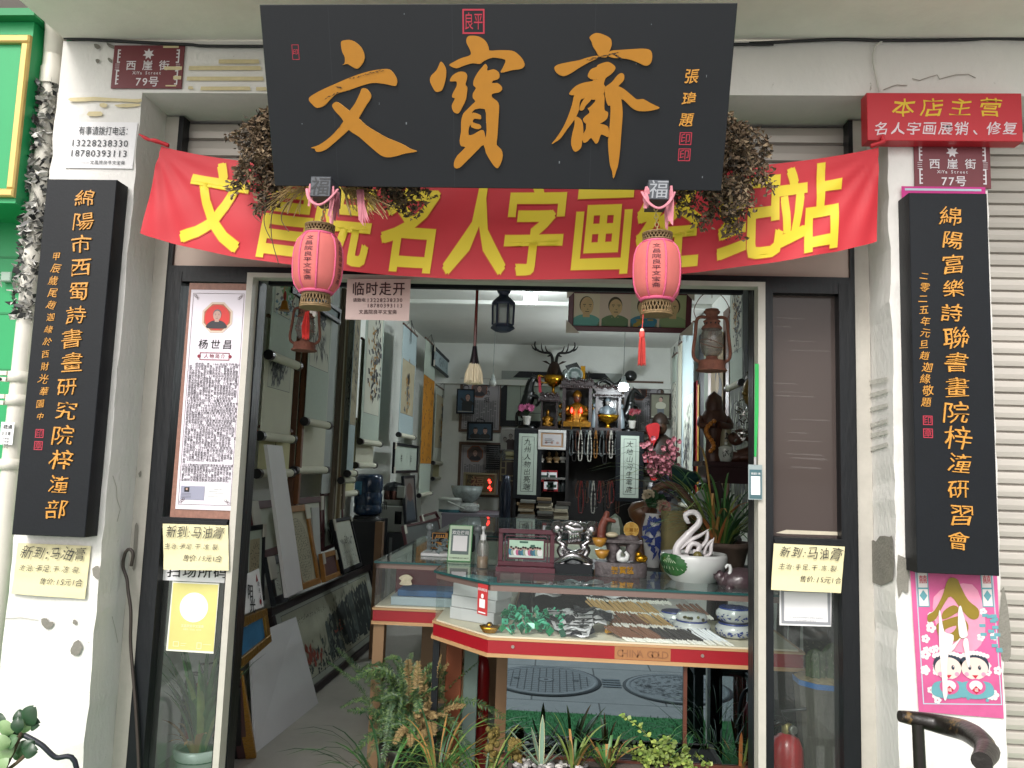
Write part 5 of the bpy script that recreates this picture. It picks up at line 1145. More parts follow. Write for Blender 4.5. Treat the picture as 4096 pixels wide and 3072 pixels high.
scroll('scroll with crane and reeds, its white roller crossing the plum scroll',L_(.13),q6(930,475),q6(1280,585),2.95,silk,'crane',(.1,.32,.9,.95))
scroll('scroll with red plum blossom on a black trunk',L_(.06),q6(770,1190),q6(1250,1245),2.9,scroll_paper,'plum',(.1,.28,.9,.96))
scroll('narrow grey figure scroll just left of the water bottle',L_(.10),q6(1470,1355),q6(1650,1375),2.95,mat('grey_silk','#8f9288',.8,var=.06,vs=30),'land',(.1,.3,.9,.9))
scroll('narrow scroll with vines ending above the water bottle',L_(.14),q6(1565,1235),q6(1665,1300),2.98,silk_b,'bamboo',(.1,.25,.9,.85),tea_p)
scroll('scroll with black and ochre flowers on pale silk',L_(.10),q6(1750,785),q6(2050,845),2.98,silk,'flower',(.14,.2,.88,.93))
scroll('plain scroll with a paper tag hanging behind the flower scroll',L_(.05),q6(1680,1130),q6(1970,1165),2.6,scroll_paper,None)
scroll('low curled scroll tail just left of the water bottle',L_(.04),q6(1400,1580),q6(1690,1560),1.9,yscr,None)
scroll('scroll with a standing figure on grey paper, left of the amber scroll',L_(.09),Q(1,2,1185,485),Q(1,2,1312,500),3.02,silk_b,'figure',(.1,.2,.9,.70),tea_p)
scroll('scroll with bright amber calligraphy strip',L_(.11),Q(1,2,1350,962),Q(1,2,1448,958),3.08,silk,'callig',(.04,.20,.96,.77),yel_p)
scroll('scroll with a seated figure, between the framed calligraphy and the far scroll',L_(.08),Q(1,2,1465,705),Q(1,2,1590,712),2.62,mount_p,'figure',(.1,.2,.9,.9),tea_p)
scroll('pale scroll with plain lower end, hanging under the seated figure scroll',L_(.06),Q(1,2,1462,830),Q(1,2,1580,828),2.1,yscr,None)
scroll('farthest scroll on the left wall, pale silk above a tan picture',L_(.12),Q(1,2,1580,822),Q(1,2,1662,820),3.10,silk_b,'flower',(.1,.25,.9,.66),mat('tan_silk','#8e7750',.8,var=.1,vs=10))
for x0,x1,yb,zt,Xo,mt,lab in((750,785,1230,2.9,.04,wood_b,'brown'),(800,840,1350,2.95,.05,wood_b,'dark'),(840,870,1150,2.9,.07,mat('orange_brown_wood','#6e4426',.5,var=.15,vs=12),'orange brown'),(1345,1380,1500,2.9,.05,mat('drab_wood','#5f5547',.6),'drab'),(1400,1430,1530,3.0,.06,scroll_paper,'cream'),(1440,1465,1500,3.0,.08,mat('khaki_wood','#7c6f52',.6),'khaki'),(1500,1530,1330,3.0,.07,mat('drab_wood','#5f5547',.6),'grey brown')):
 F=L_(Xo);a,c=F.hit(*q6(x0,yb)),F.hit(*q6(x1,yb));t=thing('wood_strip',lab+' wooden moulding standing along the left wall, '+{'brown':'left of the plum scroll','dark':'touching the orange brown one','orange brown':'hard left of the plum scroll','drab':'right of the grey sheet','cream':'in the middle of the bundle','khaki':'right of the cream one','grey brown':'left of the vine scroll'}[lab],'moulding',F((a[0]+c[0])/2,a[1]),'mouldings stacked on the left wall')
 b=MB();b.use(mt);b.fbox(F,a[0],c[0],a[1]-.25,zt,-.02,.02,.004);b.build('moulding',t)
F=L_(.04);a,c=F.hit(*q6(1250,560)),F.hit(*q6(1370,1550))
t=thing('paper_sheet','tall grey white sheet hanging right of the plum scroll','paper',F((a[0]+c[0])/2,1.0));b=MB();b.use(mat('grey_white_sheet','#a3a9a6',.8,var=.04,vs=10));b.fbox(F,a[0],c[0],c[1],2.9,0,.003);b.use(ink_grey);b.rect(F,a[0],a[1],c[0],a[1]+.006,.0035);b.build('sheet',t)
def wall_frame(label,F,tl,br,fm,inner,kind,fw=.03,guards=(),name='picture_frame',cat='picture frame',group=None,mount=None,txt=None):
 (ua,va),(ub,vb)=F.hit(*tl),F.hit(*br)
 if ub<ua:ua,ub=ub,ua
 t=thing(name,label,cat,F((ua+ub)/2,vb),group)
 b=MB();b.use(fm);b.frame3(F,ua,vb,ub,va,fw,0,.025,.003);b.build('frame',t)
 b=MB();b.use(inner);b.rect(F,ua+fw*.9,vb+fw*.9,ub-fw*.9,va-fw*.9,.008)
 p=(ua+fw*2,vb+fw*2,ub-fw*2,va-fw*2)
 if mount:b.use(mount);b.rect(F,*p,.0095)
 if kind:b.use(ink);art(b,Frame(F(0,0,.009),F.u,F.v),*p,kind)
 if txt:
  b.use(ink);n=len(txt)
  for i,ch in enumerate(txt):b.text(F,ch,ua+(ub-ua)*(.30+.4*i/max(1,n-1))-(va-vb)*.13,(va+vb)/2,(va-vb)*.26,.03,h=.013)
 b.build('picture',t)
 if guards:
  b=MB();b.use(guard);W_=(ub-ua);g_=fw*2.2
  for gx,gy in guards:x,z=(ua if gx<0 else ub),(vb if gy<0 else va);b.fbox(F,min(x,x-gx*g_),max(x,x-gx*g_),min(z,z-gy*g_),max(z,z-gy*g_),.022,.030,.004)
  b.build('corner_guard',t)
 return t
wall_frame('black framed calligraphy of four characters hanging high, right of the amber scroll',L_(.12),q5(1020,800),q5(1285,1390),black_wood,silk_b,'callig4',.035,((-1,-1),(-1,1)))
wall_frame('small black framed calligraphy with two characters, above the rice cooker',L_(.12),Q(1,2,1150,540),Q(1,2,1332,785),black_wood,silk,None,.03,((-1,-1),(-1,1)),txt='书法')
wall_frame('dark framed hanging behind the left pink lantern, black rounded corner',L_(.15),(1155,1150),q4(1300,575),black_wood,silk_b,None,.03)
def lean(name,label,cat,tl,tr,br,bl,Xt,Xb,th,fw,fm,inner,deco=None,guards=(),group='framed pictures leaning on the left wall'):
 a,c,d,e=PX(*tl,Xt),PX(*tr,Xt),PX(*br,Xb),PX(*bl,Xb)
 t=thing(name,label,cat,(d+e)/2,group)
 n=(d-e).cross(a-e).normalized()*th
 G=Frame(e,d-e,a-e);w,h_=(d-e).length,(a-e).length
 def at(s_,r_,hh=0):return(e*(1-s_)+d*s_)*(1-r_)+(a*(1-s_)+c*s_)*r_+G.n*hh
 class Warp:
  u,v,n=G.u,G.v,G.n
  def __call__(s2,x,y,hh=0):return at(x/w,y/h_,hh)
 Wp=Warp();b=MB();b.use(fm)
 if fw:b.frame3(Wp,0,0,w,h_,fw,-th,0,.003)
 else:b.fbox(Wp,0,w,0,h_,-th,0)
 b.build('frame' if fw else 'panel',t)
 if inner:
  b=MB();b.use(inner);b.rect(Wp,fw*.9,fw*.9,w-fw*.9,h_-fw*.9,-th*.4)
  if deco:deco(b,Frame(G.o-G.n*(th*.4-.002),G.u,G.v)if False else WarpOff(Wp,-th*.4+.001),w,h_,fw)
  b.build('picture',t)
 if guards:
  b=MB();b.use(guard)
  for gx,gy,sz in guards:
   x,y=(0 if gx<0 else w),(0 if gy<0 else h_);b.fbox(Wp,min(x,x-gx*sz),max(x,x-gx*sz),min(y,y-gy*sz*1.5),max(y,y-gy*sz*1.5),-.002,.006,.004)
  b.build('corner_guard',t)
 return t
class WarpOff:
 def __init__(s,W0,d):s.W,s.d=W0,d;s.u,s.v,s.n=W0.u,W0.v,W0.n
 def __call__(s,x,y,h=0):return s.W(x,y,h+s.d)
def d_callig(c,r):return lambda b,G,w,h_,fw:(b.use(tea_p),b.rect(G,fw*2.2,fw*2,w-fw*2.2,h_*.82,.0004),scribble(b,G,fw*2.6,fw*2.4,w-fw*2.6,h_*.78,c,r,ink,.002))
lean('framed_picture','black framed calligraphy on tea paper, leftmost of the leaning pictures','picture frame',q7(120,385),q7(385,350),q7(365,1480),q7(70,1600),-1.66,-1.60,.03,.03,black_wood,silk,d_callig(4,5),((1,1,.05),))
lean('framed_picture','dark framed ink calligraphy with pale corner guard, behind the long white board','picture frame',q7(400,840),q7(640,800),q7(720,1480),q7(530,1560),-1.66,-1.60,.03,.05,mat('blue_black_frame','#1b2026',.45),mount_p,lambda b,G,w,h_,fw:scribble(b,G,w*.35,fw*1.5,w*.7,h_*.7,1,4,ink,.002),((-1,1,.09),))
lean('framed_picture','big red brown framed picture standing behind the oval calligraphy','picture frame',q7(150,20),q7(1230,-60),q7(1225,560),q7(280,900),-1.74,-1.70,.03,.05,wood_r,mount_p,None,((-1,1,.10),(.7,1,.08)))
lean('framed_picture','red brown framed ink bamboo picture, left of the water dispenser','picture frame',q7(1238,-110),q7(1530,-160),q7(1530,640),q7(1240,760),-1.74,-1.70,.03,.03,wood_r,silk,lambda b,G,w,h_,fw:art(b,G,fw*2,fw*2,w-fw*2,h_*.7,'bamboo'),())
lean('blank_board','plain white panel standing behind the oval calligraphy frame','panel',q7(1060,110),q7(1168,110),q7(1205,1180),q7(1120,1230),-1.71,-1.66,.015,0,mat('white_panel_paint','#a9aba8',.7),None)
def d_oval(b,G,w,h_,fw):
 b.use(ink_grey);b.disc(G,w*.42,h_*.44,w*.40,.0005,30,ry=h_*.41);b.use(mat('oval_paper','#a29d86',.8));b.disc(G,w*.42,h_*.44,w*.385,.0012,30,ry=h_*.405)
 b.use(ink)
 for i in range(11):
  for j in range(24):
   x,y=w*(.10+.064*i),h_*(.08+.031*j)
   if((x-w*.42)/(w*.35))**2+((y-h_*.44)/(h_*.37))**2<1:strokes(b,G,x,y,x+.006,y+.006,1,.018,.004,[ink],1.4,None,.002)
lean('framed_picture','golden wood framed oval calligraphy leaning behind the white board','picture frame',q7(640,100),q7(1010,60),q7(1200,1225),q7(930,1330),-1.68,-1.60,.04,.045,wood_g,mat('beige_mount','#a7a18a',.8),d_oval,((1,1,.07),))
lean('long_board','long narrow white board leaning across the left wall scrolls','board',q6(400,840),q6(625,860),q7(930,1330),q7(700,1440),-1.60,-1.52,.02,0,mat('white_board_paint','#d0ced0',.6,var=.03,vs=8),None,group=None)
lean('framed_picture','small red brown framed panel with gold edges and two pale corner guards','picture frame',q7(1215,790),q7(1430,730),q7(1490,1110),q7(1265,1210),-1.62,-1.58,.03,.035,wood_g,mat('maroon_panel','#4b2220',.5),None,((-1,1,.05),(1,1,.05)))
lean('framed_picture','black framed calligraphy scroll tilting right of the small red panel','picture frame',q7(1370,285),q7(1640,235),q7(1810,960),q7(1535,1085),-1.64,-1.56,.03,.028,black_wood,mount_p,lambda b,G,w,h_,fw:(scribble(b,G,w*.2,h_*.50,w*.85,h_*.66,6,1,ink,.002),[scribble(b,G,w*.18,h_*(.10+.11*k),w*.85,h_*(.17+.11*k),7,1,ink,.002)for k in range(3)]),((-1,1,.06),(1,1,.03)))
a_=lean('advert_card','white advert card with black characters stuck in front of the leftmost leaning picture','card',q7(105,1090),q7(280,1010),q7(350,1570),q7(20,1700),-1.55,-1.52,.006,0,paper_white,None,group=None)
G_=Frame(PX(*q7(20,1700),-1.52),PX(*q7(350,1570),-1.52)-PX(*q7(20,1700),-1.52),PX(*q7(105,1090),-1.55)-PX(*q7(20,1700),-1.52))
b=MB();b.use(ink);x_,y_=G_.hit(*q7(140,1355));b.text(G_,'阳',x_-.035,y_,.075,.05,h=.004,rot=-.15);x_,y_=G_.hit(*q7(175,1560));b.text(G_,'光',x_-.035,y_,.075,.05,h=.004,rot=-.15)
x_,y_=G_.hit(*q7(262,1240))
for i,ch in enumerate('阳光人寿'):b.text(G_,ch,x_-.012+.006*i,y_-.034*i,.026,.02,h=.004,rot=-.15)
b.use(redink);x_,y_=G_.hit(*q7(240,1150));b.poly(G_,[(x_-.012,y_-.02),(x_+.012,y_-.016),(x_-.006,y_+.022)],.004);x_,y_=G_.hit(*q7(295,1500));b.disc(G_,x_,y_,.014,.004,10);b.build('card_text',a_)
def d_land(b,G,w,h_,fw):
 p=(w*.07,h_*.14,w*.93,h_*.88);b.use(ink_grey);b.ring(G,*p,.004,.0006);b.use(mat('landscape_wash','#a3a592',.85,var=.15,vs=5));b.rect(G,p[0]+.004,p[1]+.004,p[2]-.004,p[3]-.004,.0008)
 dk=[mat('rock_ink_dark','#252c2c',.8,var=.3,vs=30),mat('rock_ink_mid','#4a5450',.8,var=.3,vs=30),mat('rock_ink_pale','#74796b',.8,var=.2,vs=30)]
 W_,H_=p[2]-p[0],p[3]-p[1]
 for k in range(95):
  f=U(.38,.97);top=.55+.40*math.sin((f-.30)*2.4)*U(.75,1.0);bs_=U(.05,.35);x=p[0]+W_*f;ww=W_*U(.008,.03);b.use(dk[0]if U(0,1)<.62 else dk[1])
  y0,y1=p[1]+H_*bs_,p[1]+H_*min(.96,top);b.poly(G,[(x-ww,y0),(x+ww,y0),(x+ww*U(.5,.9),y1*.9+y0*.1),(x+ww*U(-.3,.5),y1),(x-ww*U(.3,.9),y1*.93+y0*.07)],.0014+k*1.5e-5)
 strokes(b,G,*p,70,H_*.12,W_*.012,dk,1.3,gauss(.35,.25,.14,.14),.0032);strokes(b,G,*p,120,H_*.06,W_*.008,dk[:2],None,gauss(.3,.12,.2,.06),.0034);strokes(b,G,*p,60,H_*.12,W_*.006,[dk[2]],1.5,gauss(.7,.6,.16,.2),.0036)
 strokes(b,G,*p,24,H_*.14,W_*.012,[mat('autumn_red_ink','#8a3f30',.8,var=.2,vs=30)],1.5,gauss(.20,.2,.05,.07),.0038);strokes(b,G,*p,10,H_*.04,W_*.012,[mat('autumn_red_ink','#8a3f30',.8)],1.5,gauss(.52,.42,.04,.03),.0038)
 scribble(b,G,W_*.16,p[1]+H_*.80,W_*.50,p[1]+H_*.86,16,1,ink,.002)
e0,e1=V((-1.575,4.80,.012)),V((-1.49,7.02,.012))
t=thing('framed_landscape','wide dark framed ink landscape of steep crags standing on the floor','picture frame',(e0+e1)/2,'framed pictures leaning on the left wall')
tl_,tr_=V((-1.755,4.80,.625)),V((-1.70,7.10,.60));G=Frame(e0,e1-e0,tl_-e0);w,h_=(e1-e0).length,(tl_-e0).length
b=MB();b.use(mat('plum_black_frame','#241a1d',.35,var=.2,vs=12));b.frame3(G,0,0,w,h_,.05,-.03,.012,.006);b.build('frame',t)
b=MB();b.use(mat('grey_mount','#a0a69c',.8,var=.04,vs=10));b.rect(G,.04,.04,w-.04,h_-.04,-.008);d_land(b,Frame(G.o-G.n*.007,G.u,G.v),w,h_,.05);b.build('picture',t)
t=thing('blank_board','large blank white panel leaning by the doorway in front of the landscape','panel',(-1.53,4.6,0))
a,c=V((-1.54,4.16,.006)),V((-1.48,5.04,.006));a2,c2=PX(1000,2548,-1.66),PX(1184,2467,-1.66);G=Frame(a,c-a,a2-a)
b=MB();b.use(mat('white_foam_board','#d5d6d8',.6,var=.03,vs=3));n_=G.n*.012;b.add([a,c,c2,a2,a-n_,c-n_,c2-n_,a2-n_],[(0,1,2,3),(0,4,5,1),(1,5,6,2),(2,6,7,3),(3,7,4,0)])
b.build('panel',t)
lean('framed_picture','ornate gold framed blue painting half hidden by the white panel','picture frame',Q(0,3,1900,475),Q(0,3,2150,372),Q(0,3,2190,640),Q(0,3,1900,900),-1.53,-1.50,.04,.05,mat('ornate_gold','#8d6a2c',.35,metal=.5,var=.3,vs=40,bump=.5,bs=60),mat('blue_painting','#2d6a93',.5,var=.25,vs=6),None)
for i,(u0,v0,u1,v1,mt,lab)in enumerate(((1890,1000,1910,1560,black_wood,'black'),(1898,930,1960,1560,wood_r,'red brown'),(1908,880,2025,1560,mat('carved_gold_edge','#a87a24',.4,metal=.3,var=.25,vs=60,bump=.5,bs=90),'carved gold'))):
 p0=PX(*Q(0,3,u0,v0),-1.42);p1=PZ(*Q(0,3,u1,v1),0.006);d=V((.006,-.02,0));e=V((.022,.012,0))
 t=thing('frame_edge',lab+' edge of a picture frame standing on the floor beside the white panel','picture frame',p1);b=MB();b.use(mt);b.add([p1-e,p1+e,p0+e,p0-e,p1-e+d*2,p1+e+d*2,p0+e+d*2,p0-e+d*2],[(4,5,6,7),(0,3,2,1),(0,1,5,4),(1,2,6,5),(2,3,7,6),(3,0,4,7)]);b.build('moulding',t)
Yd=7.28;c=P(1469,2066,Yd);r=.132;zb=c.z
t=thing('water_dispenser','black water dispenser standing by the left wall under a blue bottle','water dispenser',(c.x,Yd,.004));b=MB();b.use(mat('black_plastic','#14161a',.35));b.fbox(facade(Yd-.17),c.x-.16,c.x+.16,.004,zb-.02,-.34,0,.01);b.build('body',t);b=MB();b.use(mat('black_plastic','#14161a',.35));b.lathe([(.13,zb-.02),(.12,zb+.01)],(c.x,Yd,0),24);b.build('bottle_collar',t)
t=thing('water_bottle','large blue water bottle upside down on the black dispenser','water bottle',(c.x,Yd,zb));b=MB();b.use(mat('blue_polycarbonate','#20344e',.18,spec=.6));zt=P(1469,1895,Yd).z;H=zt-zb;b.lathe([(.05,0),(r*.8,.02),(r,.10*H),(r,.22*H),(r*.95,.25*H),(r*.95,.29*H),(r,.32*H),(r,.52*H),(r*.95,.55*H),(r*.95,.59*H),(r,.62*H),(r,.90*H),(r*.9,.98*H),(r*.6,H),(.001,H)],(c.x,Yd,zb),28);b.build('bottle_body',t)
b=MB();b.use(mat('blue_label','#4d86a6',.4,var=.3,vs=12));vs=[]
for i in range(7):a=-2.55+i*.12;vs+=[(c.x+(r+.002)*math.cos(a),Yd+(r+.002)*math.sin(a),zb+.52*H),(c.x+(r+.002)*math.cos(a),Yd+(r+.002)*math.sin(a),zb+.82*H)]
b.add(vs,[(2*i,2*i+2,2*i+3,2*i+1)for i in range(6)]);b.build('label',t)
q8=lambda u,v:(1480+u*.2712,1900+v*.2712)
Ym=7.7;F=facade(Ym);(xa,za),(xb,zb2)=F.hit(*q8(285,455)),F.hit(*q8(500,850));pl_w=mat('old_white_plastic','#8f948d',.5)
t=thing('metal_cabinet','grey metal cabinet under the microwave oven','cabinet',(xa+.1,Ym,.004));b=MB();b.use(mat('grey_cabinet','#3a3f42',.5));b.fbox(F,xa-.25,xb+.1,.004,zb2-.004,-.4,.02,.005);b.use(mat('pale_strip','#7d8484',.5));b.rect(F,xa+.02,.1,xa+.05,zb2-.05,.022);b.build('body',t)
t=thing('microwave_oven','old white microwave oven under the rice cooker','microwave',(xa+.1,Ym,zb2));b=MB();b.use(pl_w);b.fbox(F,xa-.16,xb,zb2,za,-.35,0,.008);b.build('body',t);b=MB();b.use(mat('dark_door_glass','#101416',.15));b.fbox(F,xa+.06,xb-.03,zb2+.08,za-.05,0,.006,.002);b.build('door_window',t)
b=MB();b.use(ink);[b.rect(F,xa-.14+.018*k,zb2+.22,xa-.132+.018*k,zb2+.30,.001)for k in range(7)];b.build('vent_slots',t)
cx_=P(*q8(355,300),Ym+.12).x;z0=za;zt=P(*q8(350,95),Ym+.12).z;r=150*.2712*(Ym+.12)/FPX
t=thing('rice_cooker','steel and brown rice cooker standing on the microwave','rice cooker',(cx_,Ym+.12,z0));b=MB();b.use(pl_w);b.lathe([(r*.8,0),(r,.02),(r*1.0,.06)],(cx_,Ym+.12,z0),24);b.build('base',t);b=MB();b.use(mat('brown_steel','#4a2f28',.25,metal=.7));b.lathe([(r,.06),(r*1.02,.1),(r,zt-z0-.09)],(cx_,Ym+.12,z0),28);b.build('pot_body',t);b=MB();b.use(mat('dark_lid','#22262a',.25,metal=.3));b.lathe([(r*1.1,zt-z0-.09),(r*1.1,zt-z0-.06),(r*.8,zt-z0-.02),(.001,zt-z0)],(cx_,Ym+.12,z0),28);b.build('lid',t)
b=MB();b.use(pl_w);b.fbox(facade(Ym+.12-r),cx_+.05,cx_+.13,z0+.08,z0+.20,-.02,.012,.006);b.build('control_panel',t)
lean('framed_painting','dark framed full length portrait standing right of the rice cooker','picture frame',q8(500,10),q8(665,0),q8(705,690),q8(545,720),-1.55,-1.45,.03,.03,black_wood,mat('dim_portrait_ground','#55504c',.6),lambda b,G,w,h_,fw:(b.use(mat('dull_blue_robe','#26323c',.7)),b.poly(G,smoothpoly([(w*.12,fw),(w*.88,fw),(w*.8,h_*.42),(w*.62,h_*.5),(w*.38,h_*.5),(w*.2,h_*.42)],3),.001),b.use(mat('dull_brown_robe','#4a332b',.7)),b.disc(G,w*.5,h_*.64,w*.26,.0016,18,ry=h_*.2)))
lean('framed_picture','dark red framed picture with pale corner guard, lower right of the portrait','picture frame',q8(500,740),q8(1010,640),q8(1060,860),q8(560,1080),-1.4,-1.3,.03,.035,wood_r,mat('dim_glass','#4a4f4e',.4),None,((-1,1,.09),))
lean('framed_picture','dark red framed picture with pale guard standing behind the payment sign','picture frame',q8(760,590),q8(980,530),q8(1040,640),q8(790,720),-1.45,-1.4,.03,.04,wood_r,None,None,((-1,1,.08),))
t=thing('cardboard_sheet','flat brown cardboard sheets standing on edge left of the counter','cardboard',(P(1508,2300,6.2).x,6.2,.004))
b=MB();b.use(mat('cardboard','#7a5f47',.8,var=.1,vs=10));F=facade(6.2);(xa,za),(xb,_z)=F.hit(*q8(80,690)),F.hit(*q8(155,1400));b.fbox(F,xa,xb,.004,za,-.07,0);b.use(mat('cardboard_edge','#4e3d30',.8));b.rect(F,xa+.055,.3,xa+.062,za-.25,.001);b.build('sheet',t)
#---- right wall
R_=lambda d:rightwall(1.59-d)
q2=lambda u,v:(2500+u*.2622,1300+v*.2622)
scroll('farthest pale calligraphy scroll on the right wall',R_(.10),(2683,1960),(2703,1975),3.05,silk,'callig',(.12,.2,.9,.80))
scroll('thin white scroll beside the farthest one on the right wall',R_(.08),(2706,1985),(2722,1995),3.15,scroll_paper,None)
scroll('pale blue scroll with a thin tree, left of the red strip on the right wall',R_(.12),(2722,2010),(2772,2040),3.2,silk_b,'land',(.2,.12,.9,.62),mount_p)
def strip(lab,px,zt,zb_,off,mt):
 F=R_(off);a,c=F.hit(px[0],1700),F.hit(px[1],1700);t=thing('cloth_strip',lab,'wall hanging',F((a[0]+c[0])/2,zb_),'upright strips on the right wall');b=MB();b.use(mt);b.fbox(F,min(a[0],c[0]),max(a[0],c[0]),zb_,zt,0,.008,.002);b.build('strip',t)
strip('bright red cloth strip hanging on the right wall',(2775,2790),2.55,.9,.08,mat('red_cloth_strip','#a31d2b',.7))
strip('narrow yellow edged strip beside the red one on the right wall',(2790,2797),2.5,.9,.075,mat('yellow_edge','#a8832c',.6))
strip('black upright strip on the right wall between red and grey ones',(2797,2818),3.05,.8,.06,black_wood)
strip('grey green upright strip on the right wall',(2818,2834),3.05,.8,.07,mat('grey_green_silk','#6f7a6c',.8))
strip('orange brown upright strip on the right wall beside the portrait scroll',(2834,2846),3.0,.9,.08,mat('orange_brown_wood','#6e4426',.5))
strip('dark brown picture edge, right of the portrait scroll',(2894,2918),3.05,.9,.07,wood_b)
strip('dark brown frame edges by the doorway on the right wall',(2994,3030),3.1,.8,.10,mat('dark_brown_edge','#33251d',.5,var=.3,vs=30,stretch=(1,20,.2)))
F=R_(.09);a,c=F.hit(2846,1500),F.hit(2894,1500)
t=thing('portrait_scroll','brown toned portrait scroll of a dark haired figure behind the wooden statue','scroll',F((a[0]+c[0])/2,1.3),'hanging scrolls along the shop walls');b=MB();b.use(mat('sepia_paper','#8d7a55',.8,var=.1,vs=6));b.fbox(F,a[0],c[0],1.2,2.85,0,.004);b.use(ink);um=(a[0]+c[0])/2;b.disc(F,um+.03,F.hit(2875,1500)[1],.10,.006,18,ry=.09);b.disc(F,um+.10,F.hit(2875,1560)[1],.14,.0055,16,ry=.12);b.use(mat('sepia_face','#9c8152',.7));b.disc(F,um+.03,F.hit(2875,1530)[1],.075,.0065,18,ry=.10);b.build('paper_body',t)
scroll('white scroll with an ink bird, right of the rusty lantern',R_(.20),q2(1590,970),q2(1800,880),3.05,silk,'flower',(.12,.34,.92,.98))
F=R_(.12);a,c=F.hit(2921,1700),F.hit(2994,1700);t=thing('landscape_scroll','dark green ink waterfall landscape behind the white bird scroll','scroll',F((a[0]+c[0])/2,1.2),'hanging scrolls along the shop walls');b=MB();b.use(mat('dark_landscape_wash','#5a6152',.8,var=.45,vs=9,stretch=(1,1,.5)));b.fbox(F,a[0],c[0],1.1,3.1,0,.004);strokes(b,F,a[0],1.2,c[0],2.5,160,.16,.02,[ink,ink_grey,mount_p],1.5,None,.006);b.build('paper_body',t)
#---- back wall
FB=facade(11.19);brown_f=mat('brown_poster_frame','#5b4333',.5,var=.1,vs=12);lil=mat('grey_lilac_paper','#a9a4a8',.6)
def back_poster(label,tl,br,oct_px,head,hp):
 (xa,za),(xb,zb)=FB.hit(*tl),FB.hit(*br);w,h_=xb-xa,za-zb;t=thing('biography_poster',label,'poster',FB((xa+xb)/2,zb),'biography posters on the back wall')
 b=MB();b.use(brown_f);b.frame3(FB,xa,zb,xb,za,w*.065,0,.02,.003);b.build('frame',t)
 b=MB();b.use(lil);b.rect(FB,xa+w*.06,zb+w*.06,xb-w*.06,za-w*.06,.006);b.build('text_panel',t)
 b=MB();b.use(ink_grey);b.ring(FB,xa+w*.10,zb+w*.10,xb-w*.10,za-w*.10,.005,.008)
 for k in range(26):
  z=za-h_*(.42+.0195*k)
  for q in range(14):
   if U(0,1)<.9:x=xa+w*(.14+.052*q);b.rect(FB,x,z,x+w*.042,z+h_*.010,.008)
 b.use(ink);p=FB.hit(*hp)
 for i,ch in enumerate(head):b.text(FB,ch,p[0]-.045,p[1]-i*.105,.085,.02,h=.009)
 b.build('poster_text',t)
 b=MB();p=FB.hit(*oct_px);R=w*.20;b.use(mat('copper_print','#9a5a3c',.5));b.poly(FB,[(p[0]+x,p[1]+y)for x,y in octagon(R)],.008);b.use(mat('dull_photo_ground','#5a4a48',.6));b.poly(FB,[(p[0]+x,p[1]+y)for x,y in octagon(R*.88)],.0095);bust(b,FB,p[0],p[1],R*1.1,.011,tan,ink,dkcoat);b.build('portrait_print',t)
back_poster('biography poster on the back wall behind the big brush bristles',qb(105,325),qb(505,865),qb(290,440),'郝勋挺',qb(370,400))
back_poster('biography poster low on the back wall, above the gold good fortune panel',qb(90,950),qb(498,1500),qb(248,1070),'吴',qb(360,1030))
back_poster('biography poster at the right end of the back wall behind the black horse',qb(1690,350),qb(2090,880),qb(1860,470),'周玉清',qb(1950,430))
def figure_photo(label,tl,br,Yf,bgm,fig,fm=black_wood,ring=True):
 F=facade(Yf);(xa,za),(xb,zb)=F.hit(*tl),F.hit(*br);w,h_=xb-xa,za-zb;t=thing('framed_photo',label,'photo frame',F((xa+xb)/2,zb),'small framed photographs at the back')
 b=MB();b.use(fm);b.frame3(F,xa,zb,xb,za,w*.07,0,.02,.003);b.build('frame',t)
 b=MB();b.use(bgm);b.rect(F,xa+w*.06,zb+w*.06,xb-w*.06,za-w*.06,.005);b.use(mat('photo_margin','#a9a9a2',.6));b.rect(F,xa+w*.09,zb+h_*.08,xb-w*.09,zb+h_*.11,.0065);fig(b,F,xa,zb,w,h_);b.build('photo',t)
 b=MB();b.use(fm);um=(xa+xb)/2;b.tube(curve([F(um-w*.16,za,.01),F(um-w*.14,za+h_*.10,.01),F(um,za+h_*.15,.01),F(um+w*.14,za+h_*.10,.01),F(um+w*.16,za,.01)],4),.006,5);b.build('hanging_ring',t)
navyc=mat('dark_grey_coat','#23282b',.6);bluesky=mat('dim_blue_ground','#2f4a5e',.5,var=.1,vs=8)
figure_photo('framed print of a saluting figure against a blue sky, left end of the back wall',qb(70,430),qb(238,680),10.9,bluesky,lambda b,F,xa,zb,w,h_:(bust(b,F,xa+w*.62,zb+h_*.62,w*.55,.007,tan,ink,navyc),b.use(navyc),b.fbox(F,xa+w*.3,xa+w*.85,zb+h_*.12,zb+h_*.42,.0068,.0069),b.poly(F,[(xa+w*.2,zb+h_*.6),(xa+w*.26,zb+h_*.66),(xa+w*.6,zb+h_*.42),(xa+w*.5,zb+h_*.36)],.0072)))
figure_photo('framed print of two figures in caps against blue, below the saluting figure',qb(170,752),qb(420,945),10.8,bluesky,lambda b,F,xa,zb,w,h_:[(bust(b,F,xa+w*fx,zb+h_*.48,w*.34,.007+.002*i,tan,navyc,navyc),b.use(navyc),b.fbox(F,xa+w*(fx-.17),xa+w*(fx+.17),zb+h_*.12,zb+h_*.30,.0068+.002*i,.0069+.002*i),b.disc(F,xa+w*fx,zb+h_*.66,w*.075,.0088+.002*i,10,ry=h_*.05))for i,fx in enumerate((.33,.70))])
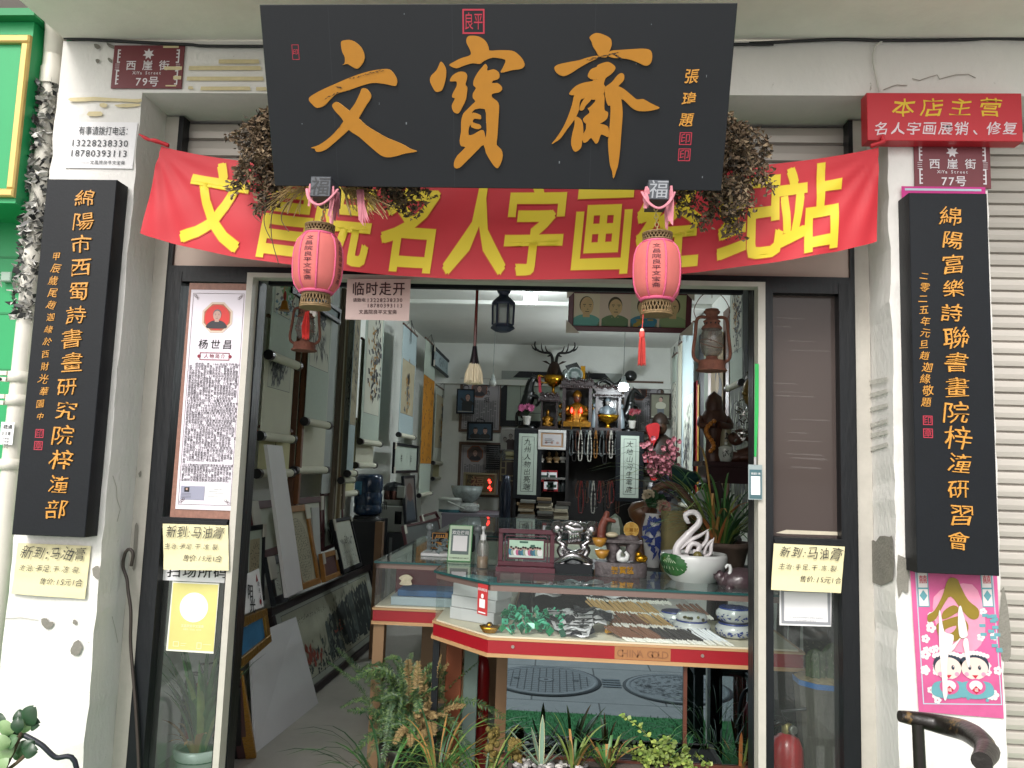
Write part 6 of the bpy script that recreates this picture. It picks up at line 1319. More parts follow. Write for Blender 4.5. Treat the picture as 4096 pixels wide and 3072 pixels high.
figure_photo('framed photograph of a man in a white shirt, right of the black horse',qb(1965,472),qb(2168,735),10.6,mat('dim_field_ground','#7a7a68',.6,var=.15,vs=5),lambda b,F,xa,zb,w,h_:(b.use(mat('photo_white_shirt','#b5b5a2',.6)),b.poly(F,smoothpoly([(xa+w*.32,zb+h_*.42),(xa+w*.70,zb+h_*.42),(xa+w*.76,zb+h_*.58),(xa+w*.60,zb+h_*.66),(xa+w*.42,zb+h_*.66),(xa+w*.30,zb+h_*.58)],3),.0075),b.use(mat('photo_grey_trousers','#5d646a',.6)),b.rect(F,xa+w*.36,zb+h_*.14,xa+w*.68,zb+h_*.42,.007),b.use(tan),b.disc(F,xa+w*.52,zb+h_*.75,w*.085,.008,14,ry=w*.11),b.use(ink),b.disc(F,xa+w*.54,zb+h_*.80,w*.085,.0077,14,ry=w*.09)),mat('dark_brown_small_frame','#2a1c1a',.4))
F=facade(11.0);(xa,za),(xb,zb)=F.hit(*qb(500,830)),F.hit(*qb(640,1038));w,h_=xb-xa,za-zb
t=thing('photo_print','black and white photograph of two young people, left of the black cabinet','photograph',F(xa+w/2,zb));b=MB();b.use(mat('photo_paper','#a3a29e',.5));b.fbox(F,xa,xb,zb,za,0,.004)
for i,(fx,fy,s_,cm)in enumerate(((.30,.48,.5,mat('photo_margin','#a9a9a2',.6)),(.68,.62,.55,mat('photo_dark_coat','#3a2c2e',.6)))):bust(b,F,xa+w*fx,zb+h_*fy,w*s_,.006+.002*i,mat('photo_face','#8d857f',.6),ink,cm);b.use(cm);b.rect(F,xa+w*(fx-.24),zb+.01,xa+w*(fx+.24),zb+h_*(fy-.22),.0058+.002*i)
b.build('print',t)
(xa,za),(xb,zb)=FB.hit(*qb(510,255)),FB.hit(*qb(1685,835));t=thing('picture_frame','very wide black framed calligraphy with cut corners behind the shrines','picture frame',FB((xa+xb)/2,zb))
b=MB();b.use(black_wood);b.frame3(FB,xa,zb,xb,za,.09,0,.03,.005);b.build('frame',t);b=MB();b.use(silk);b.rect(FB,xa+.08,zb+.08,xb-.08,za-.08,.008);b.use(ink_grey);b.ring(FB,xa+.28,zb+.2,xb-.28,za-.2,.008,.0095);b.build('picture',t)
b=MB();b.use(mat('pale_guard','#9fa5a0',.6));[b.poly(FB,[(xa if s_>0 else xb,za),((xa if s_>0 else xb)+s_*.26,za),(xa if s_>0 else xb,za-.26)],.0315,.035)for s_ in(1,-1)];b.build('corner_guard',t)
F=facade(10.7);(xa,za),(xb,zb)=F.hit(*qb(135,1250)),F.hit(*qb(455,1475));w,h_=xb-xa,za-zb
t=thing('fortune_picture','gold good fortune picture with round medallion and red lights, low on back wall','panel',F(xa+w/2,zb));b=MB();b.use(mat('pale_gilt','#8c8468',.4,metal=.3));b.frame3(F,xa,zb,xb,za,.03,0,.03,.004);b.build('frame',t)
b=MB();b.use(mat('gold_panel_print','#6b5a34',.5,var=.35,vs=6));b.rect(F,xa+.02,zb+.02,xb-.02,za-.02,.008);b.use(mat('brown_red_disc','#5a2a1c',.5));b.disc(F,xa+w*.42,zb+h_*.52,h_*.30,.010,26);b.use(mat('tan_relief','#94714c',.5));b.text(F,'福',xa+w*.42-.09,zb+h_*.52,.19,.05,h=.012);b.use(ink);b.text(F,'家',xa+w*.20-.04,zb+h_*.85,.09,.04,h=.011);b.text(F,'和',xa+w*.16-.03,zb+h_*.6,.07,.04,h=.011);b.build('picture',t)
b=MB();b.use(mat('red_led',(1,.03,.02),.5,emit=4))
for k in range(16):b.disc(F,xa+w*(.80+U(-.05,.05)),zb+h_*U(.2,.7),.010,.012+k*1e-4,8)
b.build('red_lights',t)
F=facade(10.9);(xa,za),(xb,zb)=F.hit(*qb(360,975)),F.hit(*qb(490,1225));t=thing('bamboo_slip_scroll','small black hanging scroll of bamboo slips over the low back poster','scroll',F(xa,zb));b=MB();b.use(black_wood)
for k in range(12):b.fbox(F,xa,xb,zb+(za-zb)*k/12,zb+(za-zb)*(k+.85)/12,0,.01)
b.use(mat('photo_margin','#a9a9a2',.6));strokes(b,F,xa+.25,zb+.1,xb-.1,za-.1,20,.1,.01,[ink_grey],1.5,None,.012);b.build('slips',t)
F=facade(10.95);(xa,za),(xb,zb)=F.hit(*qb(535,1045)),F.hit(*qb(636,1120));t=thing('paper_note','small plain yellow paper left of the black cabinet','note',F(xa,zb));b=MB();b.use(yscr);b.fbox(F,xa,xb,zb,za,0,.003);b.build('sheet',t)
(xa,za),(xb,zb)=F.hit(*qb(495,1125)),F.hit(*qb(640,1520));t=thing('lattice_cabinet','dark wooden cabinet door with brass lattice, left of the black cabinet','cabinet',F(xa,.004));b=MB();b.use(mat('dark_red_cabinet','#2b1a18',.4));b.fbox(F,xa,xb,.004,za,-.1,0,.004);b.use(mat('pale_lattice','#8f8563',.5));x,z=F.hit(*qb(597,1215));[b.ring(F,x-.15+q,z-.18+q,x+.15-q,z+.18-q,.018,.003+q*.01)for q in(0,.07)];[b.rect(F,x-.15,z+k,x-.08,z+k+.016,.002)for k in(-.09,0,.09)];b.build('door',t)
#================================================================== black cabinet at the back
Yc=9.9;FC=facade(Yc);cl0,cr0=FC.hit(*qb(640,815))[0],FC.hit(*qb(1895,850))[0];ctop=FC.hit(*qb(1200,828))[1]
blk_c=mat('black_cabinet_wood','#131315',.4,var=.15,vs=10)
cab=thing('display_cabinet','tall black cabinet at the back hung with beads between two white couplets','cabinet',((cl0+cr0)/2,Yc,.004))
zs=[FC.hit(*qb(1400,v))[1]for v in(1060,1325,1640)]
xm0,xm1=FC.hit(*qb(862,900))[0],FC.hit(*qb(1145,900))[0]
b=MB();b.use(blk_c);b.box(cl0,cr0,Yc,Yc+.45,ctop-.035,ctop-.004);b.build('top_board',cab)
b=MB();b.use(mat('cabinet_back','#1c1a1a',.7));b.box(cl0,cr0,Yc+.42,Yc+.45,.004,ctop-.036);b.build('back_panel',cab)
for x in(cl0+.02,xm1+.02,cr0-.02):b=MB();b.use(blk_c);b.box(x-.018,x+.018,Yc+.005,Yc+.42,.004,ctop-.036);b.build('side_panel',cab)
for z in[ctop-.62]+zs[:2]+[.9,.45]:b=MB();b.use(mat('shelf_edge','#6d6a67',.5));b.box(cl0+.04,xm1,Yc+.01,Yc+.42,z-.012,z)if z!=zs[0]else b.box(xm1+.04,cr0-.04,Yc+.01,Yc+.42,z-.012,z);b.build('shelf',cab)
def couplet(label,tl,br,txt):
 F=facade(Yc-.01);(xa,za),(xb,zb)=F.hit(*tl),F.hit(*br);w,h_=xb-xa,za-zb
 t=thing('couplet_board',label,'couplet board',F((xa+xb)/2,zb),'pair of couplet boards on the cabinet')
 b=MB();b.use(black_wood);b.fbox(F,xa-.06,xb+.06,zb-.05,za+.05,-.006,.012,.003);b.build('board',t)
 b=MB();b.use(silk);b.rect(F,xa,zb,xb,za,.0135);b.use(ink_grey);b.ring(F,xa+w*.16,zb+h_*.05,xb-w*.16,za-h_*.05,.006,.015);b.use(ink)
 for i,ch in enumerate(txt):b.text(F,ch,xa+w*.30,za-h_*(.14+.122*i),w*.38,.0,h=.016,shear=.15,jit=.06,warp=.018)
 scribble(b,F,xa+w*.22,zb+h_*.45,xa+w*.30,zb+h_*.62,1,5,ink,.016);b.build('writing',t)
couplet('left white couplet with black brush characters on the black cabinet',qb(680,868),qb(845,1475),'九州人物出亮端')
couplet('right white couplet with black brush characters on the black cabinet',qb(1680,890),qb(1850,1505),'大地山河生笔底')
F=facade(Yc-.02);(xa,za),(xb,zb)=F.hit(*qb(868,832)),F.hit(*qb(1138,1035));t=thing('framed_certificate','white framed certificate with orange border on the black cabinet','certificate',F(xa,zb));b=MB();b.use(mat('white_frame_plastic','#b8b6b4',.4));b.frame3(F,xa,zb,xb,za,.035,0,.02,.003);b.build('frame',t)
b=MB();b.use(mat('orange_border_print','#9a7a5c',.6));b.rect(F,xa+.03,zb+.03,xb-.03,za-.03,.004);b.use(mat('certificate_paper','#aaa5a6',.6));b.rect(F,xa+.06,zb+.055,xb-.06,za-.055,.006);b.use(ink_grey);[b.rect(F,xa+.09,za-.12-.022*k,xb-U(.09,.2),za-.112-.022*k,.008)for k in range(3)];b.use(mat('pale_seal_print','#9c7f78',.7));[b.disc(F,xa+(xb-xa)*f,zb+.09,.018,.008,12)for f in(.3,.5,.7)];b.build('certificate',t)
beadm=[mat('bead_black','#191718',.25),mat('bead_brown','#4a2a1c',.3),mat('bead_white','#9c9a92',.3),mat('bead_amber','#7a5322',.3),mat('bead_grey','#4f5657',.25),mat('bead_red','#6b1d1c',.3)]
def beads(px,v0,v1,mi,row):
 b=MB();b.use(beadm[mi]);F=facade(Yc-.015);x,z0=F.hit(*qb(px,v0));z1=F.hit(*qb(px,v1))[1];wd=U(.018,.03)
 pts=curve([F(x-.004,z0),F(x-wd,z0-(z0-z1)*.5),F(x-wd*.8,z1+.02),F(x,z1),F(x+wd*.8,z1+.02),F(x+wd,z0-(z0-z1)*.5),F(x+.004,z0)],7)
 rs=[.0045 if k%2 else.0095 for k in range(len(pts))]if mi in(2,0,3)else.006
 b.tube(pts,rs,5)
 o=b.build('bead_necklace');tag(o,f'{["black", "brown", "white", "amber", "grey", "red"][mi]} bead necklace hanging in the {row} row of the black cabinet','necklace','bead necklaces hung in the cabinet')
for k,px in enumerate(range(1165,1660,30)):beads(px,840,1000+70*((k*7)%5)/2+U(0,30),(0,4,0,1,2,0,4,2,0,3)[k%10],'upper')
for k,px in enumerate(range(1260,1660,30)):beads(px,1335,1500+50*((k*3)%4),(1,5,0,1,4,2,0,5,1,0)[k%10],'lower')
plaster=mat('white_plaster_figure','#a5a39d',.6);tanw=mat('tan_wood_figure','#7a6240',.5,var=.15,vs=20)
def lath(name,label,cat,base,prof,mt,group=None,sx=1,sy=1,seg=16):
 b=MB();b.use(mt);b.lathe(prof,base,seg,sx,sy);return tag(b.build(name),label,cat,group)
def bust_fig(name,label,px,vb,vt,mt,group=None):
 p=FC.hit(*qb(px,vb));h_=FC.hit(*qb(px,vt))[1]-p[1];b=MB();b.use(mt);q=V((p[0],Yc+.12,p[1]))
 b.lathe([(h_*.22,0),(h_*.2,.08*h_),(h_*.12,.14*h_),(h_*.28,.22*h_),(h_*.33,.38*h_),(h_*.26,.5*h_),(h_*.10,.56*h_),(h_*.10,.62*h_)],q,14,1,.7);b.ball(q+V((0,-.005,h_*.8)),h_*.17,.85,.95,1.15);b.ball(q+V((0,-h_*.17,h_*.78)),h_*.035);return tag(b.build(name),label,'figurine',group)
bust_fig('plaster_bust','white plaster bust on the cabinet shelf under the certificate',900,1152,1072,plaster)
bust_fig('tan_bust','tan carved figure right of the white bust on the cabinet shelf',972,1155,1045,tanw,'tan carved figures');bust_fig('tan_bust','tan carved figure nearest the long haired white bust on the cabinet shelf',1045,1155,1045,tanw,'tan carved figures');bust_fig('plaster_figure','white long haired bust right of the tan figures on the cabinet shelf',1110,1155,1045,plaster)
for i,(px,v,lab)in enumerate(((918,1345,'upper left'),(1000,1345,'upper right'),(970,1440,'lower left'),(1005,1440,'lower right'))):
 p=FC.hit(*qb(px,v));t=thing('medicine_box',f'{lab} red and white medicine box stacked on the cabinet shelf','box',FC(p[0],p[1]),'red and white boxes in the cabinet');b=MB();b.use(mat('box_red','#8f1d24',.5));b.fbox(FC,p[0]-.07,p[0]+.07,p[1],p[1]+.145,-.1,-.02,.002);b.use(paper_white);b.rect(FC,p[0]-.062,p[1]+.03,p[0]+.062,p[1]+.12,-.0185);b.use(mat('dark_green_print','#1f3a2f',.5));b.rect(FC,p[0]-.03,p[1]+.05,p[0]+.05,p[1]+.085,-.017);b.build('carton',t)
for i,px in enumerate((880,1065,1110)):lath('dark_bottle',('left','middle','right')[i]+' dark bottle with pale label on the cabinet shelf of medicine boxes','bottle',FC(*FC.hit(*qb(px,1445)),-.1),[(.035,0),(.038,.05),(.035,.11),(.015,.13),(.015,.16)],(mat('navy_bottle','#20242e',.3),mat('dark_glass','#202826',.2),mat('slate_bottle','#3f4547',.3))[i],'bottles in the cabinet')
bkm=[mat('book_cream','#8f8572',.8,var=.1,vs=20),mat('book_tan','#756248',.8),mat('book_grey','#6f706a',.8),mat('book_dark','#3d3833',.8),mat('book_pale','#a39b87',.8)]
for px,w,vt,n,lab in((752,.2,1525,10,'left'),(935,.2,1505,12,'middle'),(1105,.16,1545,8,'right')):
 z=.80;zt=facade(9.5).hit(*qb(px,vt))[1];x=facade(9.5).hit(*qb(px,1600))[0];th=(zt-z)/n
 for k in range(n):
  b=MB();b.use(bkm[RNG.randrange(5)]);F=facade(9.5);u=x+U(-.02,.02);ww=w*U(.85,1.1);b.fbox(F,u-ww/2,u+ww/2,z+k*th+.001,z+(k+.94)*th,-.25,U(-.02,.02),.002)
  tag(b.build('old_book'),f'worn book in the {lab} stack at the foot of the black cabinet','book',f'{lab} stack of old books')
bt=thing('low_bench','dark bench carrying the stacks of books before the cabinet','bench',(.0,9.45,.004));b=MB();b.use(blk_c);b.box(cl0-.05,cr0-.3,9.2,9.75,.74,.799);b.build('top',bt)
for x in(cl0,cr0-.4):b=MB();b.use(blk_c);b.box(x-.03,x+.03,9.3,9.7,.004,.74);b.build('leg',bt)
#--- on top of the cabinet
ct=ctop-.002;top=lambda px,v=828:V((FC.hit(*qb(px,v))[0],Yc+.2,ct))
zt_=lambda v:FC.hit(*qb(1200,v))[1]
ebon=mat('black_bronze','#121413',.28,metal=.3,var=.1,vs=10);goldm=mat('shiny_gold','#a87a1d',.25,metal=.9,var=.2,vs=30);rosew=mat('dark_rosewood','#231516',.35,var=.2,vs=14,coat=.3)
def horse(label,px,vt,dir_):
 p=top(px);H=zt_(vt)-ct;t=thing('rearing_horse',label,'statue',p,'black horse statues');b=MB();b.use(ebon);s_=dir_
 A=lambda x,z,y=0:p+V((s_*x*H,y*H,z*H))
 b.lathe([(.16*H,0),(.17*H,.04*H),(.13*H,.07*H)],p,16,1.1,.7)
 b.tube(curve([A(-.12,.22),A(-.09,.36),A(-.02,.5),A(.01,.62),A(.02,.70)],4),[.09*H]*4+[.115*H]*4+[.12*H]*4+[.11*H]*4+[.10*H],10)
 b.tube(curve([A(.0,.66),A(.02,.80),A(.06,.90),A(.10,.95)],4),[.10*H,.095*H,.09*H,.085*H,.08*H,.075*H,.07*H,.065*H,.06*H,.06*H,.058*H,.055*H,.05*H],8)
 b.tube([A(.07,.96),A(.15,.93),A(.22,.86),A(.25,.83)],[.055*H,.052*H,.036*H,.028*H],8)
 for y in(-.02,.02):b.tube([A(.07,.98,y),A(.06,1.04,y)],[.015*H,.004*H],5)
 for y in(-.05,.05):
  b.tube(curve([A(-.1,.25,y),A(-.02,.17,y),A(-.10,.10,y),A(-.06,.03,y)],4),[.06*H]*4+[.042*H]*4+[.028*H]*5,7);b.tube(curve([A(.06,.62,y),A(.17,.58,y),A(.19,.48,y),A(.14,.43,y)],4),[.045*H]*4+[.03*H]*4+[.022*H]*5,7)
 b.tube(curve([A(-.13,.3),A(-.2,.28),A(-.2,.12),A(-.16,.04)],4),[.03*H]*6+[.035*H]*4+[.015*H]*3,6);b.tube(curve([A(-.03,.66),A(-.05,.8),A(.0,.93)],4),.03*H,5,sq=.4);b.build('body',t);return t
horse('black rearing horse statue at the left end on the cabinet, above the left couplet',755,290,1);horse('black rearing horse statue at the right end on the cabinet, by the man photograph',1780,392,1)
def potplant(label,px,v0,v1,vb,potm,flm,Yo):
 F=facade(Yo);x,z0=F.hit(*qb(px,v0));z1=F.hit(*qb(px,v1))[1];z0=max(z0,ct);t=thing('flower_pot',label,'potted flower',F(x,z0),'white pots of flowers on the cabinet');r=(z1-z0)*.5;b=MB();b.use(potm);b.lathe([(r*.7,0),(r*.95,(z1-z0)*.8),(r*1.08,z1-z0),(r*.9,(z1-z0)*.97)],F(x,z0),18);b.build('pot',t)
 zt2=F.hit(*qb(px,vb))[1];b=MB();b.use(mat('dark_leaf_green','#24351f',.6));c=F(x,z1)
 for k in range(16):a=U(0,6.28);b.leaf(c,V((math.cos(a),math.sin(a),U(.6,2))),V((0,0,1)),(zt2-z1)*U(.5,.8),.02)
 b.build('leaves',t);b=MB();b.use(flm)
 for k in range(6):
  q=V((x+U(-.09,.09),Yo+U(-.05,.05),z1+(zt2-z1)*U(.6,1.0)))
  for j in range(9):a=j*.7;b.leaf(q,V((math.cos(a),U(-.6,.1),math.sin(a)*.8)),V((0,-1,0)),.045,.012)
 b.build('blossoms',t)
potplant('white pot of pink blossoms before the left black horse',752,785,700,598,plaster,mat('pink_blossom','#a04a72',.6),Yc+.06);potplant('small white pot of red blossoms before the right black horse',1790,820,745,635,plaster,mat('dark_red_blossom','#6d1624',.6),Yc+.06)
def shrine(label,u0,u1,vt,inner_vt):
 x0,x1=FC.hit(*qb(u0,820))[0],FC.hit(*qb(u1,820))[0];zt,zi=zt_(vt),zt_(inner_vt);p=V(((x0+x1)/2,Yc+.2,ct));w=x1-x0
 t=thing('wooden_shrine',label,'shrine',p,'dark wooden shrines on the cabinet');b=MB();b.use(rosew);y0,y1=Yc+.04,Yc+.38
 b.box(x0,x1,y0,y1,ct,ct+.035);b.box(x0+.01,x0+w*.13,y0+.01,y1,ct+.0355,zi);b.box(x1-w*.13,x1-.01,y0+.01,y1,ct+.0355,zi);b.box(x0+w*.131,x1-w*.131,y1-.02,y1-.001,ct+.0355,zi);b.build('case',t)
 b=MB();b.use(rosew);b.box(x0-.03,x1+.03,y0-.03,y1,zi+.0005,zi+.04);b.box(x0+.01,x1-.01,y0,y1,zi+.0405,zt-.04);b.box(x0-.01,x1+.01,y0-.02,y1,zt-.0395,zt)
 for k in range(14):x=x0+w*(k+.5)/14;b.ball((x,y0-.01,zt+.012+.02*math.sin(k*1.7)),.022,seg=8,rings=5);b.ball((x,y0-.03,zi+.02),.016,seg=7,rings=4)
 b.build('carved_roof',t);return t,p,x0,x1,zi
deit=mat('gold_deity','#7d5512',.35,metal=.7,var=.5,vs=40)
def seated(b,p,H,robe,face,hat=None):
 b.use(robe);b.lathe([(.34*H,0),(.36*H,.06*H),(.30*H,.2*H),(.24*H,.4*H),(.25*H,.55*H),(.12*H,.63*H),(.08*H,.66*H)],p,18,1,.75)
 for s_ in(-1,1):b.tube(curve([p+V((s_*.22*H,0,.54*H)),p+V((s_*.30*H,-.06*H,.38*H)),p+V((s_*.12*H,-.22*H,.34*H))],4),.065*H,8);b.ball(p+V((s_*.2*H,-.2*H,.12*H)),.12*H,1.2,1,.7)
 b.use(face);b.ball(p+V((0,-.01,.77*H)),.115*H,.88,.95,1.15);b.ball(p+V((0,-.12*H,.755*H)),.022*H)
 b.use(hat or robe);b.lathe([(.125*H,.82*H),(.13*H,.86*H),(.09*H,.95*H),(.02*H,H)],p,14)
t,p,x0,x1,zi=shrine('large dark wooden shrine with the golden bearded deity, centre of the cabinet top',1090,1400,355,420)
o=thing('golden_deity','seated golden deity with dark face inside the large shrine','statue',p+V((0,-.08,.036)));b=MB();Hd=(zi-ct-.05);seated(b,p+V((0,-.06,.036)),Hd,deit,mat('dark_face','#4a2415',.4),deit);b.build('figure',o);b=MB();b.use(deit)
for s_ in(-1,1):
 for k in range(16):a=k*.55;b.ball(p+V((s_*(Hd*.40+.03*math.sin(a*2)),-.10,.05+Hd*.05*k*.8+0)),.02,seg=7,rings=5)
b.box(p.x-Hd*.36,p.x+Hd*.36,p.y-.22,p.y-.17,ct+.036,ct+.10);b.build('throne',o)
for s_,n in((-1,'left'),(1,'right')):
 q=FC.hit(*qb(1197 if s_<0 else 1287,645));o=thing('red_candle_lamp',n+' small red glowing candle lamp before the golden deity','lamp',(q[0],Yc+.02,ct+.1),'pair of red candle lamps');b=MB();b.use(mat('red_glow',(1,.02,.015),.5,emit=9));b.lathe([(.006,-.03),(.017,-.008),(.012,.014),(.001,.04)],(q[0],Yc+.0,q[1]),12);b.build('flame_bulb',o);b=MB();b.use(goldm);b.tube([(q[0],Yc,ct+.002),(q[0],Yc,q[1]-.03)],.007,6);b.build('stem',o)
t,p,x0,x1,zi=shrine('smaller dark wooden shrine with a little golden figure, left of the large one',880,1062,505,560)
o=thing('golden_figurine','little seated golden figurine in the smaller left shrine','statue',p+V((0,-.05,.036)));b=MB();seated(b,p+V((-.02,-.05,.036)),(zi-ct)*.62,deit,deit);b.build('figure',o)
t,p,x0,x1,zi=shrine('dark wooden shrine with the white robed goddess, right of the large one',1420,1690,410,500)
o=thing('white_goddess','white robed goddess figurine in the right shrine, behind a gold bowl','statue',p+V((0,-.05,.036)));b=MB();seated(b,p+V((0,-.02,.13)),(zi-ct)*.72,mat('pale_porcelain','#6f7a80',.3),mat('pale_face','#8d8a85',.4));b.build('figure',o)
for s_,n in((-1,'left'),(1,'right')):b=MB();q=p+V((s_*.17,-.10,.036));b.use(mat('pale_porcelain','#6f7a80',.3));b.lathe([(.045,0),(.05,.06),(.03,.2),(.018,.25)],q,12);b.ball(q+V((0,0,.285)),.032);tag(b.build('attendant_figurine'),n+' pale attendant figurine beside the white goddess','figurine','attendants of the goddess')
lath('golden_bowl','golden footed bowl before the white goddess in the right shrine','bowl',p+V((0,-.14,.036)),[(.05,0),(.02,.02),(.02,.06),(.10,.09),(.135,.14),(.145,.17),(.13,.165),(.02,.11)],goldm,None,1,.5)
for k in range(1):
 b=MB();b.use(ebon);q=V((p.x+.1,Yc+.2,zt_(410)))
 b.tube(curve([q+V((-.3,0,.03)),q+V((-.15,0,.12)),q+V((0,0,.05)),q+V((.12,0,.16)),q+V((.18,-.02,.22))],5),[.02]*5+[.035]*5+[.04]*5+[.035]*5+[.03],7);b.ball(q+V((.19,-.02,.18)),.075,1.1);b.ball(q+V((-.28,0,.04)),.05);b.ball(q+V((.1,0,.045)),.05);b.ball(q+V((0,0,.03)),.035);tag(b.build('carved_dragon'),'black carved dragon on the roof of the right shrine','carving')
q=FC.hit(*qb(1013,502));zr=zt_(505);Ht=zt_(285)-zr
t=thing('gold_trophy','gold trophy cup with red ribbons on the smaller left shrine','trophy',(q[0],Yc+.15,zr));b=MB();b.use(goldm);b.lathe([(.07,0),(.07,.03),(.02,.06),(.02,Ht*.45),(.06,Ht*.5),(.12,Ht*.7),(.135,Ht*.95),(.12,Ht*.93),(.01,Ht*.55)],(q[0],Yc+.15,zr),20);b.build('cup',t)
for s_ in(-1,1):b=MB();b.use(goldm);b.tube(curve([(q[0]+s_*.12,Yc+.15,zr+Ht*.9),(q[0]+s_*.20,Yc+.15,zr+Ht*.95),(q[0]+s_*.19,Yc+.15,zr+Ht*.7),(q[0]+s_*.08,Yc+.15,zr+Ht*.6)],4),.009,6);b.build('handle',t)
b=MB();b.use(redink);[b.add([(q[0]-.2,Yc+.12,zr+Ht*.9),(q[0]-.17,Yc+.12,zr+Ht*.9),(q[0]-.15,Yc+.12,zr+.05),(q[0]-.19,Yc+.12,zr+.05)],[(0,1,2,3)])];b.build('ribbon',t)
q=FC.hit(*qb(1230,285));t=thing('glass_trophy','round glass trophy disc on the roof of the large shrine','trophy',(q[0],Yc+.12,zt_(355)));b=MB();F=facade(Yc+.12);b.use(mat('silver_rim','#7f8785',.25,metal=.7));b.disc(F,q[0],q[1],.105,0,28,h1=.02);b.use(mat('grey_glass_disc','#4a5552',.15));b.disc(F,q[0],q[1],.085,.022,24);b.use(mat('silver_rim','#7f8785'));b.disc(F,q[0],q[1],.05,.024,20);b.build('disc',t);b=MB();b.use(ebon);b.poly(F,[(q[0]-.13,q[1]+.12),(q[0]+.02,q[1]+.17),(q[0]+.1,q[1]+.05),(q[0]+.12,q[1]-.11),(q[0]-.1,q[1]-.14),(q[0]-.06,q[1])],-.03,-.001);b.box(q[0]-.1,q[0]+.1,Yc+.09,Yc+.17,zt_(355),q[1]-.13);b.build('stand',t)
q=FC.hit(*qb(1308,345));b=MB();b.use(goldm);b.fbox(facade(Yc+.12),q[0]-.03,q[0]+.03,zt_(355),q[1]+.2,-.02,0,.003);tag(b.build('gold_plaque'),'small upright gold plaque beside the glass trophy','plaque')
q=FC.hit(*qb(1132,330));lath('silver_figurine','small silver figurine left of the glass trophy','figurine',V((q[0],Yc+.12,zt_(355))),[(.04,0),(.03,.02),(.025,.07),(.045,.11),(.03,.15),(.001,.17)],mat('silver_rim','#7f8785'))
q=FC.hit(*qb(1355,355));b=MB();b.use(ebon);[b.blade(V((q[0],Yc+.12,zt_(355))),(math.cos(a),math.sin(a),0),(0,0,1),.17,.012,.9)for a in(0,1,2,3,4,5,6)];tag(b.build('dark_ornament'),'small dark spiky ornament at the right end of the large shrine roof','ornament')
q=facade(11.0).hit(*qb(1025,225));dm=mat('deer_hide','#3b261a',.8,var=.2,vs=20);t=thing('deer_head','mounted deer head with wide dark antlers high on the back wall','mounted head',(q[0],11.0,q[1]));p=V((q[0],10.95,q[1]))
b=MB();b.use(dm);b.tube([p+V((0,.2,-.14)),p+V((0,.05,-.06)),p+V((0,-.08,-.0)),p+V((0,-.20,-.09)),p+V((0,-.25,-.14))],[.12,.105,.075,.05,.035],12)
for s_ in(-1,1):b.tube([p+V((s_*.05,-.06,.03)),p+V((s_*.12,-.06,.07)),p+V((s_*.17,-.06,.08))],[.015,.04,.006],8,sq=.4)
b.build('head',t)
for s_ in(-1,1):
 b=MB();b.use(mat('dark_antler','#1d1a18',.6));A=lambda x,z,y=-.05:p+V((s_*x*.52,y,z*.47+.03));bm=curve([A(.05,.07),A(.07,.25),A(.14,.36),A(.30,.37),A(.46,.43),A(.55,.58),A(.52,.78)],4);b.tube(bm,[.026-.018*i/len(bm)for i in range(len(bm))],6)
 for a,c in((.16,(.26,.58)),(.30,(.37,.66)),(.44,(.60,.50)),(.10,(.20,.27)),(.50,(.64,.60))):
  z0=.36 if a<.35 else.44
  if a==.10:z0=.30
  b.tube(curve([A(a,z0),A((a+c[0])/2+.02,(z0+c[1])/2-.02),A(*c)],3),[.016,.014,.012,.010,.008,.006,.003],5)
 b.build('antler',t)
q=facade(10.2).hit(*qb(2065,1060));t=thing('wooden_warrior','dark carved wooden warrior bust behind pink blossoms, right of the cabinet','statue',(q[0],10.2,q[1]-.3));b=MB();p=V((q[0],10.2,q[1]-.32));seated(b,p,.85,mat('dark_carved_wood','#2b1c14',.5,var=.3,vs=20),mat('brown_carved_face','#4b3020',.5));b.build('figure',t)
t=thing('red_cloth','bright red cloth draped over boxes right of the cabinet','cloth',PZ(2610,1900,1.2));b=MB();b.use(mat('bright_red_cloth','#b5161d',.7,var=.15,vs=6));F=facade(10.0)
for pts in(((1930,800),(1990,768),(2040,768),(2062,800),(2050,900),(2020,950),(1990,990),(1960,900)),((1935,1090),(2000,1070),(2050,1085),(2055,1150),(1940,1155)),((1970,1156),(2050,1151),(2040,1310),(1975,1320))):
 b.poly(F,smoothpoly([F.hit(*qb(*p_))for p_ in pts],3),-.12,0)
b.build('drape',t)
def branchy(name,label,base,tips,blm,n,group=None):
 t=thing(name,label,'flower branches',base,group);b,f=MB(),MB();b.use(mat('dark_twig','#2a1d18',.7));f.use(blm)
 for tp in tips:
  pts=curve([base,(base+tp)/2+V((U(-.1,.1),U(-.05,.05),U(.02,.1))),tp],7);b.tube(pts,.008,5)
  for k in range(n):
   c=RNG.choice(pts[4:])+V((U(-.07,.07),U(-.07,.07),U(-.07,.07)))
   for j in range(5):a=j*1.257+U(0,1);f.leaf(c,V((math.cos(a),-.5,math.sin(a))),V((0,-1,0)),.038,.018)
 b.build('twigs',t);f.build('blossoms',t)
pkb=mat('dusty_pink_blossom','#a5606a',.7,var=.2,vs=10)
branchy('blossom_branch','pink silk blossom branches spreading before the wooden warrior',P(*qb(2120,1400),9.4),[P(*qb(u,v),9.4+U(-.15,.15))for u,v in((1930,990),(1990,960),(2030,1080),(2150,1100),(2190,950),(2170,1200),(2060,1150),(2010,1200),(2210,1260),(2120,1020))],pkb,16)
branchy('purple_branch','dark purple silk flower branches under the pink blossoms',P(*qb(2140,1560),9.2),[P(*qb(u,v),9.2)for u,v in((2040,1320),(2100,1350),(2060,1400),(2130,1440),(2170,1330))],mat('dark_purple_flower','#2f2a3c',.7),16)
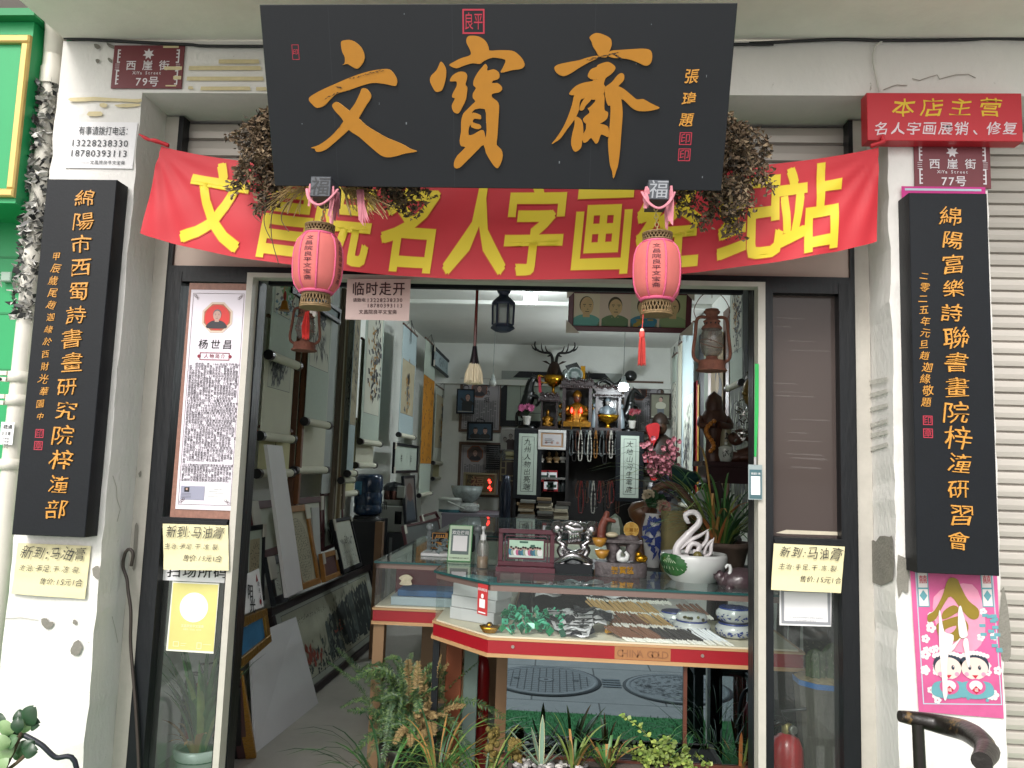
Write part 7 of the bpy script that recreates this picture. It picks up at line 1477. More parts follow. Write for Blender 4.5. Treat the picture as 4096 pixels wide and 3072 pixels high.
F=facade(9.7);t=thing('white_table','pale table with white papers behind the canvas bag','table',PZ(2640,2000,.9));(xa,za),(xb,zb)=F.hit(*qb(1975,1395)),F.hit(*qb(2240,1700));b=MB();b.use(mat('pale_grey_laminate','#8b8f92',.5));b.fbox(F,xa,xb,za-.35,za,-.5,0,.004);b.build('apron',t);b=MB();b.use(paper_white);b.fbox(F,xa+.0,xa+.2,za+.002,za+.05,-.25,-.05);b.build('paper_stack',t)
for x in(xa+.04,xb-.04):b=MB();b.use(mat('pale_grey_laminate','#8b8f92',.5));b.fbox(F,x-.03,x+.03,.004,za-.35,-.45,-.05);b.build('leg',t)
#--- table of bowls on the left at the back
Yt=9.3;F=facade(Yt);zt9=F.hit(*q8(1250,565))[1];xa,xb=F.hit(*q8(1050,570))[0],F.hit(*q8(1910,590))[0]
t=thing('kitchen_table','low table with bowls and a drinks cooler at the back left','table',(xa,Yt,.004));b=MB();b.use(mat('pale_mauve_cloth','#6e6a72',.7));b.box(xa,xb,Yt,Yt+.9,zt9-.03,zt9);b.box(xa+.01,xa+(xb-xa)*.47,Yt-.006,Yt-.001,zt9-.42,zt9);b.build('tabletop',t)
for x in(xa+.05,xb-.05):b=MB();b.use(wood_r);b.box(x-.03,x+.03,Yt+.1,Yt+.8,.004,zt9-.03);b.build('leg',t)
q=F.hit(*q8(1150,560));t=thing('drinks_cooler','white drinks cooler with teal base and handle on the kitchen table','cooler',(q[0],Yt+.25,zt9));hC=F.hit(*q8(1150,340))[1]-zt9;rC=.155;b=MB();b.use(mat('teal_plastic','#22545c',.4));b.lathe([(rC,0),(rC,hC*.2)],(q[0],Yt+.25,zt9),20);b.build('base',t);b=MB();b.use(mat('cooler_white','#a5aaa4',.4));b.lathe([(rC*.99,hC*.2),(rC,hC*.8),(rC*1.04,hC*.82),(rC*1.04,hC),(.01,hC)],(q[0],Yt+.25,zt9),20);b.build('tank',t);b=MB();b.use(mat('cooler_white','#a5aaa4',.4));b.tube([(q[0]-.02,Yt+.08,zt9+hC*.75),(q[0]+.19,Yt+.06,zt9+hC*.3)],.01,6);b.build('handle',t)
q=F.hit(*q8(1375,470));rB2=.17;lath('plate_stack','stack of white patterned plates under the grey bowl','plates',V((q[0],Yt+.3,zt9)),[(.12,0),(.17,.03),(.15,.05),(.17,.08),(.15,.10),(.10,.12)],mat('patterned_white','#8f9490',.4,var=.35,vs=40))
lath('grey_bowl','large grey flowered bowl on the stack of plates','bowl',V((q[0],Yt+.3,zt9+.12)),[(.08,0),(.13,.03),(.175,.10),(.20,.20),(.185,.195),(.10,.05)],mat('grey_glazed_bowl','#7d8684',.25,var=.35,vs=16))
q=facade(8.6).hit(*q8(1950,600));lath('thermos_flask','dark thermos flask standing left of the black cabinet','flask',V((q[0],9.0,.85)),[(.06,0),(.065,.02),(.065,.45),(.05,.5),(.05,.58),(.02,.6)],mat('dark_blue_steel','#1b2230',.25,metal=.4))
#================================================================== glass counters
gl=glass_mat('case_glass',(.93,.97,.96),.8,.02,haze=.03,hazecol=(.5,.55,.54));glt=glass_mat('top_glass',(.82,.92,.90),1.6,.03,haze=.06,hazecol=(.42,.5,.5));gedge=mat('glass_edge_green','#1d4a4a',.15)
redl=mat('red_laminate','#8f1420',.35,var=.05,vs=8);oak=mat('pale_oak_edge','#b08a62',.5,var=.2,vs=14,stretch=(.2,1,6));creamt=mat('cream_tray','#c9c2ad',.6);alu=mat('dull_brown_alloy','#7a6660',.4,metal=.3);mirror=mat('mirror','#7f8e96',.015,metal=1)
ZF,ZT=Frame((0,0,0),(1,0,0),(0,1,0)),1.04
def counter(label,fp_,y_back):
 t=thing('glass_counter',label,'display counter',(fp_[0][0],fp_[0][1],.004),'glass counters of the shop')
 def ins(k):cx=sum(p[0]for p in fp_)/len(fp_);cy=sum(p[1]for p in fp_)/len(fp_);return[(p[0]+(cx-p[0])*k,p[1]+(cy-p[1])*k)for p in fp_]
 b=MB();b.use(redl);b.poly(ZF,fp_,.752,.806);b.use(oak);b.poly(ZF,ins(-.012),.736,.7515);b.poly(ZF,ins(-.008),.8065,.816);b.use(creamt);b.poly(ZF,ins(.02),.8165,.824);b.build('base_tray',t)
 b=MB();b.use(gl);n=len(fp_);q=ins(.012)
 for i in range(n-1):
  a,c=q[i],q[i+1]
  if max(a[1],c[1])<y_back-.01 or i<n-2:b.quad(V((*a,.8245)),V((*c,.8245)),V((*c,1.012)),V((*a,1.012)))
 b.build('glass_side',t)
 b=MB();b.use(alu)
 for i in range(n-1):
  a,c=V((*ins(.006)[i],1.0)),V((*ins(.006)[i+1],1.0));G=Frame(a,c-a,(0,0,1));b.fbox(G,0,(c-a).length,.012,.0375,-.02,.0)
 b.build('top_rail',t)
 b=MB();b.use(glt);b.poly(ZF,ins(-.012),1.0485,None);b.use(gedge)
 e=ins(-.012)
 for i in range(n):a,c=e[i],e[(i+1)%n];b.quad(V((*a,1.038)),V((*c,1.038)),V((*c,1.0484)),V((*a,1.0484)))
 b.build('glass_top',t);return t
c1=counter('front glass counter full of brushes and ink, with red base strip and mirrored lower panel',[(-.56,3.98),(-.56,3.70),(-.275,3.40),(1.05,3.40),(1.05,3.98)],3.98)
Fm=facade(ym);b=MB();b.use(mirror);b.rect(Fm,-.19,.335,.56,.735);b.rect(Fm,.575,.335,1.03,.735);b.build('mirror_panel',c1)
b=MB();b.use(mat('copper_brown_bar','#5a3226',.4));b.fbox(Fm,.56,.575,.32,.736,-.01,.012);b.fbox(Fm,-.28,1.03,.318,.333,-.01,.012);b.build('mirror_bar',c1)
b=MB();b.use(black_wood);b.box(-.18,1.04,ym+.02,3.9,.05,.735);b.box(-.56,-.53,3.72,3.75,.004,.735);b.build('cupboard',c1)
Fs=facade(3.40);b=MB();b.use(mat('brown_label_strip','#9a6a42',.6,var=.1,vs=12));u0,u1=Fs.hit(*Q(2,3,922,720))[0],Fs.hit(*Q(2,3,1372,740))[0];b.rect(Fs,u0,.753,u1,.805,.001);b.use(mat('faint_letter','#84583a',.6));b.text(Fs,'CHINA GOLD',(u0+u1)/2,.779,.042,.05,h=.002,align='c',pitch=.034);b.build('name_strip',c1)
b=MB();b.use(mat('steel_lock','#a9a49c',.3,metal=.8));[b.disc(Fs,Fs.hit(*Q(2,3,u,v))[0],.783,.007,.001,12,h1=.004)for u,v in((103,680),(1628,757))];b.build('lock',c1)
c2=counter('second glass counter with oak edges, behind the front one at its left',[(-.91,5.4),(-.91,3.96),(-.20,3.96),(-.20,5.4)],5.4)
b=MB();b.use(mat('tan_counter_leg','#8a6c4e',.5));[b.box(x,x+.055,3.97,4.03,.004,.735)for x in(-.905,)];b.build('leg',c2)
b=MB();b.use(mat('tan_counter_leg','#8a6c4e',.5));b.box(-.275,-.22,3.97,4.03,.004,.735);b.build('leg',c2)
b=MB();b.use(mat('tan_back_panel','#7d664b',.6));b.box(-.72,-.28,4.35,4.37,.25,.735);b.build('back_panel',c2)
c3=counter('farthest dark glass counter at the back of the row',[(-.88,7.6),(-.88,5.6),(.6,5.6),(.6,7.6)],7.6);b=MB();b.use(black_wood);b.box(-.86,.58,5.65,7.5,.004,.735);b.build('cupboard',c3)
def cube(name,label,cat,x0,x1,y0,y1,z0,z1,mt,group=None,bev=.003):b=MB();b.use(mt);b.fbox(Frame((0,0,0)),x0,x1,z0,z1,-y1,-y0,bev);return tag(b.build(name),label,cat,group)
at=lambda s_,z=ZT+.009:PZ(*s_,z)
maroon_b=mat('maroon_box_cloth','#5c1620',.6,var=.2,vs=20,stretch=(.2,1,10));cube('maroon_box','wide maroon cloth box at the back of the second counter','box',-.86,-.3,4.25,4.4,.83,1.0,maroon_b)
cube('blue_folder_box','flat blue box stacked on the pale one in the second counter','box',-.80,-.3,4.02,4.2,.869,.90,mat('blue_card','#23527f',.5));cube('pale_flat_box','pale translucent flat box under the blue one in the second counter','box',-.83,-.3,4.0,4.22,.825,.868,mat('pale_plastic_box','#98a6ae',.35))
p=P(*Q(1,3,1252,185),3.95);b=MB();b.use(mat('pale_sticker_figure','#a9a28c',.5,var=.2,vs=60));F=facade(3.955);h_=P(*Q(1,3,1252,105),3.95).z-p.z;b.poly(F,smoothpoly([(p.x-.03,p.z),(p.x+.03,p.z),(p.x+.026,p.z+h_*.45),(p.x+.034,p.z+h_*.7),(p.x+.012,p.z+h_),(p.x-.014,p.z+h_*.97),(p.x-.036,p.z+h_*.65),(p.x-.022,p.z+h_*.4)],3),0,.008);tag(b.build('figure_relief'),'little pale relief of a figure stuck on the glass of the second counter','relief')
whb=mat('white_carton','#b9b9bb',.7,var=.04,vs=8)
for i,n in enumerate(('lowest','middle','topmost')):
 G=Frame((-.475+.006*i,3.72-.004*i,0),(1,-.55,0),(0,0,1));b=MB();b.use(whb);b.fbox(G,-.015,.235,.8255+.056*i,.8795+.056*i,-.13,.0,.002);tag(b.build('white_carton'),n+' of the three white cartons in the left end of the front counter','carton','white cartons in the front counter')
G=Frame((-.46,3.715,0),(1,-.55,0),(0,0,1))
for k in range(6):b=MB();b.use(mat('teal_box','#5f9aa0',.5,var=.1,vs=30));b.fbox(G,.02+.024*k,.042+.024*k,.995,1.025,-.10,-.02,.001);tag(b.build('teal_box'),'small teal box in the row on top of the white cartons','box','row of teal boxes on the cartons')
p=PZ(*Q(1,3,1925,570),.826);b=MB();b.use(goldm);b.lathe([(.022,0),(.03,.012),(.038,.03),(.034,.026),(.01,.02)],p,18,1.2,.7);b.ball(p+V((0,0,.03)),.016);tag(b.build('gold_ingot'),'small shiny gold ingot beside the white cartons','ingot')
G=Frame((-.275,3.395,0),(-.7,.7,0),(0,0,1));G=Frame((-.275-.075,3.395+.079,0),(.70,-.737,0),(0,0,1));t=thing('red_code_tag','red card tag with white writing stuck at the corner of the front counter','tag',G(.04,.9));b=MB();b.use(mat('red_card','#b93a3c',.4));b.fbox(G,.03,.10,.905,1.035,.002,.0035);b.use(paper_white);b.text(G,'扫码领红包',.065,1.012,.013,.03,h=.005,align='c');b.disc(G,.065,.985,.010,.005,14);b.rect(G,.045,.935,.085,.972,.005);b.rect(G,.04,.912,.09,.918,.005);b.build('card',t)
grn=[mat('green_pack','#137a50',.35),mat('green_pack_pale','#4fae8c',.3),mat('green_pack_dark','#0d4a35',.4)]
for k in range(86):
 yh=U(3.43,3.62);c=V((U(-.22,.06),yh,.836+(yh-3.43)*.25+U(0,.03)));a=V((U(-1,1),U(-1,1),U(-.6,.6))).normalized();e=a.orthogonal();e.rotate(Matrix.Rotation(U(0,6),3,a));G=Frame(c,e,a.cross(e));b=MB();b.use(RNG.choice(grn));b.fbox(G,-.016,.016,-.012,.012,-.003,.003);b.use(grn[1]);b.ring(G,-.016,-.012,.016,.012,.003,.0034);b.use(ink);b.disc(G,0,0,.004,.0036,8);tag(b.build('green_pack'),'little green wrapped pack in the heap at the left of the front counter','pack','heap of little green packs')
foil=[mat('silver_foil','#b9b9bb',.3,metal=.15,var=.3,vs=20,bump=.5,bs=60),mat('dark_foil','#2a2a30',.3,metal=.3,bump=.4,bs=60)]
def packet(x,y,z,w,d,rz,i,lab,grp):
 G=Frame((x,y,z+(y-3.44)*.28),(math.cos(rz),math.sin(rz),U(-.06,.1)),(-math.sin(rz),math.cos(rz),U(.3,.7)));b=MB();b.use(foil[i]);n=6;vs=[G(-w/2+w*a/n,-d/2+d*c/n,.008*math.sin(a*1.3+x*50)+.012*math.sin(math.pi*a/n)*math.sin(math.pi*c/n))for c in range(n+1)for a in range(n+1)];b.add(vs,[(c*(n+1)+a,c*(n+1)+a+1,(c+1)*(n+1)+a+1,(c+1)*(n+1)+a)for c in range(n)for a in range(n)],True)
 if i==0:b.use(ink);[b.disc(G,-w*.3+.008*math.cos(q*1.257),d*.1+.008*math.sin(q*1.257),.005,.016,8)for q in range(5)];b.rect(G,-w*.42,-d*.42,w*.42,-d*.28,.0165)
 tag(b.build('foil_packet'),lab,'packet',grp)
for k in range(26):packet(U(.02,.24),U(3.45,3.62),.835+U(0,.03),.11,.06,U(-.4,.4),k%3==0,'crinkled silver or dark foil packet in the middle of the front counter','foil packets in the front counter')
for k in range(7):packet(-.02+.05*k,U(3.72,3.9),.86+U(0,.05),.13,.09,U(-.3,.3),0,'clear silver bag at the back of the front counter','silver bags at the back of the counter')
for k in range(16):x=.24+.010*(k%8)+.002*k;G=Frame((x,3.52+.012*k,.832+.006*(k%2)),(.8,.6,0),(0,0,1));b=MB();b.use(mat('amber_box','#c08a25',.45,var=.1,vs=30));b.fbox(G,0,.045,0,.016,-.016,0,.0015);tag(b.build('amber_box'),'small amber box in the slanting row before the brushes','box','amber boxes in the front counter')
penm=[mat('brush_brown','#6b4a38',.35),mat('brush_black','#2e2b2b',.35),mat('brush_tan','#a58656',.4),mat('brush_white','#d0d4d8',.35)]
def brush(m):b=MB();b.use(m);b.tube([(0,0,0),(0,.105,0)],.0048,6);b.use(mat('clear_cap','#d0cec6',.3));b.tube([(0,0,0),(0,-.028,0),(0,-.034,0)],[.005,.0048,.002],6);return b.build('writing_brush',None,(0,0,0))
protos=[]
for m in penm:
 o=brush(m);tag(o,'','brush','writing brushes laid in rows');protos.append(o)
rows=[(.30,3.445,17,0,'brown brush in the front left row of the counter',.8),(.485,3.445,16,1,'black brush in the front row of the counter',.75),(.655,3.45,9,3,'white handled brush in the front row of the counter',.7),(.27,3.56,16,0,'brown brush in the second row of the counter',.55),(.44,3.56,9,2,'tan brush in the second row of the counter',.7),(.20,3.67,26,2,'tan brush in the third row of the counter',.5),(.16,3.79,34,1,'black brush in the back row of the counter',.5),(.62,3.67,9,0,'brown brush in the third row of the counter',.5)]
used=set()
for x0,y,n,mi,lab,an in rows:
 for k in range(n):
  o=protos[mi]if mi not in used else protos[mi].copy()
  if mi in used:C.objects.link(o)
  used.add(mi);yy=y+U(-.006,.006);o.location=(x0+.0115*k+U(-.002,.002),yy,.831+(yy-3.44)*.30);o.rotation_euler=(.30+U(-.04,.04),0,an+U(-.10,.10));o['label']=lab
blw=mat('white_porcelain','#c6c9c9',.15,coat=.5);blu=mat('cobalt_blue_glaze','#2a3c7d',.2)
def bluebowl(label,s_,y,z,r,cover=None):
 x=P(s_,2500,y).x;t=thing('porcelain_bowl',label,'bowl',(x,y,z),'blue and white bowls in the counter');b=MB();b.use(blw);b.lathe([(r*.6,0),(r*.85,.01),(r,.03),(r*.97,.045),(r*.8,.058),(r*.78,.064),(r*.7,.062)],(x,y,z),30);b.use(blu);b.lathe([(r*.82,.0575),(r*.83,.06),(r*.80,.0645)],(x,y,z),30)
 for k in range(46):
  a=U(3.3,6.1);zz=U(.014,.042);rr=r*(.86+.14*math.sin((zz-.005)/.045*3.14)+.012);c=V((x+rr*math.cos(a),y+rr*math.sin(a),z+zz));tn=V((-math.sin(a),math.cos(a),U(-.6,.6)))*U(.004,.011);b.add([c-tn,c+V((0,0,-.003)),c+tn,c+V((0,0,.004))],[(0,1,2,3)])
 b.build('bowl_body',t)
 if cover:b=MB();b.use(blw);b.lathe([(r*.78,.0655),(r*.82,.08),(r*.7,.092),(r*.2,.096),(.001,.096)],(x,y,z),26);b.use(mat('painted_scene','#6b6a3a',.4,var=.5,vs=60));[b.disc(facade(y-r*.83),x+U(-.05,.05),z+U(.075,.086),.007,0,8)for k in range(9)];b.build('lid',t)
bluebowl('blue and white dragon bowl with a painted lid in the front counter',2766,3.62,.826,.085,1);bluebowl('lower of the two stacked blue and white bowls at the counter right end',2935,3.60,.826,.083);bluebowl('upper of the two stacked blue and white bowls at the counter right end',2938,3.60,.892,.083);bluebowl('blue and white bowl behind the lidded one in the front counter',2700,3.82,.826,.08)
#---- on the counters
F=facade(3.74);crys=mat('crystal','#8f979a',.08,spec=.9)
p0,p1=at(q8(865,1115)),at(q8(1590,1130));t=thing('payment_sign','black arched payment sign between crystal posts on the second counter','sign',(p0+p1)/2);F=facade(p0.y);ya=p0.y
for p in(p0,p1):b=MB();b.use(crys);b.tube([(p.x,ya,ZT+.01),(p.x,ya,F.hit(*q8(865,810))[1])],.013,6,smooth=False);b.ball((p.x,ya,F.hit(*q8(865,770))[1]),.024,seg=7,rings=5);b.build('crystal_post',t)
b=MB();b.use(black_wood);z0,z1,zm=ZT+.012,F.hit(*q8(900,850))[1],F.hit(*q8(1220,780))[1];b.poly(F,smoothpoly([(p0.x+.02,z0),(p1.x-.02,z0),(p1.x-.02,z1),(p1.x-.09,z1+.004),((p0.x+p1.x)/2,zm),(p0.x+.09,z1+.004),(p0.x+.02,z1)],3),-.012,0);b.build('board',t)
b=MB();b.use(gold);q=F.hit(*q8(1205,940));b.text(F,'收',q[0]-.045,q[1],.09,.04,h=.001);q=F.hit(*q8(1030,970));b.ring(F,q[0]-.045,q[1]-.045,q[0]+.045,q[1]+.045,.004,.001);b.ring(F,q[0]-.03,q[1]-.012,q[0]+.03,q[1]+.022,.005,.001);b.disc(F,q[0],q[1]-.022,.014,.0012,12);[b.rect(F,q[0]-.022+.013*k,q[1]+.02,q[0]-.015+.013*k,q[1]+.034,.0014)for k in range(4)];b.build('gold_lettering',t)
p=at(q8(1010,1190));cube('white_booklet','white booklet under the plastic bag on the second counter','booklet',p.x-.09,p.x+.09,p.y-.05,p.y+.08,ZT+.009,ZT+.026,paper_white)
b=MB();b.use(mat('crinkled_plastic','#8d9a9d',.15,spec=.8,var=.5,vs=40,bump=1,bs=60));
for k in range(60):c=p+V((U(-.06,.14),U(-.04,.08),U(.02,.09)));b.add([c,c+V((U(-.04,.04),U(-.03,.03),U(-.02,.03))),c+V((U(-.04,.04),U(-.03,.03),U(-.02,.03)))],[(0,1,2)])
tag(b.build('plastic_bag'),'crinkled clear plastic bag on the second counter behind the payment stand','bag')
p=at(q8(1310,1275));F=Frame(p,(1,0,0),(.07,.25,1));h_=.19;w=.125;t=thing('payment_stand','green edged payment stand with white panel on the second counter','stand',p);b=MB();b.use(mat('green_acrylic','#2f7d42',.3));b.fbox(F,-w/2,w/2,.0,h_,-.008,0,.002);b.box(p.x-w/2,p.x+w/2,p.y-.01,p.y+.08,ZT+.0095,ZT+.013);b.use(mat('pale_green_card','#a9c0a4',.4));b.rect(F,-w*.46,.004,w*.46,h_*.975,.001);b.use(mat('dark_teal_card','#33504c',.4));b.rect(F,-w*.38,h_*.19,w*.38,h_*.88,.002);b.use(paper_white);b.rect(F,-w*.30,h_*.28,w*.30,h_*.70,.003);b.text(F,'欢迎使用',0,h_*.78,.022,.04,h=.003,align='c');b.use(ink);b.text(F,'客户服务热线:029-88833',0,h_*.09,.0085,.03,h=.003,align='c');b.build('card',t)
p=at(Q(1,2,1868,1555));k_=p.y/FPX*.4973;t=thing('pump_bottle','clear pump bottle half full of amber liquid on the front counter','bottle',p);r=46*k_;H=225*k_;b=MB();b.use(glass_mat('clear_plastic',(.86,.84,.8),1.5,.05,haze=.12));b.lathe([(r*.9,0),(r,.006),(r,H*.80),(r*.8,H*.93),(r*.35,H)],p,20);b.build('bottle_body',t);b=MB();b.use(mat('amber_liquid','#7c6440',.1));b.lathe([(r*.85,.003),(r*.93,.008),(r*.93,H*.42),(.001,H*.42)],p,20);b.build('liquid',t);b=MB();b.use(mat('white_pump','#c5c7c7',.35));b.lathe([(r*.5,H*.98),(r*.5,H*1.16),(r*.22,H*1.18),(r*.2,H*1.34),(r*.32,H*1.36),(r*.36,H*1.45),(.001,H*1.46)],p,16);b.tube([p+V((0,0,H*1.4)),p+V((.0,-.04,H*1.4))],.005,6);b.tube([p+V((0,0,.02)),p+V((.0,0,H))],.003,5);b.build('pump',t)
p0,p1=at(Q(2,2,-20,1560)),at(Q(2,2,437,1595));yy=(p0.y+p1.y)/2;F=Frame((0,yy,0),(1,0,0),(0,.06,1));x0,x1=P(*Q(2,2,-18,1500),yy).x,P(*Q(2,2,435,1500),yy).x;zt=P(2150,Q(2,2,0,1245)[1],yy).z;zf=ZT+.009;plum=mat('plum_wood','#4d1c2a',.45,var=.15,vs=14)
t=thing('plum_photo_frame','plum wooden stand with a group photograph on the front counter','photo stand',((x0+x1)/2,yy,zf));b=MB();b.use(plum);b.box(x0-.005,x1+.005,yy-.05,yy+.04,zf,zf+.022);b.frame3(Frame((0,yy,0)),x0,zf+.022,x1,zt,.022,-.016,0,.002);b.frame3(Frame((0,yy+.001,0)),x0+.045,zf+.055,x1-.045,zt-.045,.008,-.01,.0);[b.box(x0+.022+q,x0+.028+q,yy+.002,yy+.008,zf+.03,zt-.03)for q in(.008,x1-x0-.058)];[b.box(x0+.03,x1-.03,yy+.002,yy+.008,z,z+.005)for z in(zf+.04,zt-.035)];b.build('stand',t)
b=MB();G=Frame((0,yy+.002,0));a0,a1,g0,g1=x0+.053,x1-.053,zf+.063,zt-.053;b.use(mat('bright_photo_ground','#a9c9b4',.5,var=.15,vs=14));b.rect(G,a0,g0,a1,g1);b.use(mat('photo_dark_door','#2e5a4c',.5));b.rect(G,a0+(a1-a0)*.3,g1-(g1-g0)*.16,a0+(a1-a0)*.55,g1-.004,.0005);b.rect(G,a0+(a1-a0)*.62,g0+.03,a0+(a1-a0)*.75,g1-.02,.0005);b.use(mat('photo_floor','#b9c9c1',.5));b.rect(G,a0,g0,a1,g0+(g1-g0)*.18,.0006)
for k in range(13):
 u=a0+(a1-a0)*(.06+.07*k);hh_=(g1-g0)*U(.50,.62);b.use(mat(f'photo_dress{k % 5}',('#2c6f86','#8fa08e','#d6d6d6','#b05a7d','#3a5668')[k%5],.5));b.poly(G,smoothpoly([(u-.009,g0+.012),(u+.009,g0+.012),(u+.013,g0+hh_*.6),(u+.009,g0+hh_*.82),(u-.009,g0+hh_*.82),(u-.013,g0+hh_*.6)],2),.0008+k*1e-4);b.use(tan);b.disc(G,u,g0+hh_*.92,.0065,.001+k*1e-4,10,ry=.008);b.use(ink);b.disc(G,u,g0+hh_*.97,.0062,.00105+k*1e-4,8,ry=.005)
b.build('group_photo',t)
p=at(Q(2,2,590,1590));y=p.y;pt=lambda u,v,d=0:P(*Q(2,2,u,v),y+d);silv=mat('polished_silver','#a8a6a8',.16,metal=.95,bump=.15,bs=14)
t=thing('handshake_trophy','silver clasped hands trophy on a black base on the front counter','trophy',p);b=MB();b.use(black_wood);q0,q1=pt(435,1580),pt(740,1580);b.box(q0.x,q1.x,y-.04,y+.05,ZT+.009,ZT+.009+.045);b.build('base',t)
b=MB();b.use(silv);rr=lambda*a:[x*.1445e-3*4 for x in a]
for s_ in(0,1):
 m_=(lambda u:u)if s_==0 else(lambda u:1185-u)
 b.tube(curve([pt(m_(455),1535),pt(m_(520),1490),pt(m_(480),1410),pt(m_(520),1370),pt(m_(465),1330),pt(m_(500),1290)],4),rr(70,66,62,56,52,48,46,46,46,50,56,56,50,44,40,38,40,44,44,38,30),9,sq=.6)
b.tube(curve([pt(470,1510,.01),pt(590,1450,-.02),pt(715,1510,.01)],6),rr(70,72,74,76,78,80,82,80,78,76,74,72,70),10,sq=.5);b.tube(curve([pt(520,1400),pt(590,1440,-.02),pt(680,1390)],5),rr(34,40,46,50,50,50,46,42,36,32,28),8,sq=.6);b.build('pedestal',t)
b=MB();b.use(silv)
b.tube(curve([pt(455,1175),pt(470,1250),pt(510,1230),pt(560,1225,-.01)],4),rr(40,60,74,80,74,66,60,60,62,66,70,74,76),10,sq=.75);b.tube(curve([pt(740,1180),pt(730,1270),pt(690,1235),pt(640,1235,-.005)],4),rr(40,60,74,80,76,68,62,60,62,66,70,72,72),10,sq=.75)
b.tube([pt(545,1215,-.01),pt(600,1240,-.02),pt(640,1240,-.015)],rr(74,84,74),12,sq=.6)
for k in range(4):b.tube(curve([pt(540+14*k,1235+3*k,-.035),pt(570+18*k,1275,-.045),pt(565+24*k,1320-3*k,-.035),pt(555+24*k,1345-4*k,-.02)],4),rr(*([22]*5+[21]*4+[17]*3+[12])),8)
b.tube(curve([pt(545,1210,-.03),pt(580,1192,-.035),pt(620,1205,-.03)],4),rr(26,26,24,24,22,20,18,16,12),8);b.tube(curve([pt(650,1215,-.03),pt(610,1200,-.04),pt(575,1222,-.04)],4),rr(28,28,26,24,22,20,18,16,12),8)
b.build('clasped_hands',t)
p=at(Q(2,3,970,130));y=p.y+.06;zf=ZT+.009;rock=mat('grey_carved_resin','#4c4547',.55,var=.4,vs=18,bump=1.0,bs=40);pt=lambda u,v,d=0:P(*Q(2,2,u,v),y+d)
t=thing('treasure_ornament','grey resin treasure bowl ornament with gold characters, little pots, tree and coin on the front counter','ornament',(p.x,y,zf));t['label']='grey resin treasure ornament with gold characters, coin and red tree on the counter';b=MB();b.use(rock);a0,a1=pt(760,1600).x,pt(1182,1600).x;zc=pt(970,1505).z;cx=(a0+a1)/2;b.lathe([((a1-a0)/2*.98,zf),((a1-a0)/2,zf+.01),((a1-a0)/2,zc-.004),((a1-a0)/2*.95,zc)],(cx,y,0),32,1,.42);b.build('base',t)
F=facade(y-(a1-a0)/2*.42);b=MB();b.use(goldm);[b.text(F,ch,F.hit(*Q(2,3,u,68))[0]-.017,F.hit(*Q(2,3,u,68))[1],.036,.05,h=.002)for ch,u in(('聚',920),('寶',985),('盆',1045))];b.build('gold_characters',t)
b=MB();b.use(rock);b.tube(curve([pt(900,1500,.02),pt(920,1420,.02),pt(900,1340,.02),pt(960,1325,.02),pt(1080,1330,.01),pt(1060,1400,.0),pt(1050,1490)],4),[.032]*9+[.026]*8+[.03]*8,9);b.box(pt(850,1330).x,pt(1140,1330).x,y-.03,y+.03,pt(900,1345).z,pt(900,1322).z);b.build('rock_arch',t)
b=MB();b.use(mat('red_brown_root','#6b3528',.5,var=.3,vs=20,bump=.6,bs=40));b.tube(curve([pt(815,1340,.03),pt(820,1230,.03),pt(850,1150,.03),pt(865,1095,.03)],4),[.028,.024,.022,.022,.021,.02,.019,.018,.016,.015,.014,.012,.008],9);b.tube(curve([pt(835,1160,.03),pt(880,1165,.02),pt(930,1180,.02)],4),[.016,.015,.014,.012,.011,.010,.009,.008,.005],7);b.build('tree_root',t)
b=MB();b.use(mat('green_grey_crystal','#566155',.3,var=.4,vs=20));b.lathe([(.045,pt(920,1330).z),(.042,pt(920,1230).z),(.025,pt(920,1150).z),(.002,pt(920,1120).z)],(pt(930,1300).x,y+.05,0),6,smooth=False);b.build('crystal',t)
c=pt(1056,1245,.0);rC=60*.4973*y/FPX;b=MB();b.use(mat('dull_gold_coin','#9a7a35',.4,metal=.4,bump=.3,bs=60));F=facade(c.y);b.disc(F,c.x,c.z,rC,-.012,30,h1=0);b.use(deit);b.rect(F,c.x-.009,c.z-.009,c.x+.009,c.z+.009,.001);[b.text(F,ch,c.x+dx-.009,c.z+dz,.02,.03,h=.001)for ch,dx,dz in(('招',0,.022),('财',.022,0),('进',-.022,0),('宝',0,-.022))];b.build('coin',t)
b=MB();b.use(mat('cream_pebble','#b5ab90',.4));b.ball(pt(900,1285,-.02),.03,1,.8,.45);b.build('pebble',t)
b=MB();b.use(mat('ochre_glazed_pot','#a5762c',.3));[b.lathe([(.015,-.02),(.028,-.005),(.036,.02),(.03,.018),(.01,0)],pt(u,v,-.03),16)for u,v in((820,1440),(800,1345))];b.build('little_pots',t)
b=MB();b.use(blw);b.tube(curve([pt(960,1490,-.03),pt(955,1440,-.03),pt(975,1410,-.03)],4),[.012]*5+[.009]*4,7);b.tube(curve([pt(1015,1490,-.03),pt(1025,1450,-.03),pt(1005,1420,-.03)],4),[.011]*5+[.008]*4,7);b.ball(pt(985,1485,-.03),.02,1.3,.8,.7);b.build('white_figurine',t)
b=MB();b.use(goldm);b.ball(pt(1135,1475,-.02),.024,1.3,1,.8);b.ball(pt(1115,1445,-.03),.016);b.tube([pt(1100,1490,-.03),pt(1170,1490,-.03)],.009,6);b.build('gold_toad',t)
p=at(Q(2,3,1560,190));r=258*.4973*(p.y+.14)/FPX;c=V((P(2774,2300,p.y+.16).x,p.y+.16,ZT+.009));H=P(2774,2225,c.y-r).z-c.z
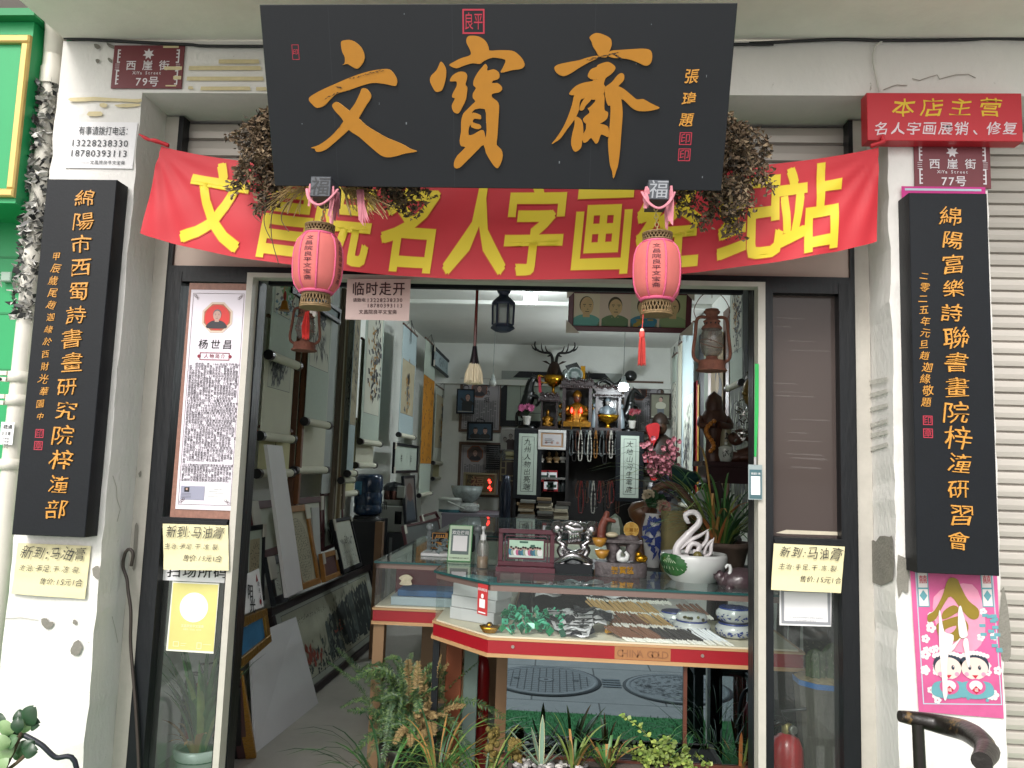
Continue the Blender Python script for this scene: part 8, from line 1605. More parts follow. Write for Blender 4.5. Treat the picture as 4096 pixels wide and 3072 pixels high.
t=thing('lotus_pot','white glazed pot painted with a green lotus leaf on the front counter','pot',c);b=MB();b.use(blw);b.lathe([(r*.66,0),(r*.70,.008),(r*.88,H*.3),(r,H*.65),(r*1.0,H*.9),(r*.97,H),(r*.93,H*.98),(r*.93,H*.8)],c,40);b.use(mat('dark_soil','#2d271f',.95));b.lathe([(r*.93,H*.85),(.001,H*.86)],c,30);b.build('pot_body',t)
b=MB();b.use(mat('lotus_leaf_glaze','#2c5a30',.2,var=.35,vs=9,coat=.4));n=14
prof=lambda f:next(((a[0]+(d[0]-a[0])*(f-a[1])/(d[1]-a[1]))for a,d in zip(((.70,.0),(.88,.3),(1.0,.65),(1.0,.9)),((.88,.3),(1.0,.65),(1.0,.9),(.97,1.01)))if a[1]<=f<=d[1]),1)
vs=[]
for i in range(n+1):
 f=.22+.78*i/n;wdt=.62*math.sqrt(max(0,1-((f-.62)/.42)**2))+.03*math.sin(i*3);a0=-2.55
 for j in range(9):a=a0+wdt*(j/4-1);rr_=r*prof(f)*1.008+.0005;vs.append(c+V((rr_*math.cos(a),rr_*math.sin(a),H*f)))
b.add(vs,[(i*9+j,i*9+j+1,(i+1)*9+j+1,(i+1)*9+j)for i in range(n)for j in range(8)],True);b.use(mat('pale_vein','#a5b59a',.3))
for k in range(7):a1=-2.55+(k-3)*.16;b.tube([c+V((r*prof(f)*1.012*math.cos(-2.55+(a1+2.55)*g),r*prof(f)*1.012*math.sin(-2.55+(a1+2.55)*g),H*f))for g,f in((0,.95),(.5,.72),(1,.45))],.0016,4)
b.build('lotus_leaf',t)
y=c.y-.02;pt=lambda u,v,d=0:P(*Q(2,2,u,v),y+d);sw=mat('white_glazed_swan','#d2ced0',.12,coat=.6);kk=.4973*y/FPX
t=thing('swan_figurine','white glazed swan figurine with arched neck standing in the lotus pot','figurine',pt(1560,1460));b=MB();b.use(sw)
b.tube(curve([pt(1500,1165),pt(1492,1130),pt(1530,1105),pt(1575,1110),pt(1605,1150),pt(1595,1200),pt(1545,1250),pt(1490,1310),pt(1435,1370),pt(1420,1430),pt(1450,1475),pt(1520,1470)],4),[18*kk]*4+[22*kk]*14+[26*kk]*8+[32*kk]*10+[34*kk]*9,12);b.tube([pt(1500,1160),pt(1510,1185),pt(1530,1190)],[22*kk,16*kk,6*kk],8)
b.tube(curve([pt(1450,1400),pt(1530,1330),pt(1610,1290),pt(1680,1240)],4),[22*kk,24*kk,27*kk,30*kk,32*kk,33*kk,33*kk,31*kk,28*kk,24*kk,18*kk,11*kk,3*kk],10,sq=.5);b.tube(curve([pt(1672,1250),pt(1660,1330),pt(1610,1390),pt(1560,1440)],4),[8*kk,22*kk]+[30*kk]*11,10,sq=.5);b.build('swan_body',t)
b=MB();b.use(sw);b.tube(curve([pt(1500,1430,-.02),pt(1540,1360,-.02),pt(1600,1370,-.02),pt(1590,1420,-.02),pt(1550,1420,-.02)],4),[20*kk]*17,10);b.tube(curve([pt(1640,1460),pt(1690,1440),pt(1700,1370),pt(1722,1305)],4),[26*kk]*9+[20*kk,15*kk,9*kk,3*kk],9,sq=.6);b.tube(curve([pt(1720,1320),pt(1665,1370),pt(1640,1440)],4),[6*kk]+[20*kk]*8,9,sq=.6);b.build('cygnet',t)
p=pt(1590,1455,-.05);b=MB();b.use(mat('green_stone_ball','#6d6638',.25,var=.3,vs=30));b.ball(p,36*kk,seg=16,rings=10);tag(b.build('stone_ball'),'olive green stone ball in the lotus pot before the swan','ball')
p=at(Q(2,3,1920,225));y=p.y+.10;pt=lambda u,v,d=0:P(*Q(2,3,u,v),y+d);kk=.4973*y/FPX;dk=mat('brown_clay_duck','#43353a',.3,var=.25,vs=14,bump=.4,bs=40,coat=.3)
t=thing('clay_duck','dark brown clay duck vessel at the right end of the front counter','vessel',(pt(1930,150).x,y,ZT+.009));b=MB();b.use(dk);c=pt(1935,150);b.lathe([(.3*160*kk,-88*kk),(.7*160*kk,-75*kk),(160*kk,-20*kk),(.9*150*kk,40*kk),(.5*150*kk,85*kk),(.2*150*kk,98*kk)],c,24,1.05,.85);b.tube(curve([pt(1830,170),pt(1770,120),pt(1745,85)],5),[60*kk]*4+[45*kk]*4+[34*kk]*3,12,caps=False);b.ball(pt(1845,222,-.06),32*kk);b.build('duck_body',t)
b=MB();b.use(blw);b.tube(curve([pt(1845,100,-.03),pt(1855,60,-.03),pt(1845,32,-.03),pt(1825,30,-.03),pt(1815,55,-.03)],4),[14*kk]*9+[11*kk]*6+[5*kk]*2,8);tag(b.build('tiny_swan'),'tiny white swan neck standing on the clay duck rim','figurine')
#================================================================== plants and the rest
g1,g2,g3,g4=mat('leaf_green','#3f6b33',.45,var=.3,vs=12),mat('leaf_green_dark','#26482a',.45,var=.3,vs=12),mat('leaf_yellow_green','#6f8040',.5,var=.25,vs=10),mat('leaf_dry_tip','#9a7440',.7,var=.2,vs=10)
soil=mat('dark_soil','#2d271f',.95)
def tuft(t,base,n,l0,l1,w,mts,droop=(.5,1.2),spread=1.0,face=None,name='leaves',lean_=.55):
 b=MB()
 for k in range(n):
  b.use(RNG.choice(mts));a=U(0,6.283)if face is None else RNG.gauss(face,.9);d=V((math.cos(a),math.sin(a),0));r=U(0,.03)*spread
  b.blade(V(base)+d*r,d,d*U(.1,lean_)+V((0,0,1)),U(l0,l1),w*U(.7,1.2),U(*droop))
 return b.build(name,t)
def plant(name,label,base,group=None,cat='plant'):return thing(name,label,cat,base,group)
def pot(t,c,r,h_,m,rim=1.08,soilz=.85):
 b=MB();b.use(m);b.lathe([(r*.72,0),(r*.95,h_*.8),(r*rim,h_*.86),(r*rim,h_),(r*.92,h_),(r*.9,h_*soilz)],c,24);b.use(soil);b.lathe([(r*.9,h_*soilz),(.001,h_*soilz+.004)],c,18);b.build('pot',t)
bf=V((-.70,3.86,.004));t=plant('asparagus_fern','feathery green fern with brown dead fronds at the foot of the second counter',bf);pot(t,bf,.11,.20,mat('dark_plastic_pot','#26231f',.6))
fg,fd=MB(),MB();fm_=[mat('fern_green','#3c5530',.6,var=.3,vs=14),mat('fern_light','#58703a',.6,var=.3,vs=14),g2];dm_=[mat('fern_brown','#77633c',.8,var=.2,vs=20),mat('fern_tan','#8d7850',.8)]
def frond(b,ms,p0,p1,sag,wid):
 m_=(p0+p1)/2+V((0,0,sag));pts=curve([p0,m_,p1],9);b.use(ms[0]);b.tube(pts,.0016,3,False);n=len(pts)
 for i in range(3,n):
  tn=(pts[i]-pts[i-1]).normalized();sd=tn.cross(V((0,-.5,1))).normalized();f=math.sin(math.pi*(i-1.5)/(n-.5))**.7
  for s_ in(-1,1):
   for q in range(5):b.use(RNG.choice(ms));c=pts[i-1]+(pts[i]-pts[i-1])*(q/5);l=.62*wid*f*U(.7,1.2);b.leaf(c,sd*s_+tn*.5+V((U(-.3,.3),U(-.3,.3),U(-.3,.2))),V((U(-.5,.5),-1,U(0,1))),l,l*.09)
for k in range(92):frond(fg,fm_,bf+V((U(-.07,.07),U(-.06,.06),.17)),bf+V((RNG.gauss(0,.145),U(-.20,.16),U(.08,.62))),U(.05,.20),U(.03,.055))
for k in range(24):frond(fd,dm_,bf+V((.06+U(-.05,.05),U(-.08,.0),.2)),bf+V((.12+RNG.gauss(0,.07),U(-.24,-.06),U(.16,.66))),U(.02,.1),U(.03,.05))
fg.build('fronds',t);fd.build('dead_fronds',t)
b0=V((-.74,3.60,.004));t=plant('spider_plant','dark green strap leaved grass clump on the floor in front of the fern',b0,'grassy plants by the counter');tuft(t,b0,34,.35,.62,.009,[g1,g2,g2],(1.0,1.9));tuft(t,b0,30,.15,.32,.006,[g4,dm_[0],stemm],(1.2,2.2),name='dead_leaves')
b0=V((-.47,3.40,.004));t=plant('spider_plant','yellow green grass plant in a white pot with black print before the counter',b0,'grassy plants by the counter');pot(t,b0,.085,.22,mat('white_print_pot','#b9bab8',.4));b=MB();b.use(ink);F=facade(b0.y-.085);[b.rect(F,b0.x-.03+.008*k,.06,b0.x-.025+.008*k,.06+U(.02,.07),.004)for k in range(6)];b.build('pot_print',t);tuft(t,b0+V((0,0,.19)),60,.22,.50,.0062,[g3,g1,g1,g4,g2],(.9,2.2),lean_=.9)
b0=V((-.27,3.30,.004));t=plant('spider_plant','yellow green grass plant in a dark pot beside the mirror',b0,'grassy plants by the counter');pot(t,b0,.075,.20,mat('dark_plastic_pot','#26231f',.6));tuft(t,b0+V((0,0,.18)),46,.22,.46,.0065,[g3,g1,g1,g2],(.9,2.2),lean_=.9)
p=PZ(*Q(1,3,1618,1640),.19);t=thing('monk_figurine','tiny pale seated monk figurine among the pots','figurine',p);b=MB();b.use(mat('pale_resin','#b39a72',.6));b.lathe([(.03,-.05),(.035,-.03),(.022,.0),(.012,.012)],p,14);b.ball(p+V((0,0,.032)),.024);[b.ball(p+V((s_*.04,-.01,-.01)),.013)for s_ in(-1,1)];b.build('figure',t)
t=thing('planter_trough','low dark planter trough of soil and stones under the mirror panel','planter',(.27,3.2,.004));b=MB();b.use(mat('dark_brick','#4b423c',.9,var=.2,vs=10));b.box(-.17,.735,3.17,3.19,.004,.325);b.box(-.17,.735,3.40,3.42,.004,.325);b.box(-.17,-.15,3.191,3.399,.004,.325);b.box(.715,.735,3.191,3.399,.004,.325);b.build('wall',t);b=MB();b.use(soil);b.box(-.149,.714,3.191,3.399,.2,.312);b.build('soil_bed',t)
b=MB();st_=[mat('grey_pebble','#9a9896',.8,var=.15,vs=20),mat('dark_pebble','#6f6d6c',.8),mat('pale_pebble','#b5b2ad',.8)]
for k in range(150):b.use(RNG.choice(st_));b.ball((U(-.14,.15),U(3.19,3.38),.318+U(0,.015)),U(.007,.016),U(.8,1.4),U(.8,1.2),.7,7,5)
o=b.build('gravel');tag(o,'grey pebbles spread in the planter beside the gold succulents','gravel',None,'stuff')
for i,(sx_,sy_,h_,lab)in enumerate(((1968,3040,.20,'taller mustard coloured cactus clump at the left end of the planter'),(2062,3055,.15,'shorter mustard coloured cactus clump left of the striped agave'))):
 p=PZ(sx_,sy_,.32);t=plant('cactus_clump',lab,p,'mustard cactus clumps','cactus');b=MB();b.use(mat('mustard_cactus','#6b5c2a',.8,var=.5,vs=60,bump=.8,bs=150))
 for k in range(26):b.ball(p+V((U(-.024,.024),U(-.02,.02),U(.0,h_*.62))),U(.010,.015),1,1,1.1,8,6)
 b.use(mat('cactus_tuft','#a08a48',.8))
 for k in range(200):a=V((U(-1,1),U(-1,.3),U(-.3,1))).normalized();c=p+V((U(-.024,.024),U(-.02,.02),U(.0,h_*.62)))+a*.012;b.leaf(c,a,V((0,0,1)),.008,.002)
 b.build('clump',t)
agv=mat('agave_grey_green','#6f8a78',.45,var=.1,vs=10);agc=mat('agave_cream_edge','#b5b893',.5)
p=PZ(2165,3072,.315);t=plant('striped_agave','agave with grey green leaves edged in cream at the planter',p);b=MB()
for a,l,ln in((2.7,.20,1.1),(2.2,.16,.5),(1.6,.21,.05),(.5,.12,.7),(-.8,.14,.9),(.0,.11,1.2),(3.6,.14,1.3)):d=V((math.cos(a),math.sin(a)*.5,0));b.use(agc);b.blade(p,d,d*ln+V((0,0,1)),l,.017,.05,6,.3);b.use(agv);b.blade(p+V((0,-.0035,.002)),d,d*ln+V((0,0,1)),l*.97,.011,.05,6,.3)
b.build('leaves',t)
for sx_,lab,ms in((2290,'low yellow green rosette plant with orange dry tips, right of the agave',[g3,g3,g4,g1]),(2430,'green rosette plant with dry tips in the middle of the planter',[g1,g3,g4]),(2960,'rosette plant with orange tipped leaves at the right door jamb',[g3,g4,mat('orange_dry_leaf','#a5673a',.6)])):
 p=PZ(sx_,3072,.315);t=plant('rosette_plant',lab,p,'rosette plants in the planter');tuft(t,p,22,.13,.24,.010,ms,(.3,1.1),lean_=1.0)
p0=PZ(2650,3072,.315);t=plant('creeping_plant','bright lime green small leaved creeper in the planter',p0);b,bs_=MB(),MB();lm=[mat('lime_leaf','#708a3a',.5,var=.25,vs=14),mat('lime_leaf_pale','#8f9f4c',.5,var=.2,vs=14),g3]
for k in range(46):
 e=p0+V((RNG.gauss(0,.12),U(-.06,.12),abs(RNG.gauss(.03,.06))));q=p0+V((U(-.12,.12),U(-.06,.1),0));pts=curve([q,(q+e)/2+V((0,0,.04)),e],5);bs_.use(g3);bs_.tube(pts,.0014,4,False)
 for c in pts[2:]:
  for j in range(3):b.use(RNG.choice(lm));a=V((U(-1,1),U(-1,.4),U(-.2,.8)));s_=U(.010,.019);b.leaf(c+V((U(-.012,.012),U(-.012,.012),U(-.01,.01))),a,V((U(-.4,.4),-.7,1)),s_*1.3,s_*.55)
bs_.build('stems',t);b.build('leaves',t)
p=PZ(2840,3050,.315)+V((0,.05,0));t=plant('sedge_grass','fine dark green sedge arching at the right end of the planter',p);tuft(t,p,150,.22,.52,.0026,[g2,g1,g2],(.8,2.0),2.0,lean_=1.2)
b0=V((P(2890,2240,4.0).x,4.0,ZT+.009));t=plant('orchid_plant','big potted orchid with long arching leaves behind the swan pot',b0);pot(t,b0,.13,.16,mat('brown_rough_pot','#4e4038',.8,var=.3,vs=12));tuft(t,b0+V((0,0,.14)),95,.25,.60,.0085,[g2,g1,g2,g1,g3],(1.2,2.6),1.6,lean_=1.1);tuft(t,b0+V((-.05,-.02,.14)),16,.6,.95,.009,[g1,g3,g1,g4],(1.8,2.6),1,math.pi+.2,'long_leaves',.5);tuft(t,b0+V((-.05,-.06,.14)),8,.25,.45,.012,[mat('orange_dry_leaf','#a5673a',.6),g4],(1.4,2.2),1,math.pi+.6,'dry_leaves')
rk=mat('grey_rock','#5b5556',.8,var=.35,vs=10,bump=1,bs=30);p=PZ(2935,2260,ZT+.01);b=MB();b.use(rk);
for k in range(9):b.ball(p+V((U(-.06,.06),U(.10,.18),U(.02,.14))),U(.04,.06),1,.8,1,7,5)
tag(b.build('scholar_rock'),'rough grey rock beside the orchid behind the clay duck','rock')
Ys=4.7;F=facade(Ys);(xa,zt)=F.hit(*Q(2,2,1630,690));xb=1.50;t=thing('carved_stand','tall dark carved rosewood stand by the right wall','stand',((xa+xb)/2,Ys,.004));b=MB();b.use(mat('deep_rosewood','#2a1418',.3,var=.2,vs=14,coat=.3));b.box(xa,xb,Ys,Ys+.35,zt-.03,zt);b.box(xa+.03,xb,Ys+.02,Ys+.33,zt-.13,zt-.0305);b.build('top',t)
for x,y in((xa+.12,Ys+.05),(xb-.08,Ys+.05),(xa+.12,Ys+.3),(xb-.08,Ys+.3)):b=MB();b.use(mat('deep_rosewood','#2a1418'));b.tube(curve([(x-.05,y,zt-.13),(x+.04,y,zt-.45),(x,y,zt-.9),(x-.02,y,.004)],5),[.05]*4+[.04]*6+[.035]*6,8);b.build('leg',t)
cp=lambda u,v,d=.15:P(*Q(2,2,u,v),Ys+d);kk=.4973*(Ys+.15)/FPX;c=V((cp(1802,680).x,Ys+.10,zt));pg_=mat('pale_porcelain_cup','#b5bab4',.2,coat=.4)
t=thing('lidded_teacup','white lidded teacup with painted bamboo on the carved stand','teacup',c);b=MB();b.use(pg_);b.lathe([(34*kk,0),(44*kk,10*kk),(55*kk,50*kk),(54*kk,100*kk)],c,24);b.use(ink);strokes(b,facade(c.y-56*kk),c.x-40*kk,c.z+40*kk,c.x+30*kk,c.z+90*kk,26,22*kk,3*kk,[ink],-.9);b.build('cup',t);b=MB();b.use(pg_);b.lathe([(58*kk,101*kk),(56*kk,112*kk),(25*kk,126*kk),(8*kk,130*kk)],c,24);b.ball(c+V((0,0,142*kk)),15*kk);b.build('lid',t);b=MB();b.use(pg_);b.tube(curve([c+V((52*kk,0,85*kk)),c+V((82*kk,0,80*kk)),c+V((78*kk,0,40*kk)),c+V((50*kk,0,25*kk))],4),7*kk,7);b.build('handle',t)
c=V((cp(1845,680).x,Ys+.24,zt));t=thing('bamboo_vase','tall cream vase painted with bamboo behind the teacup','vase',c);b=MB();b.use(mat('cream_vase','#8f8a72',.3,var=.1,vs=8));b.lathe([(44*kk,0),(52*kk,60*kk),(46*kk,200*kk),(38*kk,270*kk),(46*kk,300*kk),(40*kk,295*kk)],c,22);b.use(ink);strokes(b,facade(c.y-52*kk),c.x-20*kk,c.z+170*kk,c.x+30*kk,c.z+240*kk,22,26*kk,4*kk,[ink],-1.2);b.build('vase_body',t);b=MB();b.use(g2);[b.leaf(c+V((0,0,295*kk)),V((math.cos(a),math.sin(a),.4)),V((0,0,1)),60*kk,22*kk)for a in(0,1.1,2.2,3.3,4.4,5.5)];b.build('rosette',t)
c=V((cp(1755,560).x,Ys+.28,zt));H=cp(1755,115).z-zt;bw=mat('brown_carved_figure','#4a2a1e',.45,var=.3,vs=12,bump=.4,bs=30);t=thing('hooded_statue','brown wooden hooded monk statue holding orange beads on the carved stand','statue',c);b=MB();b.use(bw);b.lathe([(.05,0),(.055,H*.1),(.05,H*.3),(.085,H*.52),(.09,H*.62),(.055,H*.74),(.045,H*.78)],c,18,1,.8);b.lathe([(.055,H*.72),(.058,H*.82),(.046,H*.92),(.004,H)],c,14);b.use(mat('brown_carved_face','#4b3020'));b.ball(c+V((0,-.03,H*.84)),.035,.85,.8,1.2);b.use(bw)
for s_ in(-1,1):b.tube(curve([c+V((s_*.08,0,H*.62)),c+V((s_*.09,-.05,H*.5)),c+V((s_*.01,-.09,H*.52))],4),.022,8)
b.build('figure',t);b=MB();b.use(mat('orange_bead','#b8742a',.4));[b.ball(c+V((-.02-.035*math.sin(k*.5)-.004*k,-.10,H*.56-.017*k)),.015,seg=8,rings=6)for k in range(12)];b.build('bead_string',t)
c=V((cp(1970,680).x,Ys+.12,zt));b=MB();b.use(bw);b.tube(curve([c+V((-.10,0,.02)),c+V((.02,0,.06)),c+V((.06,0,.13)),c+V((-.02,0,.17)),c+V((-.07,0,.14)),c+V((-.10,0,.17))],5),[.03,.035,.04,.042,.042,.04,.04,.038,.036,.034,.034,.033,.032,.032,.034,.038,.042,.045,.045,.044,.042,.036,.03,.024,.02,.012],9);b.tube(curve([c+V((-.04,.02,.03)),c+V((.08,.02,.02)),c+V((.11,.02,.1)),c+V((.06,.02,.2))],4),[.025]*8+[.015]*5,7);b.ball(c+V((0,0,.03)),.05,1.6,1,.6);tag(b.build('root_dragon'),'coiled brown root dragon carving at the right end of the stand','carving')
F=facade(4.55);t=thing('tinsel_mask','gilded mask with silver tinsel hanging by the right jamb','mask',P(*Q(2,2,2015,250),4.55));b=MB();b.use(mat('gilt_mask','#7d6633',.35,metal=.4));c=P(*Q(2,2,2030,140),4.55);b.ball(c,.07,.8,.6,1.3);b.ball(c+V((-.05,-.03,-.01)),.016);b.build('face',t);b=MB();b.use(mat('silver_tinsel','#9a9a98',.15,metal=.9));
for k in range(150):q=P(*Q(2,2,U(1900,2045),U(200,520)),4.62+U(0,.1))if k<110 else P(*Q(2,2,U(1995,2045),U(-60,60)),4.6);b.leaf(q,V((U(-1,1),U(-1,1),U(-1,1))),V((U(-1,1),-1,0)),U(.02,.05),.005)
b.build('tinsel',t)
def ons(u,v,Y=None,z=.82):return V((P(2300+u*.3526,1700+v*.3526,Y).x,Y,z))
qk=lambda u,v,Y:P(2300+u*.3526,1700+v*.3526,Y)
shf=thing('back_shelf','low dark shelf behind the front counter carrying the canvas bag','shelf',(.6,4.5,.004));b=MB();b.use(black_wood);b.box(-.18,1.5,4.15,4.68,.99,1.02);b.build('top',shf)
for x in(-.15,1.45):b=MB();b.use(black_wood);b.box(x-.03,x+.03,4.2,4.6,.004,.99);b.build('side_panel',shf)
zB=1.021;Yb2=4.25;xa,xb,zt=qk(985,1430,Yb2).x,qk(1255,1430,Yb2).x,qk(1100,975,Yb2).z;t=thing('canvas_bag','olive canvas bag standing open behind the lotus pot','bag',((xa+xb)/2,Yb2,zB));b=MB();b.use(mat('olive_canvas','#7f7650',.85,var=.15,vs=10,bump=.5,bs=30));n=12;vs=[]
for i in range(n+1):
 for j in range(24):a=2*math.pi*j/24;w_=(xb-xa)/2*(1+.03*math.sin(i*1.9+a*2));cs,sn=math.cos(a),math.sin(a);e=2/5;vs.append(((xa+xb)/2+w_*math.copysign(abs(cs)**e,cs),Yb2+.09*math.copysign(abs(sn)**e,sn),zB+(zt-zB)*i/n+(.008*math.sin(a*3)if i==n else 0)))
b.add(vs,[(i*24+j,i*24+(j+1)%24,(i+1)*24+(j+1)%24,(i+1)*24+j)for i in range(n)for j in range(24)],True);b.build('bag_body',t)
c=ons(890,1190,4.4,zB);k4=.3526*4.4/FPX;t=thing('blue_white_vase','blue and white vase of pale roses left of the canvas bag','vase',c);b=MB();b.use(blw);hV=qk(890,1000,4.4).z-zB;b.lathe([(.035,0),(.05,hV*.3),(.065,hV*.7),(.045,hV*.95),(.05,hV)],c,24);b.use(blu);strokes(b,facade(c.y-.066),c.x-.04,c.z+hV*.3,c.x+.035,c.z+hV*.85,40,.05,.012,[blu]);b.build('vase_body',t);b=MB();rz=[mat('cream_rose','#b3a890',.7),mat('pink_rose','#b57a76',.7),g2]
for k in range(9):
 q=c+V((U(-.07,.07),U(-.04,.03),hV+U(.0,.10)));m_=rz[k%3]
 for j in range(14):b.use(m_);b.leaf(q,V((U(-1,1),U(-1,.5),U(-.5,1))),V((U(-1,1),-1,U(-1,1))),.04,.02)
b.build('roses',t)
c=ons(765,1060,4.5,zB);H=qk(765,855,4.5).z-zB;lath('round_carving','smooth brown wooden head on a neck beside the rose vase','carving',c,[(.05,0),(.04,H*.3),(.05,H*.5),(.04,H*.62),(.075,H*.74),(.085,H*.85),(.06,H*.96),(.001,H)],mat('brown_polished_wood','#5b3d27',.35,var=.2,vs=10))
c=PZ(2300+845*.3526,1700+1310*.3526,ZT+.01);lath('label_jar','small glass jar with a pale label behind the treasure ornament','jar',c+V((0,.12,0)),[(.04,0),(.042,.075),(.038,.08),(.038,.10),(.001,.10)],mat('beige_jar','#8a7f6c',.3));c=PZ(2300+915*.3526,1700+1425*.3526,ZT+.01);b=MB();b.use(mat('mandarin_peel','#c4501d',.45,bump=.3,bs=200));b.ball(c+V((0,.02,.028)),.032,1,1,.88,18,12);tag(b.build('mandarin'),'single orange mandarin on the glass left of the lotus pot','fruit')
c=ons(1440,1100,4.55,zB);H=qk(1480,735,4.55).z-zB;b=MB();seated(b,c,H,mat('grey_marble','#8f9492',.4,var=.15,vs=10),mat('grey_marble','#8f9492'));tag(b.build('marble_statue'),'pale grey marble seated statue half hidden by orchid leaves','statue');c=ons(1180,640,4.9,zB);b=MB();b.use(mat('dark_teal_shade','#173a3a',.3));b.lathe([(.11,0),(.09,.03),(.04,.10),(.02,.13)],qk(1175,640,4.9),22,axis=(1,-.5,.3));b.use(cable_m);b.tube([qk(1175,640,4.9)+V((.1,0,.02)),qk(1300,800,4.9),(qk(1300,800,4.9).x,4.6,zB)],.008,6);tag(b.build('desk_lamp'),'dark teal desk lamp shade tilted behind the canvas bag','lamp')
b=MB();b.use(mat('brown_wicker','#5b4032',.7,var=.3,vs=30,bump=.6,bs=50));q=qk(1120,960,4.42);b.tube(curve([q+V((-.16,0,-.02)),q+V((-.09,0,.12)),q+V((.02,0,.12)),q+V((.12,0,.0))],6),.022,8);b.lathe([(.10,zB),(.17,zB+.08),(.18,q.z-.03),(.16,q.z-.04)],(q.x,4.44,0),22,1,.5);tag(b.build('wicker_basket'),'brown wicker basket with arched handle behind the canvas bag','basket');c=V((.95,3.75,.004))
for x0,x1,z1,mt,lab in((-.52,-.44,.70,mat('rust_orange_board','#7a3f22',.7),'rust orange'),(-.43,-.36,.72,mat('grey_green_board','#5f706a',.7),'grey green')):cube('leaning_board',lab+' board standing under the left end of the front counter','board',x0,x1,3.90,3.92,.004,z1,mt,'boards under the front counter')
def extinguisher(label,c,r,H,lab):
 rd=mat('extinguisher_red','#a31f24',.3,coat=.3);t=thing('fire_extinguisher',label,'fire extinguisher',c,'red fire extinguishers');c=V(c);b=MB();b.use(rd);b.lathe([(r*.9,0),(r,.01),(r,H*.72),(r*.96,H*.79),(r*.75,H*.86),(r*.3,H*.90)],c,28);b.lathe([(r*1.004,H*.66),(r*1.012,H*.665),(r*1.004,H*.67)],c,28);b.build('cylinder',t);b=MB();b.use(mat('dull_brass','#7d7045',.4,metal=.6));b.lathe([(r*.3,H*.90),(r*.32,H*.97),(.001,H*.98)],c,14);b.build('valve',t);b=MB();b.use(mat('gauge_steel','#7f7c76',.35,metal=.7));b.lathe([(r*.26,0),(r*.26,.012),(r*.2,.014),(.001,.013)],c+V((r*.25,-r*.35,H*.94)),16,axis=(.2,-1,.1));b.build('gauge',t);b=MB();b.use(knob);b.tube(curve([c+V((0,0,H*.96)),c+V((-r*.6,-r*.2,H*.98)),c+V((-r*1.2,0,H*.86)),c+V((-r*1.25,.0,H*.4))],5),.009,7);b.tube([c+V((0,0,H*.98)),c+V((-r*.3,0,H*1.06)),c+V((r*1.2,.0,H*1.09))],.006,5);b.build('hose',t)
 if lab:
  b=MB();b.use(mat('extinguisher_label','#b9404a',.4));wl=lambda a,z,o=.001:c+V(((r+o)*math.cos(a),(r+o)*math.sin(a),z));A0,A1=4.45,5.6
  b.use(paper_white);N_=10
  for z0,z1,i0,i1 in((H*.55,H*.553,0,N_),(H*.44,H*.475,0,N_),(H*.40,H*.404,1,8),(H*.38,H*.384,1,9),(H*.30,H*.36,1,3),(H*.30,H*.36,4,6)):b.add(sum([[wl(A0+(A1-A0)*i/N_,z0),wl(A0+(A1-A0)*i/N_,z1)]for i in range(i0,i1+1)],[]),[(2*i,2*i+2,2*i+3,2*i+1)for i in range(i1-i0)])
  b.use(redl);glyphs('MFZ/ABC4',.03)
  for i,ch in enumerate('MFZ/ABC4'):gv,gf=GL[(ch,.03)];b.add([wl(A0+.12+.085*i+p_[0]*.085,H*.457+(p_[1]-.36)*.02,.0016)for p_ in gv],gf)
  b.build('label',t)
 return t
zr=PZ(0,0,1)
p=P(*Q(3,3,303,1400),3.22);extinguisher('red fire extinguisher with a white label behind the right window',(p.x,3.22,.10),122*.4973*3.22/FPX,P(*Q(3,3,303,1270),3.22).z-.10,True);p=P(*Q(0,3,1625,1000),3.5);extinguisher('red fire extinguisher behind the left window among the leaves',(p.x,3.5,.12),.062,P(*Q(0,3,1620,880),3.5).z-.12,False);extinguisher('red fire extinguisher standing in the dark under the front counter',(P(1928,2700,4.1).x,4.1,.004),.04,.64,False)
t=thing('plinth','low grey plinth behind the right window under the extinguisher','plinth',(.95,3.25,.004));b=MB();b.use(floor_m);b.box(.74,1.16,3.08,3.5,.004,.099);b.build('block',t);t=thing('plinth','low grey plinth behind the left window under the leafy pot','plinth',(-1.4,3.35,.004));b=MB();b.use(floor_m);b.box(-1.62,-1.27,3.07,3.58,.004,.119);b.build('block',t)
c=V((P(*Q(0,3,1600,1600),3.26).x,3.26,.12));zp=P(*Q(0,3,1600,1560),3.15).z;t=plant('amaryllis_plant','broad leaved strap plant in a white pot with green bands behind the left window',c);pot(t,c,.095,zp-.12,mat('white_glazed_pot','#b5bcb8',.25));b=MB();b.use(mat('green_band','#3f5f50',.4));[b.lathe([(.098+q,zz),(.1+q,zz+.004),(.098+q,zz+.008)],(c.x,c.y,zp),26)for zz,q in((-.03,.002),(-.045,-.002))];b.build('pot_bands',t);tuft(t,V((c.x,c.y,zp-.02)),58,.22,.50,.016,[g1,g3,g1,g2],(.15,.8),1.2,lean_=.34);tuft(t,V((c.x,c.y-.04,zp-.02)),7,.14,.24,.014,[g4,g3],(1.0,1.8),1,name='dry_leaves')
c=V((P(*Q(3,3,600,1100),3.28).x,3.28,.004));zc=P(*Q(3,3,600,985),3.2).z;t=plant('barrel_cactus','spiny columnar cactus in a weathered wooden tub tied with blue tape',c,None,'cactus');b=MB();b.use(mat('weathered_wood','#4a463f',.85,var=.4,vs=12,stretch=(3,3,.3),bump=.5,bs=30));b.lathe([(.085,0),(.09,zc*.5),(.115,zc)],c,9,smooth=False);b.build('tub',t);b=MB();b.use(mat('blue_tape','#2a5f9c',.5));[b.lathe([(r0,z0),(r0+.0015,z0+.02)],c,9,smooth=False)for r0,z0 in((.116,zc-.021),(.108,zc-.10))];b.build('tape_band',t);b=MB();b.use(mat('tan_gravel','#8f7f60',.9,var=.4,vs=60));b.lathe([(.114,zc),(.001,zc+.01)],c,9);b.build('gravel',t)
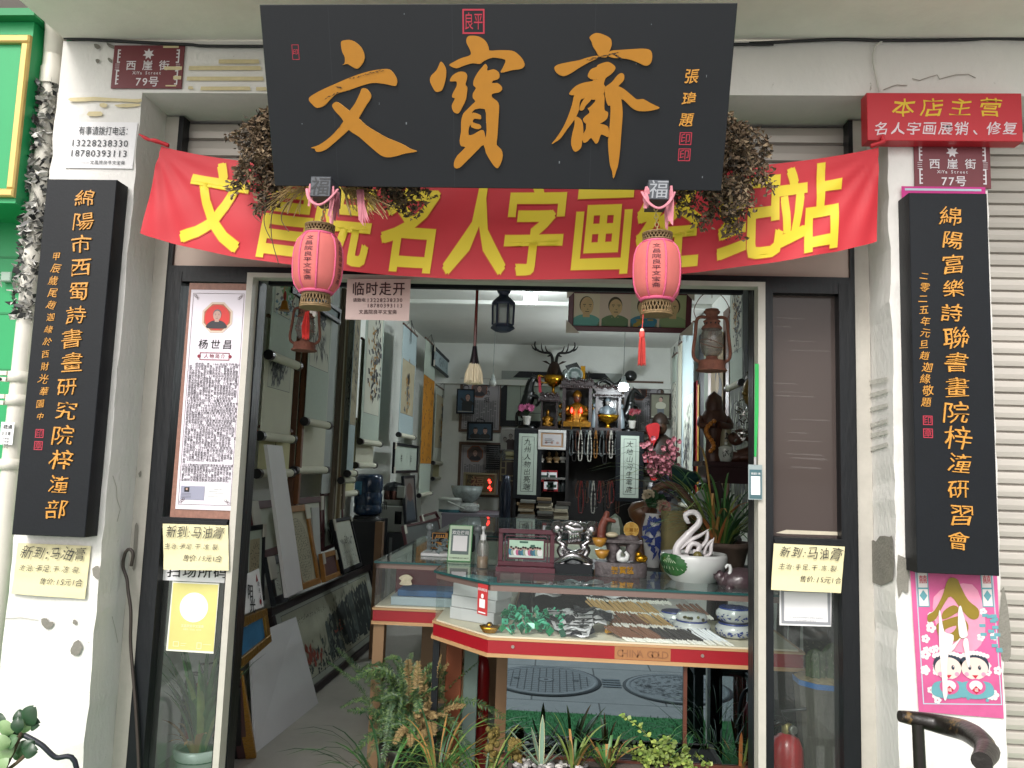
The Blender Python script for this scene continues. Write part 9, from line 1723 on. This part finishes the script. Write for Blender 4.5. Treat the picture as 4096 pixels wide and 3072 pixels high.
b=MB();b.use(mat('cactus_green','#4a5c3a',.6,var=.25,vs=20));hc=P(*Q(3,3,600,660),3.28).z-zc
for x,h_ in((-.03,hc*.82),(.035,hc)):
 n=16;vs=[];o_=c+V((x,0,zc))
 for i in range(8):
  for j in range(n):r=.040*(1-.25*(j%2))*(1 if i<6 else(.8 if i==6 else.2));vs.append(o_+V((r*math.cos(2*math.pi*j/n),r*math.sin(2*math.pi*j/n),h_*i/7)))
 b.add(vs,[(i*n+j,i*n+(j+1)%n,(i+1)*n+(j+1)%n,(i+1)*n+j)for i in range(7)for j in range(n)])
b.build('stem',t);b=MB();b.use(mat('cactus_spine','#a39a86',.6))
for k in range(260):a=U(0,6.28);x=RNG.choice((-.03,.035));q=c+V((x+.04*math.cos(a),.04*math.sin(a),zc+U(.01,hc*.95)));d=V((math.cos(a),math.sin(a),U(-.5,.7)));b.leaf(q,d,V((0,0,1)),U(.015,.03),.0009)
b.build('spines',t)
cw=mat('worn_black_lacquer','#1c1815',.35,var=.3,vs=14,spots=('#6b5432',7,.60),bump=.2,bs=60);ck=lambda u,v,Y:P(3060+u*.4684,2500+v*.4684,Y)
t=thing('horseshoe_armchair','worn black horseshoe back armchair in front of the right pillar','chair',ck(1500,1200,2.35)*1);za_=ck(1180,780,2.42).z
arm=curve([ck(1150,778,2.50),ck(1300,805,2.50),ck(1500,850,2.48),ck(1700,900,2.40),ck(1830,980,2.28),ck(1895,1075,2.18),ck(1850,1165,2.08)],6);n=len(arm);ys=[p_.z for p_ in arm]
b=MB();b.use(cw);b.tube(arm,[.0185+.014*math.sin(math.pi*i/(n-1))**1.2+(.006 if i>n-8 else 0)for i in range(n)],14,sq=.9);b.build('arm_rail',t)
for(u,v,Y),(u2,Y2)in(((1305,840,2.49),(1345,2.49)),((1880,1180,2.10),(1905,2.10))):q=ck(u,v,Y);b=MB();b.use(cw);b.tube([q,V((q.x+.01,Y,.45)),V((q.x+.02,Y,.0))],[.017,.018,.018],10);b.build('leg',t)
q0,q1=ck(1305,840,2.49),ck(1880,1180,2.10);b=MB();b.use(cw);b.box(q0.x-.03,q1.x+.12,1.98,2.53,.42,.45);b.build('seat',t)
for x,y in((q1.x+.09,2.5),(q0.x,2.02)):b=MB();b.use(cw);b.tube([(x,y,0),(x,y,.42)],.018,8);b.build('leg',t)
t=thing('wooden_stool','dark square stool on the turf, seen in the mirror panel','stool',(.98,2.2,0));b=MB();b.use(black_wood);b.box(.80,1.16,2.02,2.34,.42,.46);b.build('seat',t)
for x,y in((.83,2.05),(1.13,2.05),(.83,2.31),(1.13,2.31)):b=MB();b.use(black_wood);b.box(x-.024,x+.024,y-.024,y+.024,.012,.42);b.build('leg',t)
jk=lambda u,v,Y=2.5:P(*Q(0,3,u,v),Y);t=plant('jade_plant','thick leaved jade plant cuttings poking up at the foot of the left pillar',jk(30,1600));b=MB();b.use(stemm);[b.tube(curve([jk(20,1700),jk(u*.6,(v+1700)/2),jk(u,v)],4),.006,6)for u,v in((200,1300),(150,1400),(220,1540),(60,1350))];b.build('stems',t);b=MB();jm=[mat('jade_leaf','#4f6f4a',.35,var=.25,vs=14),mat('jade_leaf_dark','#2c4530',.35,var=.25,vs=14),mat('jade_leaf_pale','#7f9a6c',.4)]
for u,v,l,a in((250,1235,.075,1.1),(165,1250,.05,1.9),(150,1310,.05,1.6),(215,1310,.05,1.2),(60,1330,.06,2.6),(130,1375,.06,2.9),(70,1430,.055,3.2),(200,1500,.06,.4),(250,1520,.055,.1),(160,1540,.05,-.6),(50,1530,.06,-2.2),(20,1290,.06,2.0),(110,1450,.055,.8),(10,1450,.06,3.0),(290,1305,.05,.2),(20,1620,.07,-1.8),(230,1480,.05,.9)):
 b.use(RNG.choice(jm));c=jk(u,v,2.5+U(-.05,.05));d=V((math.cos(a),U(-.5,.1),math.sin(a))).normalized();sd=d.cross(V((U(-.3,.3),-1,U(-.2,.5)))).normalized();nn=sd.cross(d);vs=[]
 for i in range(9):
  for j in range(5):f=i/8;w_=l*.42*math.sin(math.pi*min(1,f*.93+.05))**.7;vs.append(c+d*(l*(f-.5))+sd*w_*(j/2-1)+nn*(.006*(1-(j/2-1)**2)+.008*math.sin(f*3)))
 b.add(vs,[(i*5+j,i*5+j+1,i*5+j+6,i*5+j+5)for i in range(8)for j in range(4)],True)
b.build('leaves',t)
